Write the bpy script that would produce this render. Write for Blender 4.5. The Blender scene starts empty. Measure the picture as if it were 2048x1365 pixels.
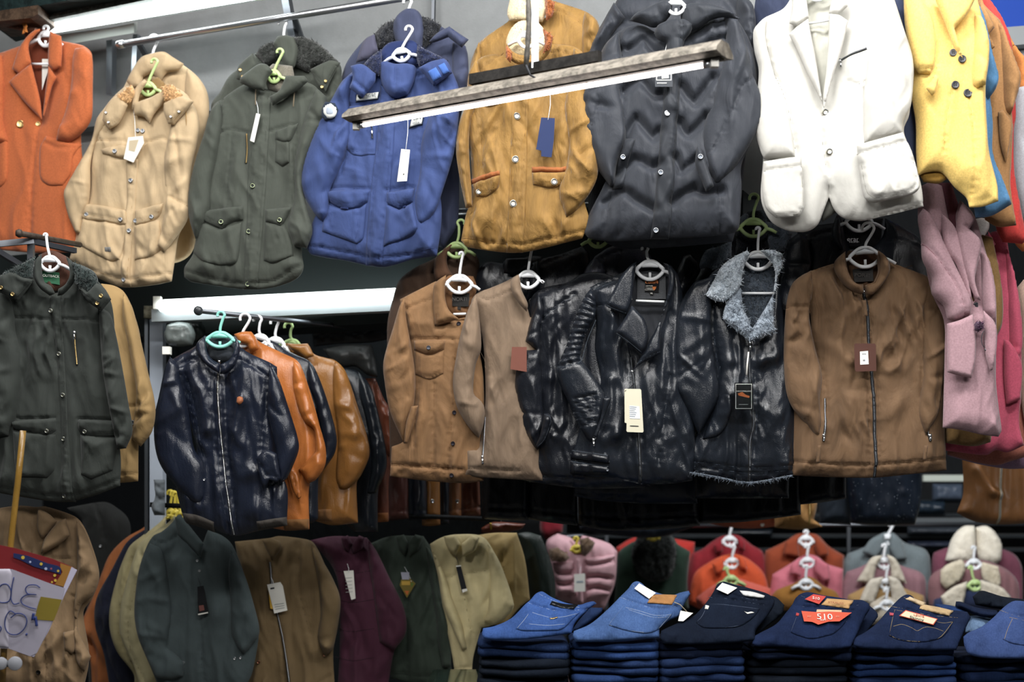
import bpy, math, random
import numpy as np
from mathutils import Vector, Matrix
scene = bpy.context.scene
COL = scene.collection
# ------------------------------------------------------------------ camera
F = 50/36*2048          # focal length in pixels of the 2048 x 1365 frame
CX, HY, CZ = 1024.0, 1000.0, 1.6
cam_d = bpy.data.cameras.new('camera'); cam = bpy.data.objects.new('camera', cam_d)
COL.objects.link(cam); scene.camera = cam
cam.location = (0, 0, CZ); cam.rotation_euler = (math.pi/2, 0, 0)
cam_d.lens = 50; cam_d.sensor_width = 36; cam_d.shift_y = (HY-682.5)/2048
cam_d.dof.use_dof = True; cam_d.dof.focus_distance = 4.75; cam_d.dof.aperture_fstop = 2.2
# ------------------------------------------------------------------ light
w = bpy.data.worlds.new('hall_air'); scene.world = w; w.use_nodes = True
w.node_tree.nodes['Background'].inputs[0].default_value = (0.55, 0.78, 1.0, 1)
w.node_tree.nodes['Background'].inputs[1].default_value = 0.045
scene.view_settings.view_transform = 'Standard'; scene.view_settings.look = 'None'
scene.view_settings.exposure = 0.0; scene.view_settings.gamma = 1.0
scene.view_settings.use_curve_mapping = False
def area(name, loc, target, sx, sy, power, color=(1, 1, 1)):
    d = bpy.data.lights.new(name, 'AREA'); d.shape = 'RECTANGLE'; d.size = sx; d.size_y = sy
    d.energy = power; d.color = color
    o = bpy.data.objects.new(name, d); COL.objects.link(o); o.location = loc
    o.rotation_euler = (Vector(target)-Vector(loc)).to_track_quat('-Z', 'Y').to_euler()
    return o
# strip lights of the market aisle above the stall, with added frontal fill
AISLE_AND_FILL = [(-1.9, 3.75, 4.3, 54), (0.1, 3.3, 4.25, 70), (1.6, 2.95, 4.2, 56), (-1.0, .9, 3.9, 44), (1.2, .7, 3.9, 62)]  # last two are unseen frontal fill added to brighten the middle row
for x, y, z, p in AISLE_AND_FILL:
    area('aisle_and_fill_light', (x, y, z-.07), (x*0.9, 5.0, 1.9), 1.5, 0.22, p, (1, .985, .965))

for x, y, z, p in ((-.2, 6.4, 3.3, 34), (2.0, 6.4, 3.3, 58)):      # unseen lights added to brighten the back-room coats
    area('back_room_fill_light', (x, y, z), (x, 8.6, 1.1), 1.3, 0.2, p, (.96, .98, 1))

# ------------------------------------------------------------------ helpers
def zz(ox, oy, s): return lambda pts: [(ox+x/s, oy+y/s) for x, y in pts]
z1 = zz(0, 0, 2.274); z2 = zz(580, 0, 2.275); z3 = zz(1140, 0, 2.275); z4 = zz(1500, 0, 2.275)
z5 = zz(0, 440, 2.275); z6 = zz(280, 560, 2.528); z7 = zz(740, 440, 2.2015); z8 = zz(1300, 430, 2.167)
z9 = zz(0, 960, 3.37); z10 = zz(460, 960, 3.103); z11 = zz(940, 1000, 3.657); z12 = zz(1480, 1000, 3.606)
z13 = zz(1800, 350, 3.9); z14 = zz(1540, 420, 4.014); z15 = zz(1320, 400, 4.267); z16 = zz(1020, 460, 4.55)
z17 = zz(1020, 700, 3.7925); z18 = zz(0, 1060, 4.475); z0 = zz(0, 0, 1)

class Plane:            # a hanging plane in the stall: distance Y0 at the middle, turned by slope s
    def __init__(self, Y0, s=0.0, lean=0.0, pyref=0.0): self.Y0, self.s, self.lean, self.pyref = Y0, s, lean, pyref
    def Y(self, px, py): return self.Y0/(1+self.s*(px-CX)/F)+self.lean*(self.pyref-py)
    def back(self, d): return Plane(self.Y0+d, self.s, self.lean, self.pyref)
def W(px, py, Y): return Vector(((px-CX)/F*Y, Y, CZ+(HY-py)/F*Y))
def WP(pl, px, py, fwd=0.0): 
    Y = pl.Y(px, py)-fwd
    return W(px, py, Y)

def lin(h):
    c = [int(h[i:i+2], 16)/255 for i in (0, 2, 4)]
    l = [((v/12.92) if v <= .04045 else ((v+.055)/1.055)**2.4) for v in c]; g_ = .3*l[0]+.6*l[1]+.1*l[2]
    return tuple(v*.9+g_*.1 for v in l)+(1,)

def _hash(ix, iy, seed):
    n = (ix.astype(np.int64)*374761393 + iy.astype(np.int64)*668265263 + seed*974711) & 0x7fffffff
    n = ((n ^ (n >> 13))*1274126177) & 0x7fffffff
    return ((n ^ (n >> 16)) & 0xffff)/65535.0*2-1
def vnoise(x, y, seed):
    ix = np.floor(x); iy = np.floor(y); fx = x-ix; fy = y-iy
    fx = fx*fx*fx*(fx*(fx*6-15)+10); fy = fy*fy*fy*(fy*(fy*6-15)+10)
    a = _hash(ix, iy, seed); b = _hash(ix+1, iy, seed); c = _hash(ix, iy+1, seed); d = _hash(ix+1, iy+1, seed)
    return (a*(1-fx)+b*fx)*(1-fy)+(c*(1-fx)+d*fx)*fy

def smooth_poly(pts, closed=True, sub=6, sharp=48):
    P = [Vector((p[0], p[1])) for p in pts]; n = len(P); out = []; corners = []
    def corner(i):
        if not closed and (i == 0 or i == n-1): return True
        a = P[i]-P[(i-1) % n]; b = P[(i+1) % n]-P[i]
        if a.length < 1e-6 or b.length < 1e-6: return True
        return math.degrees(a.angle(b)) > sharp
    cs = [corner(i) for i in range(n)]
    for i in range(n if closed else n-1):
        p1, p2 = P[i], P[(i+1) % n]
        L = (p2-p1).length
        m0 = Vector((0, 0)) if False else ((p2-P[(i-1) % n])*.5 if not cs[i] else (p2-p1))
        m1 = ((P[(i+2) % n]-p1)*.5 if not cs[(i+1) % n] else (p2-p1))
        for m, nm in ((m0, 0), (m1, 1)):
            if m.length > L*1.1: m *= L*1.1/m.length
        for k in range(sub):
            t = k/sub; t2 = t*t; t3 = t2*t
            q = p1*(2*t3-3*t2+1)+m0*(t3-2*t2+t)+p2*(-2*t3+3*t2)+m1*(t3-t2)
            out.append((q.x, q.y))
        if cs[i]: corners.append((p1.x, p1.y))
    if not closed: out.append((P[-1].x, P[-1].y))
    return np.array(out), corners

def seg_dist(p, A, B):
    """distance from each p (n,2) to the nearest of segments A-B (m,2); returns dist, nearest point"""
    best = np.full(len(p), 1e18); near = np.zeros_like(p)
    CH = 3000
    AB = B-A; L2 = (AB**2).sum(1)+1e-12
    for s in range(0, len(p), CH):
        q = p[s:s+CH]
        t = ((q[:, None, :]-A[None])*AB[None]).sum(2)/L2[None]
        t = np.clip(t, 0, 1)
        c = A[None]+t[..., None]*AB[None]
        d2 = ((q[:, None, :]-c)**2).sum(2)
        k = d2.argmin(1); r = np.arange(len(q))
        best[s:s+CH] = d2[r, k]; near[s:s+CH] = c[r, k]
    return np.sqrt(best), near
def inside(p, V):
    x, y = p[:, 0], p[:, 1]; r = np.zeros(len(p), bool)
    n = len(V)
    for i in range(n):
        x1, y1 = V[i]; x2, y2 = V[(i+1) % n]
        if y1 == y2: continue
        c = ((y1 > y) != (y2 > y)) & (x < (x2-x1)*(y-y1)/(y2-y1)+x1)
        r ^= c
    return r
def mk_mesh(name, verts, faces, mat, smooth=True, parent=None, origin=None):
    me = bpy.data.meshes.new(name)
    verts = np.asarray(verts, float)
    if origin is not None: verts = verts-np.array(origin)
    me.from_pydata(verts.tolist(), [], faces if isinstance(faces, list) else faces.tolist())
    if smooth: me.polygons.foreach_set('use_smooth', [True]*len(me.polygons))
    me.update()
    if mat is not None: me.materials.append(mat)
    o = bpy.data.objects.new(name, me); COL.objects.link(o)
    if parent is not None: o.parent = parent
    return o

class MB:      # collects raw geometry for one mesh part
    def __init__(s): s.v = []; s.f = []
    def add(s, v, f):
        k = len(s.v); s.v += [tuple(p) for p in v]; s.f += [tuple(i+k for i in q) for q in f]; return s
    def box(s, c, d, rot=None):
        v = []
        for x in (-.5, .5):
            for y in (-.5, .5):
                for z in (-.5, .5):
                    p = Vector((x*d[0], y*d[1], z*d[2]))
                    if rot is not None: p = rot @ p
                    v.append(Vector(c)+p)
        return s.add(v, [(0, 1, 3, 2), (4, 6, 7, 5), (0, 4, 5, 1), (2, 3, 7, 6), (0, 2, 6, 4), (1, 5, 7, 3)])
    def beam(s, a, b, w_, h_):
        a, b = Vector(a), Vector(b); d = (b-a); L = d.length
        rot = d.to_track_quat('X', 'Z').to_matrix()
        return s.box((a+b)/2, (L, w_, h_), rot)
    def tube(s, pts, r, seg=8, closed=False, flat=1.0):
        P = [Vector(p) for p in pts]; n = len(P); v = []; f = []
        rr = r if hasattr(r, '__len__') else [r]*n
        prev = None
        for i in range(n):
            if closed: t = P[(i+1) % n]-P[(i-1) % n]
            else: t = P[min(i+1, n-1)]-P[max(i-1, 0)]
            if t.length < 1e-9: t = Vector((0, 0, 1))
            t.normalize()
            ref = Vector((0, 1, 0)) if abs(t.y) < .9 else Vector((1, 0, 0))
            a = t.cross(ref).normalized(); b = t.cross(a).normalized()
            if prev is not None and a.dot(prev) < 0: a = -a; b = -b
            prev = a
            for k in range(seg):
                th = 2*math.pi*k/seg
                v.append(P[i]+a*math.cos(th)*rr[i]+b*math.sin(th)*rr[i]*flat)
        m = n if closed else n-1
        for i in range(m):
            for k in range(seg):
                i2 = (i+1) % n
                f.append((i*seg+k, i*seg+(k+1) % seg, i2*seg+(k+1) % seg, i2*seg+k))
        if not closed:
            f.append(tuple(range(seg))[::-1]); f.append(tuple((n-1)*seg+k for k in range(seg)))
        return s.add(v, f)
    def lathe(s, c, axis, prof, seg=16):
        ax = Vector(axis).normalized(); q = ax.to_track_quat('Z', 'X').to_matrix(); v = []; f = []
        for r, h in prof:
            for k in range(seg):
                th = 2*math.pi*k/seg
                v.append(Vector(c)+q @ Vector((r*math.cos(th), r*math.sin(th), h)))
        for i in range(len(prof)-1):
            for k in range(seg): f.append((i*seg+k, i*seg+(k+1) % seg, (i+1)*seg+(k+1) % seg, (i+1)*seg+k))
        f.append(tuple(range(seg))[::-1]); f.append(tuple((len(prof)-1)*seg+k for k in range(seg)))
        return s.add(v, f)
    def build(s, name, mat, parent=None, origin=None, smooth=True):
        return mk_mesh(name, s.v, s.f, mat, smooth, parent, origin)

# ------------------------------------------------------------------ materials
_M = {}
def mat(kind, col, **k):
    key = (kind, col, tuple(sorted(k.items())))
    if key in _M: return _M[key]
    m = bpy.data.materials.new(kind+'_'+col); m.use_nodes = True; nt = m.node_tree; N = nt.nodes; L = nt.links
    b = N['Principled BSDF']; c = lin(col)
    def put(i, v): 
        if i in b.inputs: b.inputs[i].default_value = v
    tc = N.new('ShaderNodeTexCoord')
    def mapped(sc, rot=(0, 0, 0)):
        mp = N.new('ShaderNodeMapping'); mp.inputs['Scale'].default_value = sc; mp.inputs['Rotation'].default_value = rot
        L.new(tc.outputs['Object'], mp.inputs[0]); return mp.outputs[0]
    def noise(vec, scale, detail=3, rough=.55, dist=0.0):
        n = N.new('ShaderNodeTexNoise'); n.inputs['Scale'].default_value = scale; n.inputs['Detail'].default_value = detail
        n.inputs['Roughness'].default_value = rough; n.inputs['Distortion'].default_value = dist
        L.new(vec, n.inputs['Vector']); return n.outputs[0]
    def ramp(fac, lo, hi, p0=.3, p1=.7):
        r = N.new('ShaderNodeValToRGB'); r.color_ramp.elements[0].position = p0; r.color_ramp.elements[1].position = p1
        r.color_ramp.elements[0].color = lo; r.color_ramp.elements[1].color = hi; L.new(fac, r.inputs[0]); return r.outputs[0]
    def mul(cc, a): return (min(1, cc[0]*a), min(1, cc[1]*a), min(1, cc[2]*a), 1)
    def bump(h, strength, dist, prev=None):
        bn = N.new('ShaderNodeBump'); bn.inputs['Strength'].default_value = strength; bn.inputs['Distance'].default_value = dist
        L.new(h, bn.inputs['Height'])
        if prev is not None: L.new(prev, bn.inputs['Normal'])
        return bn.outputs[0]
    put('Base Color', c); put('Roughness', .85); put('Specular IOR Level', .3)
    O = mapped((1, 1, 1)); V = mapped((1, 1, .35))
    if kind == 'cloth':
        wv = k.get('wr', .5)
        n1 = noise(V, 16, 4, .6, .6); n2 = noise(O, 420, 2)
        L.new(ramp(noise(O, 9, 4), mul(c, .86), mul(c, 1.1)), b.inputs['Base Color'])
        nb = bump(n1, wv, .012); nb = bump(n2, .25, .001, nb); L.new(nb, b.inputs['Normal'])
        put('Roughness', k.get('ro', .8)); put('Sheen Weight', .08)
    elif kind == 'wool':
        L.new(ramp(noise(O, 160, 3, .7), mul(c, .82), mul(c, 1.12)), b.inputs['Base Color'])
        nb = bump(noise(V, 7, 3, .5, .4), .5, .012); nb = bump(noise(O, 300, 3), .4, .0015, nb); L.new(nb, b.inputs['Normal'])
        put('Roughness', .95); put('Sheen Weight', .25); put('Sheen Roughness', .4)
    elif kind == 'suede':
        L.new(ramp(noise(V, 14, 6, .7, .5), mul(c, .68), mul(c, 1.18)), b.inputs['Base Color'])
        nb = bump(noise(V, 13, 4, .6, .8), .6, .014); nb = bump(noise(O, 260, 3), .3, .001, nb); L.new(nb, b.inputs['Normal'])
        put('Roughness', .78); put('Sheen Weight', .1)
    elif kind == 'leather':
        L.new(ramp(noise(O, 10, 4), mul(c, .75), mul(c, 1.15)), b.inputs['Base Color'])
        w1 = noise(V, 11, 3, .5, 1.2)
        vo = N.new('ShaderNodeTexVoronoi'); vo.inputs['Scale'].default_value = 330; L.new(O, vo.inputs['Vector'])
        nb = bump(w1, .3, .010); nb = bump(noise(V, 45, 3, .6, .8), .5, .004, nb)
        nb = bump(vo.outputs['Distance'], .3, .0012, nb); L.new(nb, b.inputs['Normal'])
        put('Roughness', k.get('ro', .36)-.04); put('Specular IOR Level', .5)
    elif kind == 'fur':
        L.new(ramp(noise(O, 55, 5, .75, .6), mul(c, .68), mul(c, 1.15)), b.inputs['Base Color'])
        nb = bump(noise(O, 42, 4, .7, 1.0), .7, .010); nb = bump(noise(O, 260, 3, .7, .5), .7, .003, nb); L.new(nb, b.inputs['Normal'])
        put('Roughness', .95); put('Sheen Weight', .3)
    elif kind == 'denim':
        st = noise(mapped((220, 220, 40)), 1, 2); fd = noise(O, 7, 3)
        mx = N.new('ShaderNodeMix'); mx.data_type = 'RGBA'; mx.blend_type = 'MULTIPLY'; mx.inputs[0].default_value = .8
        L.new(ramp(fd, mul(c, .7), mul(c, 1.35)), mx.inputs[6]); L.new(ramp(st, (.62, .66, .72, 1), (1, 1, 1, 1)), mx.inputs[7])
        L.new(mx.outputs[2], b.inputs['Base Color'])
        nb = bump(noise(O, 14, 4, .6, .6), .5, .012); nb = bump(noise(O, 500, 2), .35, .001, nb); L.new(nb, b.inputs['Normal'])
        put('Roughness', .92); put('Specular IOR Level', .15)
    elif kind == 'cord':
        wv = N.new('ShaderNodeTexWave'); wv.inputs['Scale'].default_value = 90; wv.inputs['Distortion'].default_value = .6
        L.new(O, wv.inputs['Vector'])
        L.new(ramp(noise(V, 16, 6, .7, .6), mul(c, .6), mul(c, 1.22)), b.inputs['Base Color'])
        nb = bump(noise(V, 14, 4, .6, .8), .7, .016); nb = bump(wv.outputs[0], .25, .0015, nb); L.new(nb, b.inputs['Normal'])
        put('Roughness', .7); put('Sheen Weight', .35); put('Sheen Roughness', .3)
    elif kind == 'plastic': put('Roughness', .35); put('Specular IOR Level', .5); put('Subsurface Weight', .0)
    elif kind == 'metal':
        put('Metallic', 1.0); put('Roughness', k.get('ro', .32))
        nb = bump(noise(O, 90, 3), .15, .001); L.new(nb, b.inputs['Normal'])
    elif kind == 'rusty':
        L.new(ramp(noise(O, 30, 6, .7), mul(c, .5), mul(c, 1.25), .4, .6), b.inputs['Base Color']); put('Metallic', .5); put('Roughness', .6)
        L.new(bump(noise(O, 120, 4), .4, .002), b.inputs['Normal'])
    elif kind == 'paper':
        put('Roughness', .55); L.new(bump(noise(O, 20, 2), .2, .003), b.inputs['Normal'])
    elif kind == 'concrete':
        L.new(ramp(noise(O, 5, 8, .65), mul(c, .84), mul(c, 1.08)), b.inputs['Base Color']); put('Roughness', .9)
        L.new(bump(noise(O, 60, 5, .7), .4, .004), b.inputs['Normal'])
    elif kind == 'emit':
        put('Base Color', (0.9, .95, 1, 1)); put('Emission Color', c); put('Emission Strength', k.get('st', 8.0))
    elif kind == 'sequin':
        vo = N.new('ShaderNodeTexVoronoi'); vo.inputs['Scale'].default_value = 70; L.new(O, vo.inputs['Vector'])
        L.new(ramp(vo.outputs['Distance'], (.8, .9, 1, 1), c, .03, .10), b.inputs['Base Color']); put('Roughness', .4)
    elif kind == 'film':
        put('Transmission Weight', 1.0); put('Roughness', .08); put('IOR', 1.15); put('Specular IOR Level', .8)
    elif kind == 'glass':
        put('Transmission Weight', 1.0); put('Roughness', .02); put('IOR', 1.45)
    _M[key] = m
    return m
WHITE = mat('plastic', 'EEF1F4'); GREEN = mat('plastic', 'BFDc8E'); TEAL = mat('plastic', '8FE6D6'); YEL = mat('plastic', 'D8C22A')
STEEL = mat('metal', 'C9CCD0'); DKST = mat('metal', '6A6E74', ro=.45); BRASS = mat('metal', 'C9A96A'); CHROME = mat('metal', 'E8EAEC', ro=.18)
INK = mat('paper', '22242A'); PAPER = mat('paper', 'EDEBE2')

# ------------------------------------------------------------------ garment builder
class Panel: pass
_seed = [11]
class G:
    """one garment (or other cloth thing): an Empty at its lowest middle point that parents its parts"""
    def __init__(s, name, label, cat, pl, at=None, group=None):
        s.pl = pl; s.n = name
        s.root = bpy.data.objects.new(name, None); COL.objects.link(s.root); s.root.empty_display_size = .05
        s.root['label'] = label; s.root['category'] = cat
        if group: s.root['group'] = group
        s.o = None
        if at: s._origin(WP(pl, *at))
        s.seams = []
    def _origin(s, v): s.o = Vector(v); s.root.location = s.o
    def panel(s, name, pts, m, T=.05, R=42, dy=0.0, step=4.0, drape=.010, dw=30, wr=.005, ww=26, folds=(), grooves=(), gw=3.2,
              nf=8, fang=18, famp=.006, seams=(), on=None, back=.35, sub=6, fuzz=0, pl=None, rib=None, closeb=True, label=None, min_t=.004, sharp=48):
        _seed[0] += 7; seed = _seed[0]
        pl = pl or s.pl
        T = T*(.66 if T >= .03 else .75); step = step*.85
        if m.name.startswith('leather'): wr = wr*.6; drape = drape*1.15
        poly, corners = smooth_poly(pts, True, sub, sharp)
        P = Panel(); P.poly = poly; P.pl = pl; P.dy = dy if on is None else on.dy; P.on = on; P.T = T
        A = poly; B = np.roll(poly, -1, 0)
        x0, y0 = poly.min(0); x1, y1 = poly.max(0)
        if s.o is None: s._origin(WP(pl, (x0+x1)/2, y1))
        rnd = random.Random(seed)
        FL = []
        for f in folds:
            pp, wd, am = f
            for i in range(len(pp)-1): FL.append((pp[i], pp[i+1], wd, am, len(pp) == 2))
        if not m.name.startswith(('leather', 'wool')): wr = wr*1.5; famp = famp*1.15
        for i in range(int(nf*1.5)):
            cx = rnd.uniform(x0, x1); cy = rnd.uniform(y0+.15*(y1-y0), y1); an = math.radians(90+rnd.gauss(0, fang))
            L_ = rnd.uniform(.12, .4)*(y1-y0)
            FL.append(((cx-math.cos(an)*L_/2, cy-math.sin(an)*L_/2), (cx+math.cos(an)*L_/2, cy+math.sin(an)*L_/2), rnd.uniform(3.2, 11), rnd.choice((-1, 1, 1))*famp*rnd.uniform(.5, 1.2), True))
        GR = []
        for gline in list(grooves)+list(seams):
            w_ = gw; dd = .007; g_ = gline
            if isinstance(gline, tuple) and len(gline) == 3 and isinstance(gline[0], list): g_, w_, dd = gline
            GR.append((np.array(smooth_poly(g_, False, 4)[0]), w_, dd))
        def D(xy, d=None):
            base = 0.0
            if on is not None: base = on.D(xy)
            if d is None:
                d, _ = seg_dist(xy, A, B); d = np.where(inside(xy, poly), d, 0)
            q = np.clip(d/R, 0, 1)
            h = T*(np.sqrt(np.clip(1-(1-q)**2, 0, 1)) if R < 32 else .35*np.sqrt(np.clip(1-(1-q)**2, 0, 1))+.65*np.sin(q*np.pi/2))
            x, y = xy[:, 0], xy[:, 1]; e = np.clip(d/12, 0, 1)
            if drape:
                wx = x+14*vnoise(x/60, y/90, seed)
                n = vnoise(wx/dw, y/230+seed, seed+1); n2 = vnoise(wx/(dw*.5), y/120, seed+2)
                g = .35+.65*np.clip((y-y0)/max(1, (y1-y0)), 0, 1)
                h = h+drape*((1-2*np.abs(n))*.8+n2*.35)*g*e
            if wr:
                msk = np.clip(.45+.9*vnoise(x/70, y/80, seed+12), .08, 1); wj = 12*vnoise(x/50, y/60, seed+5)
                for an_, sd_ in ((.32, 3), (-.38, 4)):
                    ca, sa = math.cos(an_), math.sin(an_); u = x*ca-y*sa+wj; v = x*sa+y*ca
                    mk2 = np.clip(.5+1.1*vnoise(x/55+9*sd_, y/65, seed+13+sd_), 0, 1)
                    h = h+wr*1.1*(1-2*np.abs(vnoise(u/ww, v/(ww*4.5), seed+sd_)))*e*msk*mk2
                    h = h+wr*.4*(1-2*np.abs(vnoise((u-wj*.5)/(ww*.5), v/(ww*2), seed+6+sd_)))*e*mk2*msk
            for a_, b_, wd, am, tap in FL:
                a_ = np.array(a_); b_ = np.array(b_); ab = b_-a_; L2 = (ab**2).sum()+1e-9
                t = np.clip(((xy-a_)*ab).sum(1)/L2, 0, 1); c = a_+t[:, None]*ab
                dd2 = ((xy-c)**2).sum(1)
                h = h+am*np.exp(-dd2/(wd*wd))*(np.sin(np.pi*np.clip(t*.9+.05, 0, 1)) if tap else 1)*np.clip(d/8, 0, 1)
            for gp, gwid, gd in GR:
                dg, _ = seg_dist(xy, gp[:-1], gp[1:])
                h = h-gd*np.exp(-(dg/gwid)**2)
                if gwid < 5: h = h+.0028*np.exp(-(dg/9)**2)*vnoise(x/6, y/5, seed+20)*np.clip(d/8, 0, 1)
            if rib is not None:      # knitted / quilted ribs: (angle deg, wavelength px, amp)
                an, wl, am = rib; an = math.radians(an)
                h = h+am*np.abs(np.sin(np.pi*(x*math.sin(an)+y*math.cos(an))/wl))*e
            if fuzz:
                h = h+fuzz*(vnoise(x/7, y/7, seed+8)+.6*vnoise(x/3.2, y/3.2, seed+9))
            return base+h
        P.D = D
        # grid clipped to the outline
        nx = int(math.ceil((x1-x0)/step))+1; ny = int(math.ceil((y1-y0)/step))+1
        gx = x0-.01+np.arange(nx+1)*step-((nx*step-(x1-x0))/2); gy = y0-.01+np.arange(ny+1)*step-((ny*step-(y1-y0))/2)
        cxs, cys = np.meshgrid((gx[:-1]+gx[1:])/2, (gy[:-1]+gy[1:])/2)
        ins = inside(np.c_[cxs.ravel(), cys.ravel()], poly).reshape(cxs.shape)
        use = np.zeros((len(gy), len(gx)), int)
        use[:-1, :-1] += ins; use[1:, :-1] += ins; use[:-1, 1:] += ins; use[1:, 1:] += ins
        vid = -np.ones(use.shape, int); mask = use > 0; vid[mask] = np.arange(mask.sum())
        if mask.sum() < 3: return P
        X, Y = np.meshgrid(gx, gy); xy = np.c_[X[mask], Y[mask]]; bd = (use[mask] < 4)
        d, near = seg_dist(xy, A, B)
        xy[bd] = near[bd]; d[bd] = 0
        bi = np.where(bd)[0]
        for c in corners:
            if len(bi):
                dd = ((xy[bi]-np.array(c))**2).sum(1); k = dd.argmin()
                if dd[k] < (1.3*step)**2: xy[bi[k]] = c
        if not bd.all():
            ii = ~bd; d[ii] = seg_dist(xy[ii], A, B)[0]
        h = D(xy, d)
        fb = (on.D(xy) if on is not None else 0.0)
        Yr = pl.Y(xy[:, 0], xy[:, 1])-P.dy
        VX = (xy[:, 0]-CX)/F*Yr; VZ = CZ+(HY-xy[:, 1])/F*Yr
        if on is not None: h = np.maximum(h, fb+min_t*.6)
        front = np.c_[VX, Yr-h, VZ]
        # back side: shares nothing, closed by a rim
        q = np.clip(d/R, 0, 1)
        bh = (fb-min_t) if on is not None else -(min_t+T*back*np.sqrt(np.clip(1-(1-q)**2, 0, 1)))
        backv = np.c_[VX, Yr-bh, VZ]
        n = len(xy); js, is_ = np.where(ins)
        a = vid[js, is_]; b = vid[js, is_+1]; c = vid[js+1, is_+1]; e = vid[js+1, is_]
        fr = np.c_[a, e, c, b]
        fl = fr.tolist(); 
        if closeb:
            fl += (np.c_[a, b, c, e]+n).tolist()
            # rim faces
            pad = np.zeros((ins.shape[0]+2, ins.shape[1]+2), bool); pad[1:-1, 1:-1] = ins
            for (j, i) in zip(js.tolist(), is_.tolist()):
                if not pad[j, i+1]: p, r = vid[j, i], vid[j, i+1]; fl.append([int(p), int(r), int(r)+n, int(p)+n])
                if not pad[j+2, i+1]: p, r = vid[j+1, i+1], vid[j+1, i]; fl.append([int(p), int(r), int(r)+n, int(p)+n])
                if not pad[j+1, i]: p, r = vid[j+1, i], vid[j, i]; fl.append([int(p), int(r), int(r)+n, int(p)+n])
                if not pad[j+1, i+2]: p, r = vid[j, i+1], vid[j+1, i+1]; fl.append([int(p), int(r), int(r)+n, int(p)+n])
            V = np.r_[front, backv]
        else: V = front
        if fuzz:   # short pile standing off the surface, in the same mesh
            rr = np.random.RandomState(seed); cnt = int(len(fr)*2.2); k = rr.randint(0, len(fr), cnt)
            t1, t2 = rr.rand(cnt, 1), rr.rand(cnt, 1)
            p = front[fr[k, 0]]*(1-t1)*(1-t2)+front[fr[k, 1]]*(1-t1)*t2+front[fr[k, 2]]*t1*t2+front[fr[k, 3]]*t1*(1-t2)
            ln = fuzz*rr.uniform(1.5, 3.4, (cnt, 1)); dr = rr.normal(0, 1, (cnt, 3)); dr[:, 1] = -np.abs(dr[:, 1])-.4; dr[:, 2] -= .3
            dr /= np.linalg.norm(dr, axis=1)[:, None]
            sd = np.cross(dr, rr.normal(0, 1, (cnt, 3))); sd /= np.linalg.norm(sd, axis=1)[:, None]
            a3 = p+sd*.0013; b3 = p-sd*.0013; c3 = p+dr*ln; k0 = len(V)
            V = np.r_[V, a3, b3, c3]; ar = np.arange(cnt)
            fl += np.c_[k0+ar, k0+cnt+ar, k0+2*cnt+ar].tolist()
        P.obj = mk_mesh(name, V, fl, m, True, s.root, s.o)
        if label: P.obj['label'] = label
        for sm in seams: s.seams.append((P, sm[0] if isinstance(sm, tuple) else sm))
        return P
    def surf(s, P, x, y, up=0.0):
        d = float(np.asarray(P.D(np.array([[x, y]], float))).ravel()[0])
        Y = P.pl.Y(x, y)-P.dy
        return Vector(((x-CX)/F*Y, Y-d-up, CZ+(HY-y)/F*Y))
    def line(s, P, pts, up=0.0, st=4.0):
        q, _ = smooth_poly(pts, False, 5)
        d = np.r_[0, np.cumsum(np.linalg.norm(np.diff(q, axis=0), axis=1))]
        n = max(2, int(d[-1]/st)+1); t = np.linspace(0, d[-1], n)
        q = np.c_[np.interp(t, d, q[:, 0]), np.interp(t, d, q[:, 1])]
        h = np.asarray(P.D(q)); Y = P.pl.Y(q[:, 0], q[:, 1])-P.dy
        return [Vector(((x-CX)/F*yy, yy-hh-up, CZ+(HY-y)/F*yy)) for (x, y), yy, hh in zip(q, Y, h)]
    def stitch(s, m, r=.0013):
        if not s.seams: return
        mb = MB()
        for P, sm in s.seams: mb.tube(s.line(P, sm, -.0006), r, 5)
        mb.build('stitching', m, s.root, s.o)
    def button(s, P, x, y, r, m, holes=False, ring=None, name='button'):
        c = s.surf(P, x, y, .001); R_ = r/F*c.y
        mb = MB().lathe(c, (0, -1, .05), [(R_*.9, -.004), (R_, .001), (R_, .003), (R_*.82, .0045), (R_*.7, .0032), (R_*.3, .0034), (0.0005, .0034)], 16)
        o = mb.build(name, m, s.root, s.o)
        if holes or ring:
            h = MB()
            if ring: h.tube([c+Vector((math.cos(a)*R_*.72, -.005, math.sin(a)*R_*.72)) for a in [i*math.pi/8 for i in range(16)]], R_*.13, 6, True)
            else:
                for dx, dz in ((-.22, .22), (.22, .22), (-.22, -.22), (.22, -.22)): h.lathe(c+Vector((dx*R_, -.004, dz*R_)), (0, -1, 0), [(R_*.12, 0), (R_*.12, .001)], 8)
            q = h.build('button_rim' if ring else 'button_thread', ring or INK, o, None)
            q.data.transform(Matrix.Translation(-s.o)); 
        return o
    def zip(s, P, pts, w, tape, teeth, puller=None, pm=None, name='zip'):
        c = s.line(P, pts, .0012, 3.0); k = w/F*c[0].y
        mb = MB().tube(c, k, 6, False, .35); o = mb.build(name, tape, s.root, s.o)
        t = MB(); 
        for i in range(len(c)-1):
            for f in (0, .5):
                p = c[i].lerp(c[i+1], f); t.box(p+Vector((0, -k*.35-.0006, 0)), (k*.9, .0016, .0022))
        t2 = t.build('zip_teeth', teeth, o); t2.data.transform(Matrix.Translation(-s.o))
        if puller:
            x, y, L_ = puller; p = s.surf(P, x, y, .006); h = L_/F*p.y
            b = MB().box(p, (.009, .005, .012)); b.tube([p+Vector((0, -.004, -.004)), p+Vector((.001, -.005, -h))], [.0022, .004], 8, False, .4)
            q = b.build('zip_puller', pm or CHROME, o); q.data.transform(Matrix.Translation(-s.o))
        return o
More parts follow.
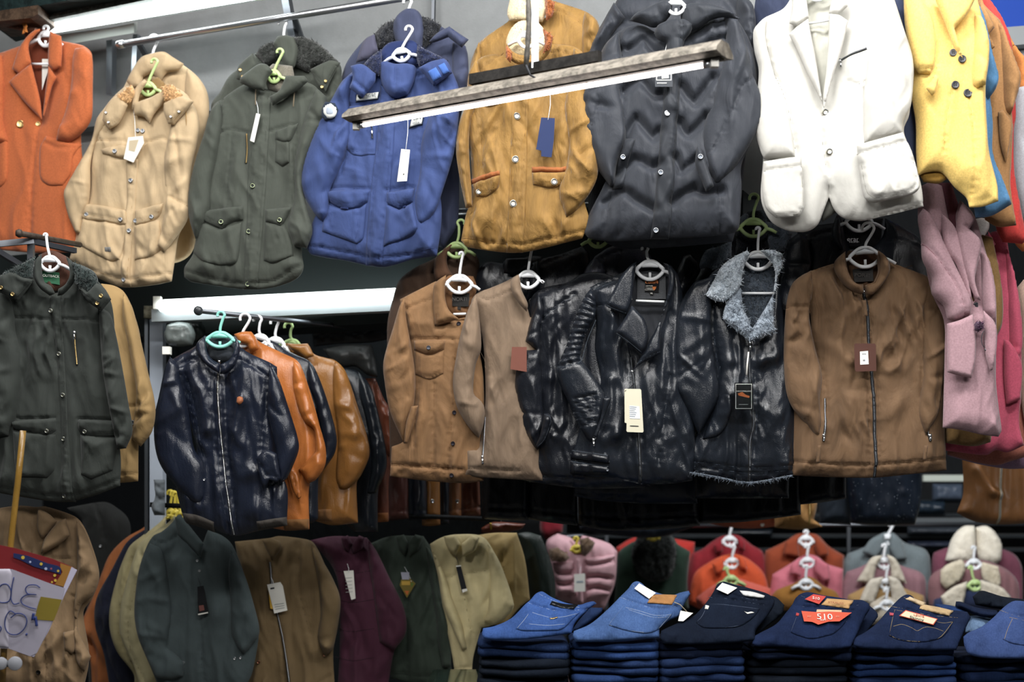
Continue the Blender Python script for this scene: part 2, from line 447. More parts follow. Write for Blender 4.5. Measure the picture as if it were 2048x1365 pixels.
    def card(s, name, pts, m, P=None, up=.012, dy=None, t=.0012, parent=None, bend=0.0):
        """flat card in front of surface P (or at forward offset dy)"""
        cx = sum(p[0] for p in pts)/len(pts); cy = sum(p[1] for p in pts)/len(pts)
        if P is not None: d0 = max(float(np.max(P.D(np.array(list(pts)+[(cx, cy)], float)))), -1)+up+P.dy; pl = P.pl
        else: d0 = dy; pl = s.pl
        n = len(pts); fr = []; bk = []
        for x, y in pts:
            q = WP(pl, x, y, d0); fr.append(q); bk.append(q+Vector((0, t, 0)))
        f = [tuple(range(n))[::-1], tuple(range(n, 2*n))]+[(i, (i+1) % n, (i+1) % n+n, i+n) for i in range(n)]
        o = mk_mesh(name, fr+bk, f, m, False, parent or s.root, s.o)
        o['_d'] = d0
        return o
    def cord(s, name, pts3, r, m, parent=None):
        o = MB().tube(pts3, r, 6).build(name, m, parent or s.root, s.o); return o
    def tag(s, P, pts, m, string=None, print_=None, up=.02, name='hang_tag', label=None):
        o = s.card(name, pts, m, P, up); d0 = o['_d']
        if label: o['label'] = label
        if string:
            a = s.surf(P, string[0], string[1], .003); tx = sum(p[0] for p in pts[:2])/2; ty = sum(p[1] for p in pts[:2])/2+4
            b_ = WP(P.pl, tx, ty, d0+.002); mid = a.lerp(b_, .5)+Vector((.004, -.006, 0))
            q = MB().tube([a, mid, b_], .0011, 6).build('tag_string', WHITE if len(string) < 3 else string[2], o); q.data.transform(Matrix.Translation(-s.o))
        if print_:
            for pp, mm in print_:
                q = s.card('tag_print', pp, mm, None, dy=d0+.0012, t=.0006, parent=o) if P is None else None
                if q is None:
                    n = len(pp); fr = [WP(P.pl, x, y, d0+.0012) for x, y in pp]; bk = [v+Vector((0, .0008, 0)) for v in fr]
                    mk_mesh('tag_print', fr+bk, [tuple(range(n))[::-1]]+[(i, (i+1) % n, (i+1) % n+n, i+n) for i in range(n)], mm, False, o, s.o)
        return o
def txt(name, body, pos, size, m, parent, origin, rot=0.0, sx=1.0, tilt=0.0):
    cu = bpy.data.curves.new(name, 'FONT'); cu.body = body; cu.size = size; cu.align_x = 'CENTER'; cu.align_y = 'CENTER'; cu.extrude = .0003
    o = bpy.data.objects.new(name, cu); COL.objects.link(o)
    dg = bpy.context.evaluated_depsgraph_get(); me = bpy.data.meshes.new_from_object(o.evaluated_get(dg))
    bpy.data.objects.remove(o)
    me.materials.clear(); me.materials.append(m)
    me.transform(Matrix.Translation(Vector(pos)-(Vector(origin) if origin is not None else Vector()))@Matrix.Rotation(-tilt, 4, 'X')@Matrix.Rotation(rot, 4, 'Y')@Matrix.Rotation(math.pi/2, 4, 'X')@Matrix.Diagonal((sx, 1, 1, 1)))
    q = bpy.data.objects.new(name, me); COL.objects.link(q); q.parent = parent
    return q
def strip(P, s, pts, w_, m, name, up=.001):
    c = s.line(P, pts, up, 4); k = w_/F*c[0].y
    return MB().tube(c, k, 6, False, .4).build(name, m, s.root, s.o)
def ell(cx, cy, rx, ry, n=14, rot=0): 
    r = []
    for i in range(n):
        a = 2*math.pi*i/n; x, y = rx*math.cos(a), ry*math.sin(a); c, s_ = math.cos(rot), math.sin(rot)
        r.append((cx+x*c-y*s_, cy+x*s_+y*c))
    return r
def hanger(label, m, pl, top, c, w=27, h=16, arms=40, drop=26, bar=None, rot=0.0, fwd=0.0, hw=11, hook_side=1, group=None, cat='hanger', flipx=1):
    """moulded plastic hanger: hook, eye-shaped collar with inner pin, sloping arms, trouser bar. top = (x,y) of hook top, c = eye centre"""
    root = bpy.data.objects.new('coat_hanger', None); COL.objects.link(root); root['label'] = label; root['category'] = cat
    if group: root['group'] = group
    k = pl.Y(*c)/F; o = WP(pl, c[0], c[1]+h, fwd); root.location = o; root.empty_display_size = .05
    def p(x, y): return WP(pl, x, y, fwd)
    r = .0048*(k/.00170)
    # hook: arc over the rod then stem to the eye
    hx, hy = top; pts = []
    for i in range(9):
        a = math.pi*(1.12-i*1.12/8)
        pts.append((hx+hook_side*hw*math.cos(a), hy+hw-hw*math.sin(a)))
    ex = hx+hook_side*hw
    pts += [(ex*.6+hx*.4+0*hw, hy+hw*1.9), ((hx+c[0])/2, (hy+hw*2+c[1]-h)/2+2), (c[0], c[1]-h)]
    q, _ = smooth_poly(pts, False, 4, 100)
    MB().tube([p(x, y) for x, y in q], r, 8).build('hook', m, root, o)
    def ro(x, y):
        a = rot; return (c[0]+x*math.cos(a)-y*math.sin(a), c[1]+x*math.sin(a)+y*math.cos(a))
    loop = [(-w, 0), (-w*.72, -h*.5), (-w*.35, -h*.92), (0, -h), (w*.35, -h*.92), (w*.72, -h*.5), (w, 0), (w*.7, h*.6), (w*.3, h*.95), (0, h), (-w*.3, h*.95), (-w*.7, h*.6)]
    q, _ = smooth_poly([ro(*t) for t in loop], True, 3, 200)
    fb = MB().tube([p(x, y) for x, y in q], r*1.35, 8, True, .9)
    brow = [(-w*.6, -h*.45), (0, -h*.62), (w*.6, -h*.45)]
    fb.tube([p(*ro(*t)) for t in brow], [r*1.0, r*1.9, r*1.0], 8)
    fb.tube([p(*ro(0, h*.9)), p(*ro(0, h*.25))], [r*.9, r*1.0], 8)
    for sg in (-1, 1):
        fb.tube([p(*ro(sg*w*.9, 1)), p(*ro(sg*(w+6), 3)), p(*ro(sg*(w+arms*.5), drop*.42)), p(*ro(sg*(w+arms), drop))], [r*1.1, r*1.2, r*1.2, r*1.1], 8, False, 1.4)
    fb.build('hanger_frame', m, root, o)
    if bar:
        (x0, y0), (x1, y1) = bar
        MB().tube([p(x0, y0), p(x1, y1)], r*.9, 8).build('trouser_bar', m, root, o)
    return root
# ------------------------------------------------------------------ top row of garments
TP = Plane(4.95, .44)
SL = dict(T=.050, R=26, dy=.035, drape=.004, wr=.009, ww=24, nf=9, fang=55, famp=.010)   # sleeves
def rodhook(): pass
# --- orange coat
og = mat('wool', 'BA5E2A'); ogd = mat('cloth', '7A3416')
g = G('wool_coat', 'bright orange wool coat with wide notched lapels at the left edge, under the ceiling tube', 'coat', TP, (60, 505))
g.panel('lining', [(50, 60), (90, 56), (108, 70), (108, 235), (72, 235), (50, 130)], ogd, T=.01, R=15, dy=-.03, nf=4)
b = g.panel('body', [(-22, 112), (5, 104), (40, 92), (56, 90), (64, 150), (83, 238), (94, 160), (98, 80), (110, 76), (125, 82), (168, 92), (184, 112), (176, 200), (162, 265), (165, 340), (156, 420), (150, 505), (75, 506), (0, 500), (-22, 498)], og, drape=.008, wr=.002, nf=4,
            seams=[[(83, 240), (75, 300), (67, 400), (64, 503)], [(145, 125), (143, 165), (146, 200)]])
g.panel('sleeve', [(150, 97), (170, 94), (184, 113), (185, 180), (183, 235), (166, 264), (138, 284), (112, 283), (118, 258), (133, 215), (143, 165), (145, 120)], og, **SL)
g.panel('sleeve', [(-22, 108), (5, 110), (10, 180), (8, 240), (20, 285), (-22, 300)], og, **SL)
g.panel('collar', [(84, 57), (70, 60), (55, 72), (40, 92), (30, 118), (24, 138), (38, 148), (62, 126), (57, 90), (70, 70)], og, T=.02, R=14, dy=.062, nf=0, drape=0, wr=.002)
g.panel('lapel', [(62, 128), (40, 143), (18, 164), (50, 205), (84, 240), (80, 200), (68, 150)], og, T=.014, R=10, dy=.062, nf=0, drape=0, wr=.002)
g.panel('collar', [(100, 62), (112, 68), (122, 72), (124, 100), (122, 133), (108, 140), (97, 130), (97, 90)], og, T=.02, R=12, dy=.062, nf=0, drape=0, wr=.002)
g.panel('lapel', [(97, 132), (113, 155), (104, 172), (90, 222), (85, 240), (90, 190)], og, T=.014, R=8, dy=.062, nf=0, drape=0, wr=.002)
g.panel('pocket', [(97, 276), (150, 290), (164, 290), (150, 315), (145, 350), (130, 374), (102, 374), (86, 358), (85, 300)], og, T=.012, R=8, on=b, nf=1, drape=0, wr=.002, seams=[[(96, 290), (125, 300), (155, 296)]])
g.panel('pocket', [(-18, 285), (20, 284), (22, 300), (20, 360), (5, 378), (-18, 380)], og, T=.012, R=8, on=b, nf=0, drape=0, wr=.002)
g.button(b, 46, 252, 8, BRASS); g.button(b, 78, 250, 5, BRASS)
g.card('care_label', [(84, 118), (97, 118), (95, 145), (84, 180)], PAPER, dy=-.005)
g.stitch(mat('cloth', '9C3C12'))
hanger('white hanger in the collar of the bright orange coat', WHITE, TP, (92, 52), (91, 78), 14, 14, 20, 12, bar=((60, 128), (97, 128)), fwd=.02, hw=5)

# --- beige parkas
bg = mat('cloth', 'BFA57E'); bgd = mat('cloth', '8A6B3C'); bgs = mat('cloth', '9A7844'); peach = mat('fur', 'E8B878')
TB = TP.back(.14)
g = G('parka', 'plain beige parka hanging behind the peach-fur one on the top rail', 'jacket', TB, (300, 525), 'jackets hung on the top rail')
b = g.panel('body', z1([(560, 400), (595, 330), (645, 290), (680, 300), (740, 290), (790, 270), (840, 300), (905, 355), (945, 430), (948, 530), (920, 640), (900, 900), (880, 1130), (800, 1195), (600, 1200), (500, 900), (480, 500)]), bg, step=5)
g.panel('sleeve', z1([(850, 310), (905, 355), (943, 430), (948, 530), (915, 640), (900, 800), (870, 1000), (840, 900), (850, 600), (840, 420)]), bg, **SL)
g.panel('collar', z1([(575, 370), (600, 320), (640, 262), (690, 243), (745, 235), (790, 262), (835, 290), (810, 320), (760, 330), (730, 370), (690, 330), (650, 350), (640, 400), (600, 400)]), bg, T=.03, R=14, dy=.06, nf=5, drape=0)
g.stitch(bgs)
g = G('parka', 'beige parka with open snap hood and peach fur, cargo pockets and small grey patch', 'jacket', TP, (250, 572), 'jackets hung on the top rail')
g.panel('lining', z1([(620, 440), (650, 365), (720, 350), (750, 380), (735, 440), (690, 540), (630, 520)]), bgd, T=.01, R=10, dy=.0, nf=2)
b = g.panel('body', z1([(600, 390), (560, 400), (490, 470), (440, 560), (410, 720), (405, 850), (370, 960), (345, 1080), (315, 1180), (400, 1240), (500, 1290), (570, 1308), (700, 1296), (780, 1280), (795, 1180), (810, 1080), (850, 980), (840, 800), (880, 640), (890, 520), (850, 430), (760, 380), (735, 440), (690, 480), (640, 470), (620, 420)]), bg, drape=.011, wr=.008,
            seams=[z1([(405, 645), (480, 650), (580, 655)]), z1([(340, 1195), (450, 1240), (570, 1275), (680, 1262), (778, 1245)]), z1([(660, 660), (740, 640), (770, 645)]), z1([(515, 590), (470, 640)])],
            folds=[(z1([(500, 700), (470, 900)]), 12, .012), (z1([(690, 700), (640, 940)]), 12, -.012), (z1([(620, 1060), (600, 1250)]), 14, -.016)])
g.panel('sleeve', z1([(490, 475), (440, 540), (415, 640), (350, 760), (300, 850), (290, 890), (310, 980), (345, 1062), (365, 1060), (375, 990), (400, 930), (410, 850), (412, 740), (440, 640), (500, 560)]), bg, **SL)
g.panel('sleeve', z1([(800, 420), (880, 480), (905, 560), (895, 650), (870, 760), (860, 880), (855, 990), (800, 1080), (745, 1150), (715, 1120), (740, 1000), (755, 900), (745, 740), (770, 600)]), bg, seams=[z1([(775, 900), (855, 940)])], **SL)
pk = dict(on=b, T=.016, R=9, nf=2, drape=0, wr=.006, famp=.004)
g.panel('pocket', z1([(385, 1000), (480, 1020), (585, 1030), (575, 1100), (560, 1190), (510, 1195), (350, 1110)]), bg, **pk)
g.panel('pocket', z1([(620, 1035), (735, 1010), (750, 1130), (700, 1175), (620, 1190)]), bg, **pk)
pf = dict(on=b, T=.024, R=6, nf=0, drape=0, wr=.004)
fl1 = g.panel('pocket_flap', z1([(395, 930), (585, 965), (590, 1030), (560, 1032), (480, 1015), (400, 1008), (372, 985)]), bg, seams=[z1([(385, 980), (480, 1000), (580, 1018)])], **pf)
fl2 = g.panel('pocket_flap', z1([(625, 965), (755, 935), (740, 985), (700, 1017), (625, 1037)]), bg, seams=[z1([(630, 1020), (700, 1002), (740, 970)])], **pf)
fl3 = g.panel('pocket_flap', z1([(470, 690), (640, 662), (600, 735), (540, 730), (480, 712)]), bg, **pf)
pl_ = g.panel('placket', z1([(585, 740), (640, 735), (625, 900), (607, 1100), (600, 1306), (560, 1300), (575, 1100), (588, 900)]), bg, on=b, T=.010, R=5, nf=0, drape=0, wr=.003, seams=[z1([(626, 760), (612, 900), (598, 1100), (588, 1290)])])
g.panel('fur_trim', z1([(530, 440), (600, 385), (612, 425), (590, 470), (545, 470)]), peach, T=.025, R=9, dy=.085, nf=0, drape=0, fuzz=.004, step=3)
g.panel('fur_trim', z1([(730, 395), (785, 385), (830, 430), (810, 465), (750, 460)]), peach, T=.025, R=9, dy=.085, nf=0, drape=0, fuzz=.004, step=3)
h1 = g.panel('hood_flap', z1([(515, 445), (560, 430), (580, 480), (540, 560), (495, 588), (465, 545), (480, 490)]), bg, T=.024, R=10, dy=.085, nf=2, drape=0, seams=[z1([(475, 540), (497, 575), (535, 548)])])
h2 = g.panel('hood_flap', z1([(745, 470), (800, 440), (845, 440), (880, 462), (850, 500), (790, 568), (765, 562), (745, 510)]), bg, T=.024, R=10, dy=.085, nf=2, drape=0, seams=[z1([(765, 545), (790, 555), (835, 505)])])
g.panel('collar', z1([(608, 470), (650, 455), (690, 440), (745, 410), (745, 460), (700, 520), (680, 560), (650, 530), (610, 525)]), bg, T=.03, R=12, dy=.065, nf=3, drape=0)
g.panel('collar', z1([(600, 440), (620, 395), (655, 360), (670, 370), (635, 430), (625, 480), (600, 500)]), bg, T=.02, R=8, dy=.065, nf=1, drape=0)
for (x, y), P in zip(z1([(608, 833), (598, 1058), (571, 1278), (543, 707), (407, 985), (563, 1010), (629, 1015), (703, 998), (638, 604), (660, 608)]), (pl_, pl_, pl_, fl3, fl1, fl1, fl2, fl2, b, b)): g.button(P, x, y, 4.6, DKST, ring=STEEL)
for (x, y), P in zip(z1([(490, 520), (500, 562), (820, 515), (785, 540)]), (h1, h1, h2, h2)): g.button(P, x, y, 2.6, STEEL)
g.panel('fabric_patch', z1([(490, 1128), (530, 1130), (527, 1165), (488, 1162)]), mat('cloth', '7C7B78'), on=b, T=.022, R=3, nf=0, drape=0, wr=0, label='small grey square patch')
g.tag(b, z1([(583, 625), (650, 618), (655, 650), (607, 740), (562, 722)]), PAPER, z1([(610, 470)])[0], [(z1([(588, 640), (630, 636), (612, 690), (585, 684)]), mat('paper', 'C9B898'))], up=.03, label='cream card tag')
g.cord('drawstring', [g.surf(b, *p, .05) for p in z1([(862, 470), (864, 560), (868, 640)])], .0022, bgs)
g.stitch(bgs)
hanger('white hanger of the rear beige parka, hooked over the top rail', WHITE, TB, (308, 70), (306, 121), 12, 11, 22, 14, fwd=.02, hw=9)
hanger('pale green hanger inside the collar of the peach-fur parka', GREEN, TP, (309, 118), (296, 178), 15, 12, 20, 12, fwd=.02, hw=6)

# --- green parkas
gn = mat('cloth', '454A42'); gnd = mat('cloth', '2E332C'); gnf = mat('fur', '2B2F2B'); gns = mat('cloth', '2A2E28')
g = G('parka', 'olive-black fur-hooded parka behind the grey-green one under the top rail', 'jacket', TB, (560, 400), 'jackets hung on the top rail')
b = g.panel('body', z1([(960, 480), (1000, 420), (1040, 350), (1100, 300), (1180, 230), (1270, 220), (1340, 190), (1400, 200), (1500, 250), (1545, 290), (1552, 350), (1520, 420), (1480, 500), (1460, 900), (1100, 900), (980, 600)]), gn, step=5)
g.panel('sleeve', z1([(1500, 300), (1545, 300), (1556, 380), (1530, 480), (1480, 560), (1450, 500), (1480, 380)]), gn, **SL)
g.panel('hood_lining', z1([(1160, 250), (1200, 205), (1260, 185), (1330, 168), (1400, 175), (1470, 215), (1545, 290), (1500, 300), (1430, 300), (1400, 330), (1340, 300), (1280, 260), (1210, 300)]), gnf, T=.045, R=16, dy=.05, nf=3, fuzz=.005, drape=0, label='dark fur hood lining')
g.panel('collar', z1([(1240, 200), (1262, 165), (1300, 160), (1340, 172), (1355, 230), (1340, 300), (1310, 330), (1265, 240)]), gn, T=.03, R=10, dy=.085, nf=1, drape=0)
h1 = g.panel('hood_flap', z1([(1410, 315), (1500, 275), (1548, 285), (1510, 350), (1480, 418), (1440, 380)]), gn, T=.02, R=9, dy=.10, nf=1, drape=0, seams=[z1([(1425, 335), (1478, 400), (1530, 305)])])
h2 = g.panel('hood_flap', z1([(1150, 240), (1170, 300), (1120, 370), (1075, 360), (1085, 300)]), gn, T=.02, R=9, dy=.10, nf=1, drape=0)
for (x, y), P in zip(z1([(1483, 375), (1466, 400), (1097, 325), (1107, 355)]), (h1, h1, h2, h2)): g.button(P, x, y, 3, BRASS)
g.stitch(gns)
g = G('parka', 'grey-green utility parka with cargo pockets and black ring snaps, between beige and blue parkas', 'jacket', TP, (490, 578), 'jackets hung on the top rail')
g.panel('lining', z1([(1195, 335), (1240, 290), (1330, 300), (1335, 360), (1290, 430), (1220, 410)]), mat('fur', '7A7466'), T=.02, R=12, dy=.0, nf=2)
b = g.panel('body', z1([(1150, 365), (1080, 400), (1010, 450), (970, 480), (940, 560), (912, 720), (925, 900), (900, 1010), (880, 1150), (840, 1215), (838, 1262), (870, 1282), (980, 1300), (1130, 1318), (1250, 1306), (1345, 1270), (1380, 1220), (1372, 1150), (1385, 1000), (1400, 700), (1480, 450), (1430, 390), (1370, 370), (1330, 380), (1260, 420), (1200, 400)]), gn, drape=.010, wr=.005,
            seams=[z1([(1000, 610), (1060, 600), (1140, 615)]), z1([(1235, 608), (1300, 585), (1360, 572)]), z1([(850, 1235), (980, 1275), (1125, 1292), (1260, 1275), (1375, 1205)]), z1([(1010, 450), (1012, 540), (995, 610)]), z1([(1060, 620), (1040, 960)]), z1([(1355, 590), (1330, 940)])],
            folds=[(z1([(1090, 640), (1070, 940)]), 14, .010), (z1([(1300, 720), (1290, 940)]), 12, -.010), (z1([(880, 1200), (1000, 1240)]), 12, .012), (z1([(1290, 1230), (1370, 1180)]), 12, .014)])
g.panel('sleeve', z1([(1000, 458), (960, 500), (930, 600), (880, 760), (855, 900), (862, 1000), (890, 1090), (905, 1060), (950, 960), (960, 830), (990, 700), (1010, 560)]), gn, **SL)
g.panel('sleeve', z1([(1440, 400), (1485, 440), (1480, 540), (1430, 640), (1385, 760), (1380, 860), (1400, 960), (1420, 1050), (1395, 1130), (1340, 1120), (1310, 1030), (1340, 900), (1340, 750), (1380, 560)]), gn, **SL)
pk['on'] = b; pf['on'] = b
g.panel('pocket', z1([(905, 1020), (940, 1025), (1020, 1050), (1105, 1020), (1090, 1190), (1060, 1215), (940, 1200), (880, 1150)]), gn, folds=[(z1([(1040, 1060), (1030, 1180)]), 8, -.008), (z1([(960, 1060), (930, 1160)]), 8, -.006)], **pk)
g.panel('pocket', z1([(1215, 1020), (1300, 1030), (1330, 1100), (1340, 1170), (1250, 1205), (1205, 1190)]), gn, **pk)
g.panel('pocket', z1([(1262, 645), (1325, 655), (1322, 750), (1290, 767), (1258, 745)]), gn, **pk)
f1 = g.panel('pocket_flap', z1([(930, 965), (1115, 950), (1115, 1010), (1070, 1020), (1020, 1053), (950, 1022), (918, 1002)]), gn, seams=[z1([(930, 995), (1020, 1040), (1105, 1000)])], **pf)
f2 = g.panel('pocket_flap', z1([(1215, 962), (1332, 950), (1310, 1000), (1285, 1042), (1215, 1017)]), gn, **pf)
g.panel('pocket_flap', z1([(1262, 605), (1362, 570), (1330, 650), (1300, 663), (1258, 645)]), gn, **pf)
pl_ = g.panel('placket', z1([(1185, 420), (1240, 425), (1225, 700), (1205, 1000), (1175, 1314), (1115, 1314), (1130, 1000), (1142, 700)]), gn, on=b, T=.012, R=5, nf=0, drape=0, wr=.003, seams=[z1([(1225, 440), (1212, 700), (1192, 1000), (1165, 1300)]), z1([(1196, 440), (1155, 700), (1142, 1000), (1128, 1300)])])
g.panel('collar', z1([(1180, 290), (1140, 315), (1095, 352), (1090, 375), (1150, 402), (1200, 412), (1215, 360), (1240, 325), (1215, 295)]), gn, T=.03, R=12, dy=.07, nf=3, drape=0)
g.panel('collar', z1([(1300, 345), (1385, 345), (1402, 368), (1360, 405), (1300, 440), (1240, 480), (1225, 440), (1270, 410)]), gn, T=.03, R=12, dy=.07, nf=3, drape=0)
for (x, y), P in zip(z1([(1158, 857), (1139, 1062), (1131, 1297), (1018, 1022), (1282, 1014)]), (pl_, pl_, pl_, f1, f2)): g.button(P, x, y, 5.4, mat('metal', '2A2E2C', ro=.4), ring=mat('metal', 'B8C49A'))
g.zip(b, z1([(1130, 620), (1133, 690), (1128, 755)]), 3, gnd, BRASS, name='chest_zip')
g.tag(b, z1([(1165, 515), (1184, 520), (1156, 648), (1137, 640)]), PAPER, z1([(1172, 470)])[0], up=.03, label='narrow white paper tag')
for q in ([(1168, 370), (1170, 430), (1172, 492)], [(1345, 395), (1346, 440), (1342, 500)]): g.cord('drawstring', [g.surf(b, *p, .012) for p in z1(q)], .0022, mat('cloth', '8A7A62'))
g.stitch(gns)
hanger('white hanger of the olive-black parka on the top rail', WHITE, TB, (565, 38), (570, 95), 14, 12, 20, 12, fwd=.03, hw=8)
hanger('pale green hanger in the collar of the grey-green parka', GREEN, TP, (560, 98), (548, 153), 12, 11, 18, 10, fwd=.03, hw=6)

# --- blue parkas
bl = mat('cloth', '34477A', wr=.6); bld = mat('cloth', '1B2C5C'); blf = mat('fur', '18264F'); bls = mat('cloth', '182A5C'); nv = mat('cloth', '39405A'); nvf = mat('fur', '191D26')
g = G('parka', 'dark navy parka with black fur hood and raised shoulder tab, behind the royal blue parka', 'jacket', TB, (830, 500), 'jackets hung on the top rail')
b = g.panel('body', z2([(230, 370), (260, 280), (340, 180), (390, 160), (470, 110), (550, 90), (640, 100), (720, 140), (790, 200), (810, 260), (808, 400), (770, 560), (765, 1000), (700, 1130), (600, 1100), (400, 600)]), nv, step=5)
g.panel('sleeve', z2([(740, 190), (800, 210), (812, 290), (805, 420), (770, 560), (765, 700), (740, 700), (735, 400)]), nv, **SL)
g.panel('hood_lining', z2([(385, 155), (430, 110), (480, 88), (490, 200), (400, 232)]), nvf, T=.04, R=12, dy=.05, nf=1, fuzz=.005, drape=0)
g.panel('hood_lining', z2([(590, 75), (640, 85), (690, 115), (660, 175), (630, 200), (600, 240)]), nvf, T=.04, R=12, dy=.05, nf=1, fuzz=.005, drape=0)
g.panel('collar', z2([(470, 150), (475, 90), (510, 50), (550, 38), (590, 58), (608, 120), (600, 230), (560, 260), (500, 240)]), nv, T=.04, R=12, dy=.075, nf=3, drape=0)
g.panel('shoulder_tab', z2([(632, 188), (670, 150), (725, 120), (812, 180), (782, 216), (720, 168), (660, 190)]), nv, T=.03, R=9, dy=.11, nf=1, drape=0, seams=[z2([(735, 135), (795, 185)])])
g.panel('hood_side', z2([(345, 175), (385, 155), (402, 232), (360, 265), (300, 285), (320, 220)]), mat('cloth', '4A4A5E'), T=.02, R=10, dy=.075, nf=1, drape=0)
g.stitch(bls)
g = G('parka', 'royal blue parka with white chest patches, sleeve badge and a long white tag', 'jacket', TP, (750, 532), 'jackets hung on the top rail')
g.panel('collar_back', z2([(400, 290), (415, 230), (450, 195), (500, 185), (555, 182), (588, 205), (592, 290), (560, 320), (430, 300)]), bld, T=.02, R=12, dy=.02, nf=1)
b = g.panel('body', z2([(400, 280), (330, 300), (280, 330), (240, 370), (180, 480), (130, 600), (160, 800), (130, 950), (100, 1020), (75, 1130), (100, 1160), (250, 1186), (420, 1216), (560, 1180), (668, 1165), (685, 1050), (690, 950), (680, 800), (740, 600), (770, 420), (740, 340), (680, 290), (600, 285), (560, 300), (480, 290)]), bl, drape=.010, wr=.006,
            seams=[z2([(270, 490), (405, 487)]), z2([(170, 860), (365, 870)]), z2([(440, 875), (570, 862)]), z2([(90, 1120), (250, 1150), (420, 1180), (665, 1135)]), z2([(270, 480), (262, 640), (240, 800)]), z2([(610, 500), (600, 620), (590, 700)])],
            rib=None, folds=[(z2([(250, 770), (350, 800)]), 5, .006), (z2([(270, 800), (360, 820)]), 5, .006), (z2([(480, 770), (560, 760)]), 5, .006), (z2([(470, 560), (450, 860)]), 12, .01), (z2([(400, 1180), (330, 1100)]), 12, .010)])
g.panel('sleeve', z2([(290, 335), (240, 365), (190, 450), (130, 560), (80, 680), (50, 800), (60, 880), (110, 970), (150, 1010), (175, 970), (180, 870), (230, 760), (270, 640), (272, 450)]), bl, **SL)
sl_l = g.seams
g.panel('sleeve', z2([(690, 285), (740, 330), (770, 430), (765, 560), (745, 700), (700, 850), (660, 960), (600, 1030), (575, 1010), (565, 900), (590, 790), (600, 640), (640, 500), (650, 370)]), bl, **SL)
pk['on'] = b; pf['on'] = b
g.panel('pocket', z2([(165, 930), (240, 960), (320, 957), (352, 935), (338, 1090), (310, 1120), (150, 1060)]), bl, seams=[z2([(320, 960), (305, 1100)])], **pk)
g.panel('pocket', z2([(440, 940), (500, 965), (560, 935), (585, 1050), (560, 1082), (430, 1130)]), bl, **pk)
g.panel('chest_pocket', z2([(268, 495), (405, 490), (392, 715), (300, 718), (262, 690)]), bl, seams=[z2([(360, 500), (352, 700)]), z2([(275, 700), (392, 706)])], on=b, T=.010, R=7, nf=2, drape=0)
g.panel('pocket_flap', z2([(165, 876), (367, 880), (357, 930), (310, 957), (240, 958), (180, 922)]), bl, seams=[z2([(185, 915), (245, 945), (310, 943), (345, 925)])], **pf)
g.panel('pocket_flap', z2([(443, 887), (572, 868), (562, 932), (500, 962), (440, 937)]), bl, seams=[z2([(450, 925), (500, 948), (552, 922)])], **pf)
g.panel('pocket_tab', z2([(235, 948), (278, 955), (272, 970), (232, 962)]), bld, on=b, T=.03, R=3, nf=0, drape=0, wr=0)
g.panel('pocket_tab', z2([(497, 957), (532, 945), (535, 955), (500, 970)]), bld, on=b, T=.03, R=3, nf=0, drape=0, wr=0)
pl_ = g.panel('placket', z2([(415, 400), (485, 420), (475, 700), (445, 1000), (420, 1214), (345, 1210), (370, 900), (400, 650)]), bld if False else bl, on=b, T=.013, R=6, nf=0, drape=0, wr=.004, seams=[z2([(470, 440), (460, 700), (430, 1000), (405, 1205)]), z2([(428, 440), (412, 650), (383, 900), (358, 1205)])])
g.panel('collar', z2([(405, 285), (430, 278), (480, 290), (525, 288), (562, 296), (575, 310), (562, 375), (535, 430), (480, 445), (440, 420), (415, 370)]), bl, T=.035, R=14, dy=.055, nf=3, drape=0, seams=[z2([(480, 300), (475, 430)])])
g.panel('hood_lining', z2([(330, 295), (370, 255), (415, 225), (418, 300), (405, 345), (375, 335)]), blf, T=.03, R=10, dy=.06, nf=0, fuzz=.005, drape=0)
g.panel('hood_lining', z2([(580, 200), (620, 225), (680, 255), (720, 278), (650, 292), (590, 312), (575, 260)]), blf, T=.03, R=10, dy=.06, nf=0, fuzz=.005, drape=0)
h1 = g.panel('hood_flap', z2([(275, 300), (330, 292), (390, 335), (385, 375), (330, 445), (270, 400), (285, 350)]), bl, T=.025, R=10, dy=.085, nf=2, drape=0, seams=[z2([(290, 370), (345, 415)])])
h2 = g.panel('hood_flap', z2([(585, 308), (640, 280), (700, 265), (722, 285), (738, 332), (655, 392), (640, 372)]), bl, T=.025, R=10, dy=.085, nf=0, drape=0, wr=.002)
vel = mat('cloth', '3F6AB8')
g.panel('hook_tape', z2([(628, 335), (665, 315), (690, 355), (655, 378)]), vel, on=h2, T=.004, R=3, nf=0, drape=0, wr=0, label='lighter blue fastening tape')
g.panel('hook_tape', z2([(675, 308), (703, 294), (726, 332), (700, 348)]), vel, on=h2, T=.004, R=3, nf=0, drape=0, wr=0, label='lighter blue fastening tape')
wp = mat('cloth', 'D9DCD6', wr=.1); dk = mat('cloth', '1D2A3C', wr=.1)
p1 = g.panel('name_patch', z2([(306, 447), (412, 431), (406, 466), (304, 482)]), dk, on=b, T=.012, R=2, nf=0, drape=0, wr=0, sharp=20)
p2 = g.panel('name_patch', z2([(311, 450), (408, 435), (402, 463), (309, 477)]), wp, on=p1, T=.004, R=2, nf=0, drape=0, wr=0, sharp=20)
c = g.surf(p2, *z2([(372, 455)])[0], .007); txt('patch_lettering', 'ESTING WEAR', c, .018, dk, g.root, g.o, -.13, .6)
g.panel('patch_wing', z2([(314, 456), (338, 452), (334, 466), (322, 468)]), dk, on=p2, T=.003, R=2, nf=0, drape=0, wr=0)
p3 = g.panel('name_patch', z2([(556, 542), (614, 530), (606, 580), (545, 597)]), dk, on=b, T=.014, R=2, nf=0, drape=0, wr=0, sharp=20)
p4 = g.panel('name_patch', z2([(560, 545), (610, 535), (602, 577), (550, 592)]), wp, on=p3, T=.004, R=2, nf=0, drape=0, wr=0, sharp=20)
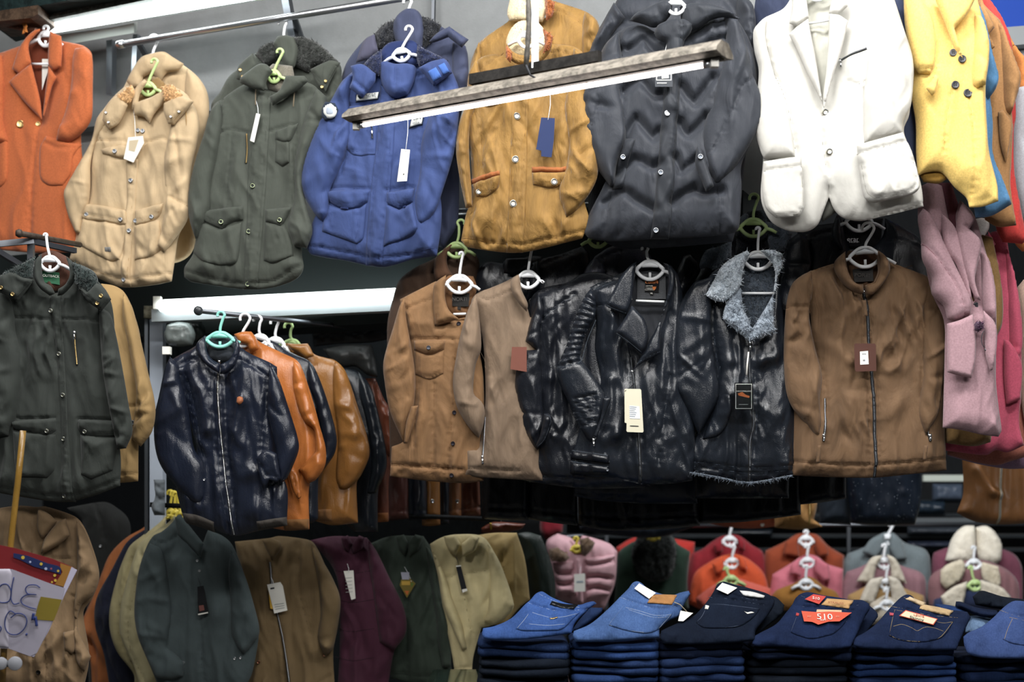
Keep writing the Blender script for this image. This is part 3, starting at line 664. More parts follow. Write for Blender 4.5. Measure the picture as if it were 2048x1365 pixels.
c = g.surf(p4, *z2([(582, 556)])[0], .007); txt('patch_lettering', 'SIM', c, .018, dk, g.root, g.o, -.15, 1.1)
c = g.surf(p4, *z2([(577, 578)])[0], .007); txt('patch_lettering', 'WEAR', c, .008, dk, g.root, g.o, -.15, 1.1)
bd1 = g.panel('sleeve_badge', z2([(160, 462), (205, 470), (220, 500), (205, 535), (160, 548), (142, 530), (145, 495)]), dk, T=.008, R=4, dy=.088, nf=0, drape=0, wr=0, pl=TP)
bd2 = g.panel('sleeve_badge', z2(ell(181, 505, 32, 34)), wp, T=.008, R=4, dy=.092, nf=0, drape=0, wr=0)
g.panel('sleeve_badge', z2(ell(181, 505, 22, 23)), mat('cloth', 'A9B4C4', wr=.1), T=.008, R=4, dy=.095, nf=0, drape=0, wr=0)
g.zip(b, z2([(376, 500), (376, 600), (371, 690)]), 3, bld, STEEL, (z2([(378, 585)])[0]+(26,)), name='chest_zip')
g.tag(b, z2([(506, 678), (546, 682), (532, 824), (487, 827)]), PAPER, z2([(540, 540)])[0], [(z2([(515, 790), (520, 790), (519, 797), (514, 797)]), INK)], up=.035, label='long white card tag')
g.stitch(bls)
hanger('white hanger of the dark navy parka on the top rail', WHITE, TB, (815, -4), (816, 53), 14, 12, 20, 12, fwd=.05, hw=8)
hanger('white hanger in the collar of the royal blue parka', WHITE, TP, (818, 52), (803, 110), 17, 12, 20, 10, fwd=.055, hw=7, rot=-.15)

# --- mustard corduroy jackets
ms = mat('cord', '967030'); msd = mat('cloth', '6E4A16'); crm = mat('wool', 'E4D2AA'); rst = mat('fur', 'B5621E'); mss = mat('cloth', '6A4712')
g = G('corduroy_jacket', 'mustard corduroy jacket behind the other mustard one, its cream collar at the top edge', 'jacket', TB, (1060, 200), 'jackets hung on the top rail')
b = g.panel('body', z2([(820, 330), (835, 250), (870, 185), (990, 100), (1000, 90), (1170, 80), (1190, 0), (1340, 50), (1390, 85), (1408, 130), (1395, 200), (1350, 260), (1340, 600), (900, 600)]), ms, seams=[z2([(855, 240), (920, 195), (995, 160)]), z2([(1200, 45), (1290, 95), (1385, 165)])], step=5)
g.panel('sleeve', z2([(860, 190), (830, 260), (815, 340), (810, 500), (840, 500), (870, 300)]), ms, **SL)
g.panel('sleeve', z2([(1340, 55), (1390, 90), (1408, 135), (1398, 200), (1360, 300), (1330, 300), (1330, 120)]), ms, **SL)
g.panel('collar', z2([(988, 60), (1000, 0), (1040, -20), (1150, -20), (1168, 40), (1150, 100), (1060, 95), (1000, 95)]), crm, T=.03, R=14, dy=.05, nf=1, drape=0, fuzz=.0012)
g.panel('fur_trim', z2([(1160, -15), (1205, 10), (1195, 70), (1165, 95)]), rst, T=.03, R=9, dy=.07, nf=0, drape=0, fuzz=.005, label='rust fur edge')
g.stitch(mss)
g = G('corduroy_jacket', 'mustard corduroy jacket with pale buttons, rust pocket welts and a navy tag', 'jacket', TP, (1050, 506), 'jackets hung on the top rail')
g.panel('collar_lining', z2([(983, 190), (1000, 140), (1030, 105), (1065, 92), (1130, 100), (1160, 145), (1160, 215), (1110, 265), (1030, 255), (990, 230)]), crm, T=.02, R=14, dy=.01, nf=1, drape=0, fuzz=.0012, label='cream fleece collar lining')
b = g.panel('body', z2([(985, 255), (900, 250), (845, 285), (808, 380), (800, 480), (780, 560), (820, 700), (825, 900), (800, 980), (778, 1095), (810, 1125), (990, 1150), (1100, 1142), (1330, 1085), (1360, 1000), (1340, 900), (1385, 700), (1360, 400), (1340, 255), (1285, 210), (1185, 200), (1150, 255), (1090, 285), (1030, 280)]), ms, drape=.009, wr=.008,
            seams=[z2([(825, 345), (900, 300), (972, 238)]), z2([(1185, 240), (1260, 255), (1340, 290)]), z2([(780, 1085), (990, 1118), (1090, 1110), (1335, 1055)]), z2([(855, 330), (870, 600), (880, 800)]), z2([(1265, 520), (1270, 780)]), z2([(830, 900), (810, 1110)]), z2([(1225, 870), (1240, 940), (1258, 995)])],
            folds=[(z2([(900, 560), (880, 780)]), 10, .008), (z2([(1180, 760), (1120, 720)]), 8, .008), (z2([(1100, 980), (1220, 1050)]), 14, .010), (z2([(830, 980), (960, 1040)]), 14, .010)])
g.panel('sleeve', z2([(850, 262), (812, 340), (800, 470), (770, 560), (755, 680), (770, 800), (800, 950), (830, 940), (825, 850), (815, 700), (820, 560), (850, 470), (870, 380)]), ms, **SL)
g.panel('sleeve', z2([(1290, 220), (1345, 260), (1365, 350), (1345, 440), (1390, 600), (1402, 780), (1370, 870), (1300, 960), (1258, 990), (1225, 870), (1255, 760), (1270, 650), (1250, 480), (1280, 350)]), ms, **SL)
pf['on'] = b
pl_ = g.panel('placket', z2([(1020, 300), (1095, 300), (1082, 500), (1075, 800), (1062, 1150), (985, 1150), (1000, 800), (1012, 500)]), ms, on=b, T=.012, R=6, nf=2, drape=0, wr=.006, famp=.004, seams=[z2([(1083, 310), (1072, 500), (1062, 800), (1050, 1140)]), z2([(1030, 310), (1022, 500), (1010, 800), (997, 1140)])])
rw = mat('suede', 'A05A22')
g.panel('pocket_welt', z2([(822, 818), (955, 794), (956, 815), (825, 842)]), rw, on=b, T=.014, R=4, nf=0, drape=0, wr=.002, label='rust suede welt')
g.panel('pocket_welt', z2([(1100, 772), (1257, 770), (1257, 792), (1100, 796)]), rw, on=b, T=.014, R=4, nf=0, drape=0, wr=.002, label='rust suede welt')
f1 = g.panel('pocket_flap', z2([(826, 842), (955, 815), (947, 870), (900, 902), (850, 900)]), ms, seams=[z2([(842, 885), (900, 888), (940, 860)])], **pf)
f2 = g.panel('pocket_flap', z2([(1100, 798), (1260, 793), (1248, 848), (1190, 865), (1105, 852)]), ms, seams=[z2([(1110, 840), (1190, 852), (1240, 838)])], **pf)
f3 = g.panel('pocket_flap', z2([(858, 460), (978, 462), (965, 485), (930, 497), (880, 490)]), ms, **pf)
g.panel('collar', z2([(983, 195), (1010, 230), (1050, 250), (1110, 248), (1150, 215), (1178, 165), (1192, 205), (1172, 252), (1120, 292), (1040, 292), (992, 258)]), ms, T=.025, R=9, dy=.065, nf=2, drape=0, seams=[z2([(1000, 245), (1045, 270), (1115, 268), (1165, 225)])])
g.panel('fur_trim', z2([(1150, 130), (1197, 165), (1185, 215), (1150, 245), (1160, 190)]), rst, T=.03, R=9, dy=.085, nf=0, drape=0, fuzz=.005, label='rust fur edge')
g.panel('fur_trim', z2([(983, 205), (1010, 245), (1003, 285), (984, 262)]), rst, T=.02, R=7, dy=.085, nf=0, drape=0, fuzz=.004, label='rust fur edge')
bt = mat('plastic', 'CFC9B4')
for (x, y), P, r in zip(z2([(1032, 544), (1026, 741), (1016, 941), (860, 883), (1201, 841)]), (pl_, pl_, pl_, f1, f2), (7.5, 7.5, 7.5, 6, 7)): g.button(P, x, y, r, bt, ring=DKST)
g.tag(b, z2([(1143, 535), (1205, 538), (1200, 640), (1190, 716), (1143, 712), (1143, 686), (1120, 680)]), mat('paper', '20305C'), z2([(1183, 430)])[0], up=.03, label='navy card tag')
g.stitch(mss)
hanger('white hanger in the cream collar of the rear mustard jacket', WHITE, TB, (1062, -50), (1058, 8), 16, 14, 20, 12, fwd=.055, hw=7)
hanger('white hanger in the cream collar of the front mustard jacket', WHITE, TP, (1062, 0), (1054, 80), 17, 15, 22, 12, fwd=.05, hw=8)
# --- black puffers
pu = mat('cloth', '2D3139', wr=.55, ro=.62); puf = mat('cloth', '282C33', wr=.4, ro=.65); pus = mat('cloth', '17191E')
g = G('puffer_jacket', 'charcoal puffer jacket behind the chevron-quilted one at the top edge', 'jacket', TB, (1330, 492), 'jackets hung on the top rail')
b = g.panel('body', z3([(60, 330), (95, 200), (180, 60), (230, -30), (800, -30), (838, 50), (850, 140), (860, 400), (800, 700), (775, 950), (740, 1100), (400, 1128), (200, 1122), (90, 1000), (90, 700), (60, 400)]), pu, step=5, grooves=[(z3([(170, 90), (300, 110), (420, 60)]), 10, .02), (z3([(720, 20), (790, 120), (840, 130)]), 10, .02)])
g.panel('sleeve', z3([(200, 10), (160, 80), (90, 210), (58, 330), (90, 360), (160, 200), (250, 80)]), pu, **SL)
g.panel('sleeve', z3([(760, -30), (830, 20), (845, 120), (835, 260), (800, 260), (760, 90)]), pu, **SL)
g.stitch(pus)
g = G('puffer_jacket', 'charcoal chevron-quilted puffer jacket with snap placket, crossed by the hanging tube lamp', 'jacket', TP, (1310, 478), 'jackets hung on the top rail')
b = g.panel('body', z3([(420, 160), (330, 115), (270, 120), (215, 150), (170, 200), (130, 300), (100, 420), (130, 600), (190, 740), (150, 850), (85, 980), (65, 1060), (90, 1085), (200, 1098), (400, 1085), (560, 1080), (740, 1062), (770, 1030), (780, 850), (780, 750), (840, 600), (850, 450), (840, 250), (765, 95), (690, 60), (600, 100), (520, 150)]), pu, drape=.006, wr=.007, T=.07, R=50,
            seams=[z3([(225, 160), (235, 300), (240, 480)]), z3([(700, 90), (700, 300), (640, 480)]), z3([(190, 860), (150, 1070)]), z3([(665, 840), (680, 1060)])],
            grooves=[(z3(q), 9, .030) for q in ([(225, 240), (280, 235), (330, 195), (375, 240), (420, 285)], [(245, 430), (280, 400), (318, 375), (352, 420), (380, 450), (415, 440)], [(250, 640), (275, 590), (300, 552), (340, 600), (375, 640), (400, 610)], [(215, 800), (290, 735), (330, 750), (365, 775), (395, 760)], [(160, 930), (230, 880), (260, 890), (300, 920), (375, 965)], [(505, 290), (545, 260), (590, 235), (640, 210), (700, 190)], [(500, 410), (530, 450), (562, 482), (600, 430), (645, 370)], [(495, 570), (515, 605), (535, 625), (575, 590), (615, 545)], [(475, 730), (500, 790), (530, 770), (575, 735)], [(460, 930), (520, 890), (560, 870), (600, 890), (680, 880)])])
g.panel('sleeve', z3([(222, 140), (155, 210), (110, 320), (60, 420), (35, 530), (60, 640), (120, 760), (185, 850), (200, 840), (215, 740), (252, 640), (247, 520), (225, 400), (238, 300), (228, 200)]), pu, T=.07, R=30, dy=.03, drape=.004, wr=.011, nf=12, fang=70, famp=.012, seams=[z3([(50, 460), (95, 590), (130, 480)])])
g.panel('sleeve', z3([(700, 70), (765, 90), (800, 200), (830, 330), (870, 450), (860, 570), (780, 720), (690, 830), (655, 845), (610, 760), (598, 620), (640, 480), (680, 330), (710, 200)]), pu, T=.07, R=30, dy=.03, drape=.004, wr=.009, nf=9, fang=35, famp=.010, seams=[z3([(780, 400), (700, 580), (640, 700)]), z3([(835, 345), (790, 400)])])
g.panel('hood', z3([(270, 92), (300, 60), (345, 38), (420, 5), (465, 20), (462, 60), (430, 100), (385, 125), (330, 108)]), puf, T=.05, R=16, dy=.06, nf=3, drape=0)
g.panel('hood', z3([(500, 30), (560, 15), (640, 20), (720, 50), (775, 85), (700, 78), (640, 92), (590, 125), (540, 150), (510, 110)]), puf, T=.05, R=16, dy=.06, nf=3, drape=0)
g.panel('collar', z3([(383, 150), (400, 115), (440, 95), (470, 85), (520, 90), (560, 112), (548, 150), (520, 190), (508, 290), (440, 280), (440, 195), (400, 178)]), puf, T=.045, R=14, dy=.075, nf=3, drape=0, seams=[z3([(500, 100), (500, 280)]), z3([(512, 110), (512, 270)])])
pl_ = g.panel('placket', z3([(440, 240), (505, 240), (500, 350), (480, 600), (450, 1088), (365, 1088), (390, 800), (415, 500)]), puf, on=b, T=.022, R=7, nf=0, drape=0, wr=.004, seams=[z3([(495, 260), (487, 400), (468, 640), (438, 1080)])])
s1 = g.panel('pocket_welt', z3([(240, 632), (290, 652), (260, 760), (235, 867), (190, 870), (210, 750)]), puf, on=b, T=.02, R=7, nf=0, drape=0, wr=.002)
s2 = g.panel('pocket_welt', z3([(580, 655), (605, 700), (655, 847), (620, 875), (590, 800), (570, 740)]), puf, T=.02, R=7, dy=.085, nf=0, drape=0, wr=.002)
sn = mat('metal', '5A6068', ro=.4)
for (x, y), P, rg in zip(z3([(432, 542), (403, 806), (385, 1060), (446, 124), (236, 732), (590, 720)]), (pl_, pl_, pl_, b, s1, s2), (0, 1, 1, 0, 1, 1)):
    if P is b: continue
    g.button(P, x, y, 6, sn if rg else STEEL, ring=STEEL if rg else None)
g.tag(b, z3([(387, 250), (467, 250), (467, 395), (387, 395)]), mat('paper', '3E4248'), z3([(445, 130)])[0], [(z3([(392, 256), (462, 256), (462, 259), (392, 259)]), PAPER), (z3([(392, 363), (462, 363), (462, 366), (392, 366)]), PAPER), (z3([(392, 259), (396, 259), (396, 363), (392, 363)]), PAPER), (z3([(458, 259), (462, 259), (462, 363), (458, 363)]), PAPER), (z3([(414, 330), (447, 328), (450, 355), (418, 358)]), PAPER), (z3([(396, 376), (440, 376), (440, 380), (396, 380)]), PAPER)], up=.04, label='charcoal card tag with white frame')
g.stitch(pus)
hanger('white hanger in the collar of the chevron-quilted puffer', WHITE, TP, (1356, -48), (1352, 14), 18, 14, 22, 12, fwd=.08, hw=8)

# --- white blazer and the navy one behind
wt = mat('suede', 'E3E1D8'); wt = mat('cloth', 'C0BEB7', wr=.35); wtl = mat('cloth', 'B9B8AC'); wts = mat('cloth', '86847A'); nb = mat('cloth', '262F48')
g = G('blazer', 'navy blazer almost wholly hidden behind the off-white blazer', 'blazer', TB, (1700, 360), 'jackets hung on the top rail')
g.panel('body', z4([(28, -25), (20, 80), (60, 300), (300, 500), (680, 780), (770, 840), (757, 500), (745, 270), (718, 120), (692, -25)]), nb, step=5)
g.stitch(nb)
g = G('blazer', 'off-white two-button blazer with patch pockets and a zipped chest slit', 'blazer', TP, (1680, 460), 'jackets hung on the top rail')
g.panel('lining', z4([(245, -25), (440, -25), (425, 60), (385, 240), (330, 500), (290, 300), (250, 100)]), wtl, T=.01, R=12, dy=-.02, nf=4)
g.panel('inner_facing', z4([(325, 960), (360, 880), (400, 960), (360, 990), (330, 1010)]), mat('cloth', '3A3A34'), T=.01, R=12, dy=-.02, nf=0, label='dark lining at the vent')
b = g.panel('body', z4([(195, -25), (150, 40), (60, 85), (22, 140), (22, 220), (50, 320), (45, 500), (30, 600), (60, 700), (50, 900), (90, 1000), (160, 1045), (230, 1056), (275, 1048), (310, 1020), (335, 960), (360, 895), (385, 955), (430, 993), (510, 1005), (600, 985), (790, 940), (780, 850), (755, 760), (700, 600), (725, 520), (742, 320), (738, 250), (700, 130), (650, -25), (440, -25), (400, 60), (380, 250), (333, 490), (300, 260), (270, 110), (255, -25)]), wt, drape=.006, wr=.002, nf=4, T=.05,
            seams=[z4([(335, 500), (318, 560), (325, 680), (345, 800), (360, 890)]), z4([(70, 200), (100, 330), (160, 480), (205, 715)]), z4([(600, 130), (545, 260), (515, 400), (520, 650)]), z4([(560, 985), (680, 962), (785, 925)]), z4([(435, 380), (470, 398), (510, 385), (535, 365)])])
g.panel('sleeve', z4([(75, 80), (35, 110), (15, 145), (20, 230), (40, 320), (32, 440), (25, 590), (50, 690), (65, 722), (205, 715), (190, 600), (160, 480), (130, 400), (100, 300), (72, 180)]), wt, T=.045, R=30, dy=.03, drape=.003, wr=.002, nf=4, fang=30, famp=.006)
g.panel('sleeve', z4([(640, -25), (700, 130), (740, 270), (745, 340), (732, 480), (700, 550), (692, 608), (600, 630), (520, 652), (515, 550), (520, 400), (548, 250), (598, 130)]), wt, T=.045, R=34, dy=.03, drape=.003, wr=.002, nf=4, fang=30, famp=.007, folds=[(z4([(730, 520), (690, 590)]), 8, -.015)])
p1 = g.panel('patch_pocket', z4([(62, 735), (232, 710), (240, 800), (248, 940), (225, 985), (120, 992), (72, 945), (55, 850)]), wt, T=.016, R=7, dy=.062, nf=0, drape=0, wr=.002, seams=[z4([(64, 780), (235, 760)]), z4([(235, 800), (240, 935), (218, 975), (120, 982)])])
p2 = g.panel('patch_pocket', z4([(487, 660), (695, 602), (740, 700), (772, 830), (765, 865), (730, 887), (600, 916), (560, 922), (520, 895), (495, 750)]), wt, T=.022, R=9, dy=.062, nf=0, drape=.004, wr=.003, seams=[z4([(490, 702), (710, 645)]), z4([(505, 750), (528, 880), (560, 908), (725, 872), (758, 835), (735, 730)])], folds=[(z4([(520, 890), (720, 800)]), 22, .012)])
g.panel('collar', z4([(190, -25), (255, -25), (268, 80), (215, 118), (180, 105), (192, 40)]), wt, T=.016, R=8, dy=.056, nf=0, drape=0, wr=.001)
g.panel('collar', z4([(360, 60), (375, -25), (430, -25), (445, 28), (405, 66)]), wt, T=.016, R=8, dy=.056, nf=0, drape=0, wr=.001)
g.panel('lapel', z4([(215, 120), (264, 84), (285, 200), (308, 330), (332, 470), (260, 330), (210, 215), (178, 155)]), wt, T=.016, R=9, dy=.056, nf=0, drape=0, wr=.001)
g.panel('lapel', z4([(362, 62), (405, 68), (446, 95), (430, 170), (410, 250), (380, 340), (336, 500), (332, 450), (352, 270)]), wt, T=.016, R=9, dy=.056, nf=0, drape=0, wr=.001)
mb = mat('metal', 'A9A38C')
for x, y in z4([(337, 519), (350, 702)]): g.button(b, x, y, 7, mb, ring=DKST)
g.zip(b, z4([(402, 286), (460, 260), (518, 237)]), 2.2, mat('cloth', '2B2C2A'), DKST, (z4([(402, 288)])[0]+(14,)), name='chest_zip')
g.stitch(wts)
hanger('white hanger with trouser bar inside the off-white blazer', WHITE, TP, (1640, -60), (1634, -12), 18, 12, 24, 12, bar=((1612, 48), (1660, 40)), fwd=.02, hw=7)

# --- right hand coats, stepping back one behind the other
RP = Plane(4.85, .3)
yl = mat('wool', 'E4C060'); yl_shaded = mat('wool', '8E6A1E'); lb = mat('wool', '4C7EA8'); cm = mat('wool', 'A87A48'); rd = mat('wool', 'D23A34'); lo = mat('wool', 'E08A3C'); wc = mat('wool', 'C9CED6'); bkb = mat('plastic', '2E3036')
g = G('wool_coat', 'yellow double-breasted wool coat with four dark buttons, right of the white blazer', 'coat', RP, (1950, 415), 'wool coats at the top right')
g.panel('lining', z4([(762, 775), (900, 775), (900, 812), (860, 835), (790, 828)]), yl_shaded, T=.01, R=6, dy=-.02, nf=0, label='shaded inside of the hem, painted dark gold')  # shade inside the hem is put into a dark gold colour
b = g.panel('body', z4([(700, -25), (705, 100), (720, 200), (740, 290), (735, 420), (755, 560), (757, 700), (765, 800), (800, 785), (860, 780), (890, 800), (930, 850), (985, 900), (1000, 944), (1060, 940), (1130, 915), (1125, 840), (1090, 700), (1080, 600), (1072, 400), (1088, 250), (1060, 100), (1030, -25)]), yl, drape=.016, dw=42, wr=.002, nf=5, T=.05,
            seams=[z4([(985, 435), (1005, 600), (1010, 938)]), z4([(900, 430), (880, 560), (870, 700)]), z4([(835, 215), (838, 310), (805, 400)])])
g.panel('sleeve', z4([(700, -25), (770, -25), (825, 80), (845, 200), (838, 300), (820, 340), (770, 335), (745, 300), (720, 180)]), yl, T=.045, R=28, dy=.035, drape=.002, wr=.002, nf=3, fang=30, seams=[z4([(772, 318), (822, 318)])])
g.panel('sleeve', z4([(1025, 60), (1060, 90), (1088, 200), (1086, 270), (1072, 385), (1035, 400), (1015, 380), (1010, 300), (1022, 180)]), yl, T=.045, R=22, dy=.03, drape=.002, wr=.002, nf=3, fang=30)
g.panel('pocket_flap', z4([(803, 402), (845, 340), (858, 360), (842, 420), (830, 434)]), yl, T=.014, R=5, dy=.06, nf=0, drape=0, wr=0)
g.panel('lapel', z4([(835, -25), (1035, -25), (985, 70), (930, 130), (950, 200), (968, 262), (930, 215), (895, 120)]), yl, T=.022, R=12, dy=.062, nf=0, drape=.003, wr=0)
for (x, y), r in zip(z4([(907, 257), (946, 288), (915, 404), (979, 435)]), (7.5, 8, 8, 9)): g.button(b, x, y, r, bkb if r > 7.6 else mat('plastic', '5C6168'), holes=True)
g.stitch(mat('cloth', 'B08A2A'))
def side_coat(label, cat, pl, m, body, sleeve=None, extra=(), lap=None, group=None, name='wool_coat', hem=None, **k):
    g = G(name, label, cat, pl, None, group)
    kk = dict(drape=.012, dw=36, wr=.002, nf=5, T=.05, R=30, step=4.5); kk.update(k)
    b = g.panel('body', body, m, **kk)
    if sleeve: g.panel('sleeve', sleeve, m, T=.045, R=20, dy=.03, drape=.002, wr=.004, nf=5, fang=50, famp=.008, step=4.5)
    for nm, pts, mm, dy in extra: g.panel(nm, pts, mm, T=.02, R=9, dy=dy, nf=0, drape=0, wr=.002, step=4.5)
    return g, b
side_coat('sky blue wool coat seen as a strip behind the yellow coat', 'coat', RP.back(.13), lb, z4([(1000, 20), (1040, 20), (1060, 60), (1078, 120), (1095, 250), (1090, 400), (1105, 560), (1105, 700), (1150, 820), (1190, 930), (1100, 982), (1028, 990), (1015, 930), (985, 900), (980, 300)]), z4([(1060, 100), (1078, 130), (1105, 250), (1130, 345), (1120, 400), (1082, 455), (1060, 400), (1060, 200)]), group='wool coats at the top right')
g, b = side_coat('camel wool coat with notched lapel behind the blue coat', 'coat', RP.back(.26), cm, z4([(1030, -25), (1055, -25), (1065, 20), (1110, 70), (1140, 100), (1175, 200), (1180, 400), (1195, 560), (1190, 720), (1185, 850), (1212, 1025), (1130, 1032), (1070, 1000), (1040, 500), (1040, 100)]), z4([(1125, 90), (1150, 120), (1175, 190), (1212, 290), (1232, 365), (1195, 500), (1185, 520), (1160, 500), (1150, 350)]),
    [('lapel', z4([(1050, 10), (1085, 60), (1113, 125), (1088, 155), (1114, 215), (1100, 225), (1070, 150), (1050, 90)]), cm, .06), ('pocket', z4([(1130, 510), (1150, 500), (1190, 560), (1185, 640), (1165, 740), (1140, 650)]), cm, .05)], group='wool coats at the top right')
side_coat('red wool coat behind the camel coat, its hem reaching lower', 'coat', RP.back(.39), rd, z4([(1050, -25), (1090, 0), (1130, 55), (1160, 110), (1190, 200), (1210, 520), (1200, 600), (1205, 800), (1258, 1085), (1240, 1110), (1150, 1102), (1120, 1030), (1080, 500)]), group='wool coats at the top right')
side_coat('light orange wool coat behind the red coat at the right edge', 'coat', RP.back(.52), lo, z4([(1130, 100), (1170, 140), (1200, 200), (1250, 290), (1290, 330), (1290, 1135), (1240, 1145), (1205, 1100), (1170, 500)]), z4([(1180, 170), (1215, 220), (1275, 320), (1280, 480), (1225, 420), (1200, 300)]), group='wool coats at the top right')
side_coat('pale grey wool coat at the right edge below the orange one', 'coat', RP.back(.45), wc, z4([(1210, 400), (1300, 380), (1300, 1040), (1262, 1050), (1240, 980), (1200, 800), (1196, 650)]), group='wool coats at the top right')

# --- pink group on the right
MR = Plane(5.0, .25)
mv = mat('wool', 'AC8890'); mvd = mat('wool', '7E4A56'); pk1 = mat('wool', 'C4506A'); ol = mat('wool', '8A6A3A'); sm = mat('wool', 'B46A58'); li = mat('wool', 'A886A4'); pc = mat('wool', 'D8B8A4')
g = G('wool_coat', 'mauve pink wool coat with one dark button and a purple pompom charm', 'coat', MR, (1940, 870), 'pink coats on the right')
g.panel('lining', z13([(230, 60), (400, 60), (480, 300), (640, 700), (640, 1000), (520, 900), (300, 300)]), mvd, T=.01, R=12, dy=-.02, nf=3)
b = g.panel('body', [(1843, 372), (1862, 362), (1884, 372), (1898, 440), (1920, 520), (1945, 600), (1952, 612), (1930, 520), (1912, 440), (1920, 400), (1948, 430), (1972, 505), (1990, 575), (1993, 650), (1992, 760), (1998, 820), (2003, 860), (1997, 874), (1965, 870), (1920, 860), (1886, 856), (1890, 700), (1888, 640), (1863, 582), (1846, 500), (1836, 430)], mv, drape=.016, dw=34, wr=.002, nf=4, T=.05, R=36,
            seams=[z13([(320, 300), (400, 620), (550, 1000)]), z13([(390, 625), (440, 605)])])
g.panel('sleeve', z13([(140, 340), (180, 262), (230, 300), (270, 360), (330, 500), (400, 650), (470, 790), (530, 920), (556, 1010), (545, 1090), (480, 1120), (420, 1140), (370, 1120), (340, 1020), (250, 930), (245, 800), (175, 660), (165, 500)]), mv, T=.055, R=26, dy=.04, drape=.002, wr=.002, nf=3, fang=30, seams=[z13([(170, 540), (300, 700), (430, 900), (500, 1110)])])
g.panel('sleeve', z13([(622, 590), (660, 610), (700, 680), (745, 900), (750, 1180), (700, 1110), (655, 1060), (640, 850)]), mv, T=.04, R=16, dy=.03, drape=.002, wr=.002, nf=2)
g.panel('lapel', z13([(440, 400), (470, 260), (490, 220), (530, 260), (585, 350), (545, 420), (632, 530), (600, 720), (585, 830), (630, 980), (590, 960), (530, 820), (480, 650)]), mv, T=.02, R=10, dy=.06, nf=0, drape=.002, wr=0, seams=[z13([(540, 425), (500, 400)])])
g.panel('lapel', z13([(325, 300), (400, 370), (450, 450), (500, 640), (560, 960), (545, 1000), (510, 900), (440, 700), (380, 620), (335, 480)]), mv, T=.02, R=8, dy=.05, nf=0, drape=.002, wr=0)
g.panel('pocket', z8([(1288, 472), (1345, 455), (1400, 430), (1412, 540), (1408, 640), (1392, 708), (1335, 695), (1290, 682)]), mv, T=.018, R=8, dy=.06, nf=0, drape=.002, wr=0)
g.panel('pocket', z8([(1447, 415), (1500, 480), (1500, 600), (1480, 690), (1455, 600)]), mv, T=.018, R=8, dy=.055, nf=0, drape=.002, wr=0)
g.button(b, *z8([(1411, 397)])[0], 7.5, bkb, holes=True)
cx, cy = z8([(1423, 484)])[0]
g.panel('pompom', ell(cx, cy, 8, 10), mat('fur', '4A1E48'), T=.035, R=9, dy=.065, nf=0, drape=0, fuzz=.006, step=2.5, label='dark purple fur pompom')
c = g.surf(b, *z8([(1427, 548)])[0], .02)
MB().tube([c+Vector((.012*math.cos(a), 0, .026*math.sin(a))) for a in [i*math.pi/10 for i in range(20)]], .0013, 6, True).tube([c+Vector((0, 0, .026)), c+Vector((-.002, 0, .06))], .001, 6).lathe(c+Vector((.002, 0, -.034)), (0, -1, 0), [(.004, 0), (.004, .004)], 10).build('charm_ring', DKST, g.root, g.o)
g.stitch(mvd)
GP = 'pink coats on the right'
side_coat('olive camel wool coat just behind the mauve pink coat', 'coat', MR.back(.13), ol, [(1965, 470), (1985, 475), (1998, 540), (2006, 600), (2004, 650), (1990, 685), (1985, 860), (1981, 885), (1950, 893), (1915, 890), (1890, 886), (1890, 600), (1955, 480)], group=GP)
g, b = side_coat('crimson pink wool coat with peaked lapel right of the mauve coat', 'coat', MR.back(.26), pk1, z8([(1450, 90), (1500, 70), (1545, 90), (1570, 250), (1600, 400), (1610, 560), (1610, 760), (1600, 900), (1621, 1000), (1550, 1030), (1500, 1020), (1455, 1042), (1280, 1022), (1280, 900), (1440, 600)]), z8([(1545, 130), (1580, 260), (1605, 400), (1615, 560), (1590, 640), (1560, 600), (1550, 400)]),
    [('lapel', z13([(690, 440), (745, 540), (720, 580), (775, 700), (765, 740), (720, 660), (690, 560)]), pk1, .06), ('pocket', z8([(1535, 540), (1560, 550), (1612, 650), (1605, 800), (1545, 825), (1535, 700)]), pk1, .05)], group=GP)
side_coat('salmon wool coat whose hem shows below the crimson one', 'coat', MR.back(.39), sm, z8([(1500, 500), (1640, 500), (1640, 1045), (1560, 1070), (1500, 1086), (1400, 1070), (1290, 1040), (1290, 900), (1450, 800)]), group=GP)
side_coat('lilac wool coat with the lowest hem among the pink coats', 'coat', MR.back(.50), li, z8([(1500, 600), (1660, 600), (1660, 1098), (1560, 1102), (1470, 1090), (1400, 1075), (1290, 1045), (1290, 980), (1450, 900)]), group=GP)
side_coat('pale peach wool coat at the right edge beside the crimson coat', 'coat', MR.back(.33), pc, z8([(1590, 330), (1620, 280), (1700, 300), (1700, 960), (1630, 930), (1610, 800), (1612, 500)]), group=GP)
cw = mat('wool', 'D6D2CE')
side_coat('cream wool coat, only its collar showing between the olive and blue coats', 'coat', MR.back(.20), cw, z13([(580, 345), (640, 335), (680, 350), (698, 385), (690, 430), (660, 480), (640, 530), (600, 500), (560, 560), (540, 420)]), group=GP, T=.03, R=10, nf=0)
# ------------------------------------------------------------------ middle row
MP = Plane(5.03, .2)
blk = mat('leather', '15181F'); blk2 = mat('leather', '1A1F28', ro=.42); blkc = mat('leather', '1B2028', ro=.34); bks = mat('cloth', '0C0D10')
SL2 = dict(T=.045, R=26, dy=.035, drape=.004, wr=.007, ww=20, nf=10, fang=60, famp=.007)
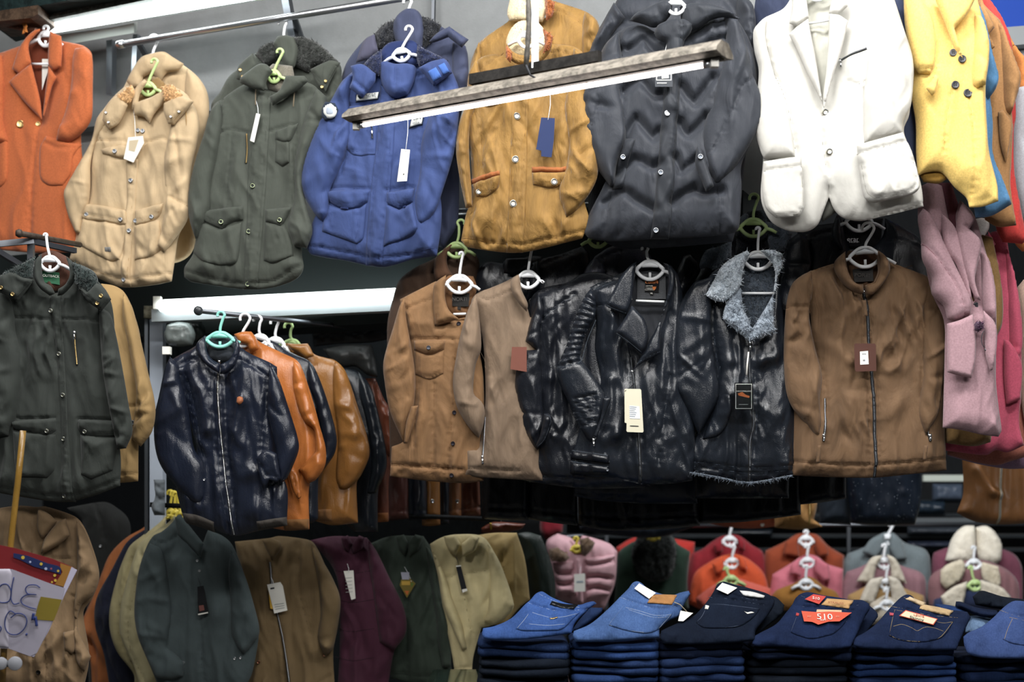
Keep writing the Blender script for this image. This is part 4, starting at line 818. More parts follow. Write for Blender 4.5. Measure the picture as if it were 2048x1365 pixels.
# --- brown bomber and the black leather behind
br = mat('suede', '705438'); brd = mat('cloth', '4A3018'); brs = mat('cloth', '4E3216')
MB_ = MP.back(.15)
g = G('leather_jacket', 'black leather jacket with printed neck label behind the brown zip jacket', 'jacket', MB_, None, 'jackets on the middle rail')
g.panel('lining', z8([(820, 20), (1010, 15), (1000, 150), (830, 150)]), bks, T=.01, R=8, dy=-.01, nf=0)
b = g.panel('body', z8([(640, 75), (700, 50), (800, 35), (815, 0), (835, 20), (850, 90), (870, 160), (900, 200), (960, 150), (1010, 90), (1020, 15), (1100, 55), (1170, 105), (1205, 190), (1240, 400), (1240, 1000), (640, 1000), (640, 300)]), blk2, step=5, seams=[z8([(650, 120), (720, 90), (800, 75)]), z8([(1010, 110), (1090, 120), (1180, 150)])])
g.panel('sleeve', z8([(645, 78), (610, 105), (585, 150), (565, 250), (545, 350), (538, 420), (555, 520), (580, 620), (600, 700), (604, 905), (660, 910), (690, 600), (690, 300), (700, 200), (690, 110)]), blk2, rib=None, **SL2)
g.panel('collar', z8([(810, 0), (790, 60), (795, 120), (825, 155), (840, 150), (828, 80), (822, 20)]), blk2, T=.02, R=8, dy=.06, nf=0, drape=0)
g.card('neck_label', z8([(862, 85), (925, 83), (927, 135), (864, 137)]), mat('cloth', '0B0C10'), dy=.004)
c = WP(MB_, *z8([(890, 106)])[0], .008); txt('label_lettering', 'erano', c, .021, WHITE, g.root, g.o, 0, 1.2)
c = WP(MB_, *z8([(890, 118)])[0], .008); txt('label_lettering', 'HOMME', c, .008, WHITE, g.root, g.o, 0, 1.5)
g.stitch(mat('cloth', '3A404A'))
hanger('white hanger of the black leather jacket, just below the white blazer hem', WHITE, MB_, (1713, 400), (1718, 445), 26, 17, 26, 14, fwd=.03, hw=8)
g = G('zip_jacket', 'brown stand-collar zip jacket with a brown square tag and white sticker', 'jacket', MP, None, 'jackets on the middle rail')
g.panel('lining', z8([(850, 175), (860, 155), (985, 150), (995, 200), (985, 300), (930, 325), (865, 300)]), brd, T=.012, R=12, dy=0, nf=2)
b = g.panel('body', z8([(800, 210), (720, 235), (650, 268), (620, 320), (690, 420), (700, 520), (720, 640), (620, 800), (618, 900), (615, 1130), (800, 1138), (970, 1140), (1130, 1125), (1286, 1108), (1278, 900), (1280, 700), (1285, 450), (1218, 272), (1110, 230), (1040, 205), (1010, 290), (960, 335), (925, 335), (880, 315), (830, 270)]), br, drape=.014, dw=36, wr=.009, ww=22,
            seams=[z8([(612, 1070), (800, 1083), (960, 1085)]), z8([(978, 1085), (1130, 1072), (1284, 1055)]), z8([(720, 240), (775, 225), (800, 222)]), z8([(1050, 215), (1090, 232), (1140, 218)]), z8([(722, 245), (700, 300), (692, 420)]), z8([(708, 520), (735, 620), (752, 760), (750, 1000)]), z8([(1175, 520), (1165, 700), (1168, 820), (1190, 960)]), z8([(912, 360), (918, 560), (935, 800), (948, 1080)]), z8([(938, 360), (948, 560), (968, 800), (982, 1080)])],
            folds=[(z8([(760, 300), (800, 500), (830, 700)]), 14, .008), (z8([(1060, 280), (1020, 480)]), 12, -.010), (z8([(760, 560), (860, 640), (900, 660)]), 12, .010), (z8([(1000, 700), (1130, 620)]), 14, .010), (z8([(1000, 900), (1120, 760)]), 16, .014), (z8([(800, 900), (900, 1000)]), 14, -.012), (z8([(860, 760), (820, 960)]), 18, .012)])
g.panel('sleeve', z8([(700, 240), (640, 275), (610, 312), (590, 400), (580, 600), (590, 760), (620, 840), (680, 910), (730, 975), (742, 900), (735, 800), (745, 700), (712, 560), (690, 430), (705, 330)]), br, seams=[z8([(590, 405), (630, 402), (692, 400)]), z8([(703, 250), (690, 330), (700, 420)])], **SL2)
g.panel('sleeve', z8([(1218, 272), (1262, 340), (1287, 440), (1284, 600), (1272, 700), (1250, 860), (1195, 955), (1165, 850), (1185, 700), (1178, 560), (1180, 480), (1188, 380)]), br, **SL2)
g.panel('collar', z8([(847, 158), (815, 185), (800, 208), (802, 245), (830, 290), (870, 325), (915, 345), (926, 338), (925, 302), (890, 292), (862, 250), (850, 200)]), br, T=.025, R=10, dy=.055, nf=3, drape=0, wr=.006, ww=12, seams=[z8([(845, 165), (856, 240), (880, 290), (918, 308)])])
g.panel('collar', z8([(990, 153), (1020, 178), (1038, 210), (1038, 250), (1010, 300), (965, 345), (935, 345), (933, 305), (970, 292), (988, 245), (985, 195)]), br, T=.025, R=10, dy=.055, nf=3, drape=0, wr=.006, ww=12, seams=[z8([(992, 165), (994, 245), (975, 295), (940, 308)])])
g.card('neck_label', z8([(877, 236), (965, 226), (969, 287), (886, 292)]), mat('cloth', '262422'), dy=.016, label=None) if False else g.card('neck_label', z8([(877, 236), (965, 226), (969, 287), (886, 292)]), mat('cloth', '262422'), dy=.02)
c = WP(MP, *z8([(922, 262)])[0], .024); txt('label_lettering', 'PORTS', c, .017, mat('cloth', '3E3A36'), g.root, g.o, .04, 1.1)
g.zip(b, z8([(923, 318), (930, 450), (937, 560), (957, 800), (966, 1000), (971, 1138)]), 3.4, mat('cloth', '17181C'), DKST, z8([(926, 335)])[0]+(14,))
g.panel('leather_pull', z8([(919, 370), (937, 370), (944, 438), (931, 440)]), br, T=.004, R=2, dy=.085, nf=0, drape=0, wr=0, min_t=.002)
g.panel('leather_pull', z8([(728, 1000), (742, 1000), (736, 1075), (719, 1076)]), br, T=.004, R=2, dy=.08, nf=0, drape=0, wr=0, min_t=.002)
g.panel('leather_pull', z8([(1190, 1000), (1206, 1000), (1197, 1066), (1183, 1062)]), br, T=.004, R=2, dy=.08, nf=0, drape=0, wr=0, min_t=.002)
g.zip(b, z8([(748, 800), (748, 900), (738, 985)]), 2.6, bks, STEEL, z8([(738, 960)])[0]+(8,), name='pocket_zip')
g.zip(b, z8([(1172, 800), (1186, 900), (1199, 985)]), 2.6, bks, STEEL, z8([(1198, 960)])[0]+(8,), name='pocket_zip')
g.tag(b, z8([(885, 562), (892, 558), (975, 558), (979, 566), (981, 677), (893, 680), (888, 672)]), mat('paper', '4E2A1E'), None, [(z8([(910, 593), (945, 590), (948, 648), (911, 650)]), PAPER), (z8([(918, 601), (936, 600), (937, 606), (919, 607)]), mat('paper', 'A8B0C0')), (z8([(922, 628), (932, 627), (933, 635), (923, 636)]), mat('paper', '8898B8'))], up=.03, label='brown square tag with white sticker')
g.stitch(brs)
hanger('white hanger in the collar of the brown zip jacket, its hook turned right', WHITE, MP, (1736, 446), (1730, 515), 31, 19, 30, 16, fwd=.035, hw=12, rot=-.05)
for t in z8([(903, 330)]): pass

# --- shearling jackets
shf = mat('fur', 'CFDAE4'); shd = mat('fur', '5A6674')
g = G('shearling_jacket', 'black leather jacket with grey shearling collar, second behind, under the puffer hem', 'jacket', MB_, None, 'jackets on the middle rail')
b = g.panel('body', z15([(500, 420), (620, 300), (690, 200), (760, 150), (880, 130), (1000, 220), (1130, 290), (1120, 700), (1100, 2550), (300, 2550), (300, 700), (400, 500)]), blk, step=5)
g.panel('shearling_lining', z15([(660, 250), (700, 140), (760, 98), (830, 88), (900, 108), (915, 200), (930, 330), (940, 440), (860, 440), (760, 440), (640, 470)]), mat('fur', '262B33'), T=.02, R=12, dy=.05, nf=1, drape=0, fuzz=.003)
g.panel('shearling_collar', z15([(680, 150), (740, 105), (760, 140), (720, 220), (690, 260)]), shd, T=.03, R=10, dy=.065, nf=0, drape=0, fuzz=.005)
g.panel('shearling_collar', z15([(860, 90), (912, 110), (908, 180), (1000, 215), (1130, 290), (1110, 330), (1060, 440), (1000, 440), (940, 430), (915, 330), (890, 180)]), shd, T=.03, R=14, dy=.065, nf=1, drape=0, fuzz=.005)
g.panel('shearling_lapel', z15([(395, 430), (500, 400), (612, 345), (612, 420), (600, 492), (520, 560), (472, 600), (400, 575), (345, 592), (340, 540)]), mat('fur', '7E8B99'), T=.03, R=12, dy=.085, nf=1, drape=0, fuzz=.005)
g.panel('sleeve', z15([(200, 480), (260, 460), (320, 520), (345, 600), (300, 680), (240, 740), (160, 900), (120, 1100), (80, 1365), (20, 1500), (10, 1200), (60, 900), (130, 650)]), blk, **SL2)
hanger('pale green hanger in the rear shearling jacket between puffer and blazer', GREEN, MB_, (1508, 388), (1507, 456), 26, 17, 20, 10, fwd=.11, hw=9)
g = G('shearling_jacket', 'black leather jacket with wide pale grey shearling collar and black plastic-wrapped tag', 'jacket', MP, None, 'jackets on the middle rail')
g.panel('shearling_lining', z15([(690, 560), (740, 470), (860, 430), (960, 470), (1005, 650), (1000, 780), (900, 1000), (800, 1130), (700, 1000), (680, 800)]), mat('fur', '4A5562'), T=.02, R=16, dy=.0, nf=3, drape=.004, fuzz=.004)
b = g.panel('body', z8([(400, 190), (330, 215), (270, 250), (230, 330), (215, 500), (255, 700), (230, 900), (170, 1010), (165, 1112), (300, 1138), (430, 1160), (530, 1145), (625, 1128), (630, 700), (590, 500), (560, 300), (545, 200), (520, 350), (440, 540), (330, 370)]), blkc, drape=.014, dw=26, wr=.012, ww=18,
            seams=[z8([(270, 375), (276, 550), (290, 650)]), z8([(165, 1070), (300, 1085), (425, 1100), (620, 1090)]), z8([(165, 1088), (300, 1105), (425, 1122), (620, 1108)]), z8([(445, 560), (450, 700), (455, 900), (440, 1080)]), z8([(300, 660), (270, 800), (215, 960)])],
            folds=[(z8([(330, 480), (340, 640), (300, 820)]), 12, .014), (z8([(500, 560), (470, 640), (540, 600)]), 12, .012), (z8([(480, 640), (560, 620)]), 10, .012), (z8([(310, 860), (350, 780), (360, 700)]), 12, .014)])
g.panel('sleeve', z8([(280, 262), (230, 280), (190, 295), (140, 370), (118, 440), (104, 560), (108, 660), (98, 740), (130, 800), (170, 862), (212, 955), (240, 905), (300, 785), (285, 660), (270, 540), (268, 400)]), blkc, **SL2)
g.panel('shearling_collar', z15([(745, 432), (690, 455), (640, 482), (560, 535), (510, 590), (478, 655), (430, 740), (392, 812), (440, 848), (500, 868), (560, 862), (600, 830), (650, 790), (690, 720), (705, 620), (735, 520), (770, 460)]), shf, T=.035, R=18, dy=.075, nf=2, drape=0, fuzz=.006)
g.panel('shearling_collar', z15([(855, 432), (960, 428), (1045, 460), (1045, 560), (1000, 660), (992, 760), (970, 790), (985, 640), (960, 540), (900, 470)]), shf, T=.035, R=14, dy=.075, nf=1, drape=0, fuzz=.006)
g.panel('shearling_lapel', z15([(688, 730), (640, 800), (585, 850), (550, 930), (540, 1010), (580, 1060), (660, 1120), (745, 1190), (790, 1110), (745, 1010), (705, 920), (695, 820)]), mat('fur', '9FACBA'), T=.03, R=16, dy=.07, nf=1, drape=0, fuzz=.006)
g.panel('shearling_lapel', z15([(985, 760), (970, 800), (972, 1000), (978, 1130), (860, 1180), (745, 1200), (770, 1130), (840, 1020), (920, 890)]), mat('fur', '9FACBA'), T=.03, R=16, dy=.07, nf=1, drape=0, fuzz=.006)
g.panel('fur_hem', z8([(165, 1112), (300, 1135), (430, 1158), (620, 1126), (620, 1134), (430, 1168), (300, 1146), (165, 1122)]), shd, T=.014, R=4, dy=.03, nf=0, drape=0, wr=0, fuzz=.006, step=3, label='thin grey fur edge at the hem')
g.panel('pocket', z8([(300, 790), (330, 780), (345, 830), (325, 910), (290, 960), (225, 975), (250, 900)]), blkc, on=b, T=.02, R=9, nf=3, drape=0)
g.zip(b, z8([(430, 545), (424, 640), (428, 760), (440, 900), (425, 1000), (428, 1155)]), 3, bks, DKST, z8([(430, 560)])[0]+(14,))
g.cord('tag_lanyard', [g.surf(b, *p, .02) for p in z8([(418, 600), (412, 650), (408, 700)])], .0028, PAPER)
tg = z8([(366, 728), (446, 728), (446, 846), (366, 846)])
g.tag(b, tg, mat('paper', '0C0E12'), None, [(z8(q), m_) for q, m_ in (([(371, 733), (441, 733), (441, 735), (371, 735)], PAPER), ([(371, 839), (441, 839), (441, 841), (371, 841)], PAPER), ([(371, 733), (373, 733), (373, 841), (371, 841)], PAPER), ([(439, 733), (441, 733), (441, 841), (439, 841)], PAPER), ([(380, 775), (400, 768), (415, 780), (432, 786), (430, 794), (385, 784)], mat('paper', 'C8641E')), ([(385, 822), (425, 822), (425, 823), (385, 823)], PAPER))], up=.035, label='black card tag with white frame')
d0 = float(b.D(np.array([z8([(406, 790)])[0]]))[0])+.07
c = WP(MP, *z8([(406, 765)])[0], d0); txt('tag_lettering', 'VANZOMIALANG', c, .0068, PAPER, g.root, g.o, 0, .95)
g.card('plastic_sleeve', z8([(356, 704), (458, 703), (458, 857), (356, 853)]), mat('film', 'F4F8FA'), dy=d0+.006, t=.0008)
g.stitch(mat('cloth', '394350'))
hanger('white hanger with trouser bar in the pale shearling collar', WHITE, MP, (1516, 455), (1516, 522), 27, 17, 16, 8, bar=((1484, 587), (1549, 587)), fwd=.035, hw=4)

# --- biker jacket
MQ = MP.back(.15)
qg = mat('leather', '4A4C5C', ro=.45)
g = G('leather_jacket', 'dark blue-grey leather jacket with ribbed shoulder behind the biker jacket', 'jacket', MQ, None, 'jackets on the middle rail')
b = g.panel('body', z16([(760, 260), (820, 210), (900, 160), (1030, 130), (1200, 140), (1300, 300), (1300, 2200), (700, 2200), (680, 700), (740, 400)]), qg, step=5, seams=[z16([(840, 265), (920, 215), (1000, 185)]), z16([(1020, 180), (990, 300), (950, 400)])])
g.panel('sleeve', z16([(765, 255), (700, 330), (650, 440), (615, 540), (590, 660), (600, 720), (700, 620), (760, 500), (850, 440), (880, 380), (840, 300)]), qg, T=.04, R=24, dy=.035, drape=0, wr=.004, nf=2, rib=(78, 8.5, .006))
hanger('pale green hanger under the charcoal puffer hem, holding a white hook', GREEN, MQ, (1192, 430), (1196, 482), 18, 12, 16, 9, fwd=.03, hw=7)
g = G('biker_jacket', 'black leather biker jacket with ribbed sleeve, hip belt and cream hang tag', 'jacket', MP.back(-.02), None, 'jackets on the middle rail')
pl0 = g.pl
g.panel('lining', [(1262, 530), (1340, 530), (1345, 640), (1300, 735), (1262, 690), (1248, 600)], mat('cloth', '23262C'), T=.012, R=14, dy=-.01, nf=5)
b = g.panel('body', [(1270, 527), (1245, 545), (1205, 562), (1180, 575), (1192, 640), (1190, 700), (1200, 760), (1170, 830), (1150, 890), (1142, 925), (1143, 950), (1200, 956), (1250, 962), (1285, 969), (1340, 968), (1385, 962), (1390, 880), (1384, 750), (1370, 640), (1360, 560), (1338, 525), (1338, 600), (1325, 650), (1300, 700), (1264, 740), (1250, 640), (1256, 580)], blkc, drape=.014, dw=28, wr=.010, ww=18,
            seams=[z17([(883, 0), (890, 120), (905, 240)]), z17([(1000, 660), (1000, 800), (995, 1010)]), z17([(1210, 200), (1180, 400), (1150, 600), (1130, 680)]), z17([(1125, 780), (1120, 880)]), z16([(745, 560), (840, 520), (965, 470)]), z16([(730, 540), (835, 500), (970, 450)]), z17([(500, 940), (700, 970), (950, 1005), (1200, 1010)]), z16([(780, 700), (830, 700), (870, 690)])],
            folds=[([(1225, 640), (1222, 760), (1215, 850)], 12, .014), ([(1245, 800), (1230, 870), (1210, 880)], 14, .016), ([(1280, 720), (1310, 830)], 14, .012), ([(1330, 760), (1345, 900)], 16, .014), ([(1192, 700), (1215, 760)], 10, -.012)])
g.panel('sleeve', [(1182, 577), (1168, 595), (1152, 632), (1133, 690), (1118, 725), (1113, 735), (1118, 765), (1135, 800), (1152, 840), (1170, 872), (1183, 888), (1190, 878), (1203, 840), (1212, 800), (1200, 772), (1180, 742), (1163, 718), (1165, 690), (1180, 650), (1190, 635), (1192, 600)], blkc, T=.045, R=24, dy=.035, drape=0, wr=.006, nf=4, fang=50,
        grooves=[([(1112+54*k/11, 733-(733-592)*k/11), (1160+(1190-1160)*k/11, 722-(722-605)*k/11)], 2.6, .012) for k in range(12)]+[([(1147, 800+8*k), (1190, 790+8*k)], 2.6, .012) for k in range(8)], seams=[[(1113, 736), (1140, 733), (1162, 722), (1175, 680), (1192, 640)]])
g.panel('pocket_edge', z17([(705, 358), (770, 362), (720, 500), (660, 668), (630, 660), (690, 500)]), blkc, T=.014, R=6, dy=.085, nf=0, drape=0, wr=.002)
g.zip(b, z17([(722, 365), (700, 500), (640, 690)]), 2.2, bks, DKST, z17([(628, 690)])[0]+(12,), name='pocket_zip')
for q in ([(460, 755), (600, 775), (745, 800), (748, 868), (600, 850), (458, 828)], [(452, 838), (600, 862), (745, 885), (740, 948), (600, 950), (452, 940)]):
    bp = g.panel('belt', z17(q), blk, on=b, T=.03, R=6, nf=2, drape=0, wr=.003, seams=[z17([(q[0][0]+8, q[0][1]+10), (q[2][0]-8, q[2][1]+8)])])
for x, y in z17([(715, 795), (738, 850), (732, 915), (470, 790)]): g.button(bp if y > 922 else b, x, y, 3, DKST, name='stud')
g.panel('collar', z16([(1150, 290), (1100, 320), (1052, 368), (1000, 440), (940, 555), (868, 690), (960, 740), (1058, 778), (1090, 700), (1115, 620), (1130, 500), (1140, 380)]), blkc, T=.02, R=10, dy=.065, nf=0, drape=0, wr=.003, seams=[z16([(880, 690), (960, 725), (1055, 760)])])
g.panel('collar', z16([(1395, 300), (1435, 330), (1445, 450), (1425, 620), (1375, 800), (1420, 700), (1490, 540), (1500, 400), (1450, 320)]), blkc, T=.02, R=8, dy=.065, nf=0, drape=0)
g.panel('lapel', z16([(1110, 690), (1060, 778), (1000, 870), (958, 935), (1050, 1010), (1200, 1135), (1245, 1050), (1262, 960), (1230, 830), (1160, 740)]), blk2, T=.022, R=11, dy=.075, nf=1, drape=0, wr=.005, seams=[z16([(975, 945), (1060, 1005), (1195, 1115)])])
g.panel('lapel', z16([(1375, 800), (1368, 1000), (1365, 1130), (1290, 1170), (1200, 1215), (1130, 1262), (1190, 1160), (1250, 1040), (1320, 920)]), blkc, T=.02, R=9, dy=.065, nf=1, drape=0, wr=.004, seams=[z16([(1180, 1200), (1270, 1150), (1362, 1110)])])
g.card('neck_yoke', z16([(1160, 400), (1415, 400), (1420, 630), (1155, 630)]), mat('leather', '2E3238', ro=.55), dy=.012)
g.card('neck_label', z16([(1232, 445), (1360, 448), (1352, 572), (1226, 566)]), mat('cloth', '0A0A0C'), dy=.016)
orr = mat('paper', 'E07A1E')
for s_, y_, z_ in (('Dengpai', 462, .0125), ('Culture', 478, .0125)):
    c = WP(pl0, *z16([(1290, y_)])[0], .020); txt('label_lettering', s_, c, z_, orr, g.root, g.o, 0, 1.15)
for s_, y_ in (('LEATHER', 512), ('FASHION', 532), ('CLOTHING', 546)):
    c = WP(pl0, *z16([(1268, y_)])[0], .020); txt('label_lettering', s_, c, .006, PAPER, g.root, g.o)
g.card('label_emblem', z16([(1296, 512), (1304, 522), (1312, 514), (1320, 522), (1330, 512), (1328, 532), (1312, 552), (1298, 532)]), orr, dy=.0185)
g.card('size_label', z16([(1272, 568), (1306, 568), (1306, 590), (1272, 590)]), mat('cloth', '101012'), dy=.018)
c = WP(pl0, *z16([(1289, 579)])[0], .021); txt('label_lettering', 'XL', c, .008, PAPER, g.root, g.o)
g.zip(b, z17([(915, 60), (928, 170), (935, 300), (950, 500), (970, 700), (985, 1010)]), 3, bks, DKST, z17([(926, 170)])[0]+(16,))
g.tag(b, z17([(868, 300), (876, 296), (988, 298), (995, 306), (1013, 620), (1006, 628), (890, 624), (883, 616), (885, 558), (870, 553)]), mat('paper', 'DCD6BC'), z17([(932, 262)])[0]+(INK,), [(z17([(905, 425), (982, 430), (987, 525), (908, 522)]), mat('paper', 'E8ECEC'))]+[(z17([(908, 432+i*14), (960-6*(i % 3), 435+i*14), (960-6*(i % 3), 440+i*14), (908, 437+i*14)]), mat('paper', '6A7A8C')) for i in range(6)]+[(z17([(910, 575), (975, 577), (975, 583), (910, 581)]), INK)], up=.035, label='cream card hang tag with white sticker')
g.stitch(mat('cloth', '3C4650'))
hanger('white hanger with trouser bar in the black biker jacket', WHITE, pl0, (1290, 492), (1300, 541), 27, 18, 16, 9, bar=((1272, 602), (1329, 604)), fwd=.03, hw=6, hook_side=1)

# --- black leather left of the biker
g = G('leather_jacket', 'black grained leather jacket whose shoulder shows above and behind its front neighbour', 'jacket', MQ, None, 'jackets on the middle rail')
b = g.panel('body', z16([(185, 385), (205, 310), (240, 275), (450, 225), (600, 170), (660, 150), (720, 220), (760, 600), (760, 2300), (160, 2300), (150, 660)]), blk2, step=5, seams=[z16([(280, 330), (440, 255), (560, 215)]), z16([(380, 470), (580, 290)])])
g.panel('sleeve', z16([(200, 310), (250, 280), (280, 400), (260, 540), (190, 620), (150, 680), (120, 900), (100, 900), (150, 560)]), blk2, **SL2)
g.stitch(mat('cloth', '343C46'))
MF = MP.back(.02)
g = G('leather_jacket', 'black grained leather jacket with curved sleeve pocket, left of the biker jacket', 'jacket', MF, None, 'jackets on the middle rail')
b = g.panel('body', [(1165, 548), (1135, 565), (1098, 573), (1075, 582), (1062, 600), (1058, 640), (1060, 720), (1062, 840), (1042, 870), (1040, 960), (1100, 970), (1180, 978), (1300, 975), (1300, 700), (1250, 560), (1200, 545)], blk, drape=.014, dw=24, wr=.010, ww=16,
            seams=[z16([(295, 830), (380, 760), (590, 600)]), z16([(285, 815), (370, 745), (585, 585)]), z16([(215, 640), (380, 545), (550, 490)]), z16([(280, 640), (290, 760), (300, 830)]), z17([(75, 935), (300, 965), (560, 990)])],
            folds=[([(1100, 620), (1098, 760), (1092, 850)], 10, .012), ([(1130, 700), (1122, 850), (1095, 890)], 12, .014)])
g.panel('sleeve', z17([(200, 0), (110, 0), (60, 80), (40, 200), (38, 300), (70, 450), (100, 600), (170, 730), (210, 760), (240, 700), (255, 560), (250, 400), (240, 200), (235, -150), (260, -300), (235, -380), (215, -440), (190, -330), (150, -200), (110, -60)]), blk, **SL2)
g.panel('pocket', z17([(258, 485), (290, 480), (318, 505), (320, 550), (300, 620), (268, 690), (215, 745), (195, 735), (225, 650), (245, 570)]), blk, T=.016, R=7, dy=.085, nf=2, drape=0, wr=.006, ww=8, seams=[z17([(265, 495), (300, 500), (308, 550), (260, 680), (210, 735)])])
g.stitch(mat('cloth', '343C46'))

# --- taupe and tan jackets
tp = mat('suede', '7C6752'); tps = mat('cloth', '4A3B2C'); tn = mat('suede', '84603A'); tns = mat('cloth', '5C3A18'); dbw = mat('suede', '453020')
g = G('leather_jacket', 'shiny black leather jacket showing between the tan and taupe jackets', 'jacket', MQ, None, 'jackets on the middle rail')
g.panel('body', z7([(455, 270), (480, 215), (520, 185), (600, 190), (700, 160), (760, 160), (770, 1120), (440, 1120), (440, 500)]), blk, step=5, drape=.016)
g.panel('collar', z7([(585, 195), (600, 170), (700, 165), (720, 200), (650, 240), (590, 235)]), blk, T=.02, R=9, dy=.06, nf=1, drape=0)
g = G('leather_jacket', 'dark brown jacket with turned collar behind the tan trucker jacket', 'jacket', MQ, None, 'jackets on the middle rail')
b = g.panel('body', z7([(75, 480), (100, 350), (130, 265), (200, 210), (290, 165), (340, 110), (380, 92), (430, 120), (480, 180), (475, 300), (470, 1100), (90, 1100)]), dbw, step=5, drape=.016)
g.panel('collar', z7([(375, 95), (335, 120), (290, 165), (280, 220), (290, 270), (330, 262), (370, 250), (345, 210), (340, 160)]), mat('suede', '5A3C26'), T=.02, R=9, dy=.06, nf=1, drape=0)
g.stitch(bks)
hanger('pale green hanger half hidden under the mustard corduroy hem', GREEN, MQ, (922, 440), (913, 501), 20, 14, 18, 10, fwd=.06, hw=7, hook_side=-1)
MT = MP.back(.03)
g = G('trucker_jacket', 'tan suede trucker jacket with flap chest pocket and dark buttons', 'jacket', MT, None, 'jackets on the middle rail')
g.panel('lining', z7([(330, 265), (350, 245), (455, 248), (470, 300), (440, 430), (380, 435), (330, 380)]), mat('suede', '704A26'), T=.01, R=12, dy=0, nf=1)
b = g.panel('body', z7([(290, 270), (210, 310), (132, 350), (140, 420), (180, 600), (192, 800), (150, 970), (95, 1000), (88, 1130), (250, 1150), (410, 1160), (500, 1150), (500, 700), (450, 450), (425, 425), (390, 435), (340, 400), (330, 330)]), tn, drape=.009, wr=.007,
            seams=[z7([(165, 523), (280, 530), (400, 530)]), z7([(90, 1072), (250, 1085), (410, 1095)]), z7([(90, 1080), (250, 1093), (410, 1103)]), z7([(378, 540), (368, 800), (340, 1155)]), z7([(160, 395), (220, 372), (278, 352)]), z7([(285, 720), (280, 1080)]), z7([(210, 720), (195, 1000)]), z7([(155, 350), (165, 450), (185, 560)])])
g.panel('sleeve', z7([(150, 347), (130, 380), (100, 480), (60, 620), (65, 720), (90, 850), (150, 987), (166, 900), (192, 820), (200, 700), (182, 560), (162, 450)]), tn, **SL2)
pf['on'] = b; pk['on'] = b
g.panel('pocket', z7([(195, 578), (262, 600), (328, 578), (325, 680), (265, 706), (196, 680)]), tn, seams=[z7([(202, 590), (202, 675), (265, 697), (318, 675), (321, 590)])], on=b, T=.012, R=6, nf=0, drape=0, wr=.003)
f1 = g.panel('pocket_flap', z7([(195, 535), (333, 535), (329, 578), (262, 602), (195, 577)]), tn, seams=[z7([(200, 570), (262, 593), (325, 570)])], **pf)
g.panel('pocket_edge', z7([(182, 822), (212, 818), (195, 880), (175, 950), (165, 985), (150, 985), (158, 900)]), tn, T=.014, R=6, dy=.07, nf=0, drape=0, wr=0)
g.panel('collar', z7([(335, 243), (305, 262), (280, 290), (278, 370), (285, 467), (340, 452), (392, 436), (350, 400), (332, 350), (330, 290)]), tn, T=.022, R=10, dy=.055, nf=0, drape=0, wr=.004, seams=[z7([(288, 300), (294, 455), (380, 432)])])
g.card('neck_label', z7([(362, 325), (438, 322), (434, 382), (362, 380)]), mat('cloth', '1E1C1A'), dy=.018)
g.card('size_label', z7([(385, 382), (400, 382), (400, 396), (385, 396)]), mat('cloth', '1E1C1A'), dy=.018)
c = WP(MT, *z7([(400, 350)])[0], .022); txt('label_lettering', 'NORTH', c, .018, mat('cloth', '4A4642'), g.root, g.o)
for (x, y) in z7([(373, 852), (367, 988), (361, 1127), (392, 462)]): g.button(b, x, y, 4.4, mat('metal', '2C2A30', ro=.5))
g.button(f1, *z7([(262, 571)])[0], 4.4, mat('metal', '4A4C54', ro=.5))
g.stitch(tns)
hanger('white hanger with trouser bar in the tan trucker jacket', WHITE, MT, (923, 505), (919, 569), 25, 17, 16, 9, bar=((907, 629), (932, 628)), fwd=.03, hw=4, rot=.05)
g = G('zip_jacket', 'taupe zip jacket with zipped hip pocket, between the tan and black jackets', 'jacket', MP.back(.01), None, 'jackets on the middle rail')
b = g.panel('body', z7([(650, 240), (600, 270), (530, 300), (470, 325), (445, 370), (495, 520), (508, 800), (480, 1000), (420, 1010), (410, 1130), (660, 1145), (760, 1150), (760, 400), (705, 430), (690, 380), (665, 320)]), tp, drape=.011, wr=.007,
            seams=[z7([(412, 1093), (540, 1100), (658, 1105)]), z7([(490, 345), (520, 355), (600, 325), (650, 310)]), z7([(475, 560), (510, 640), (515, 800), (500, 900)])])
g.panel('sleeve', z7([(465, 330), (430, 400), (400, 500), (380, 600), (365, 720), (385, 830), (440, 920), (480, 962), (500, 900), (505, 835), (490, 800), (455, 760), (465, 640), (490, 560), (478, 400)]), tp, **SL2)
g.panel('collar', z7([(655, 240), (625, 262), (620, 300), (650, 360), (690, 405), (695, 370), (668, 310), (662, 270)]), tp, T=.02, R=8, dy=.055, nf=1, drape=0)
g.zip(b, z7([(508, 870), (502, 980), (496, 1075)]), 2.2, bks, STEEL, z7([(496, 1045)])[0]+(14,), name='pocket_zip')
g.tag(b, z7([(625, 560), (690, 560), (690, 670), (618, 658)]), mat('paper', '764436'), up=.025, label='terracotta card tag')
g.stitch(tps)
hanger('white hanger half hidden in the taupe jacket collar', WHITE, MP.back(.01), (1065, 470), (1056, 560), 22, 16, 10, 6, fwd=.03, hw=5)

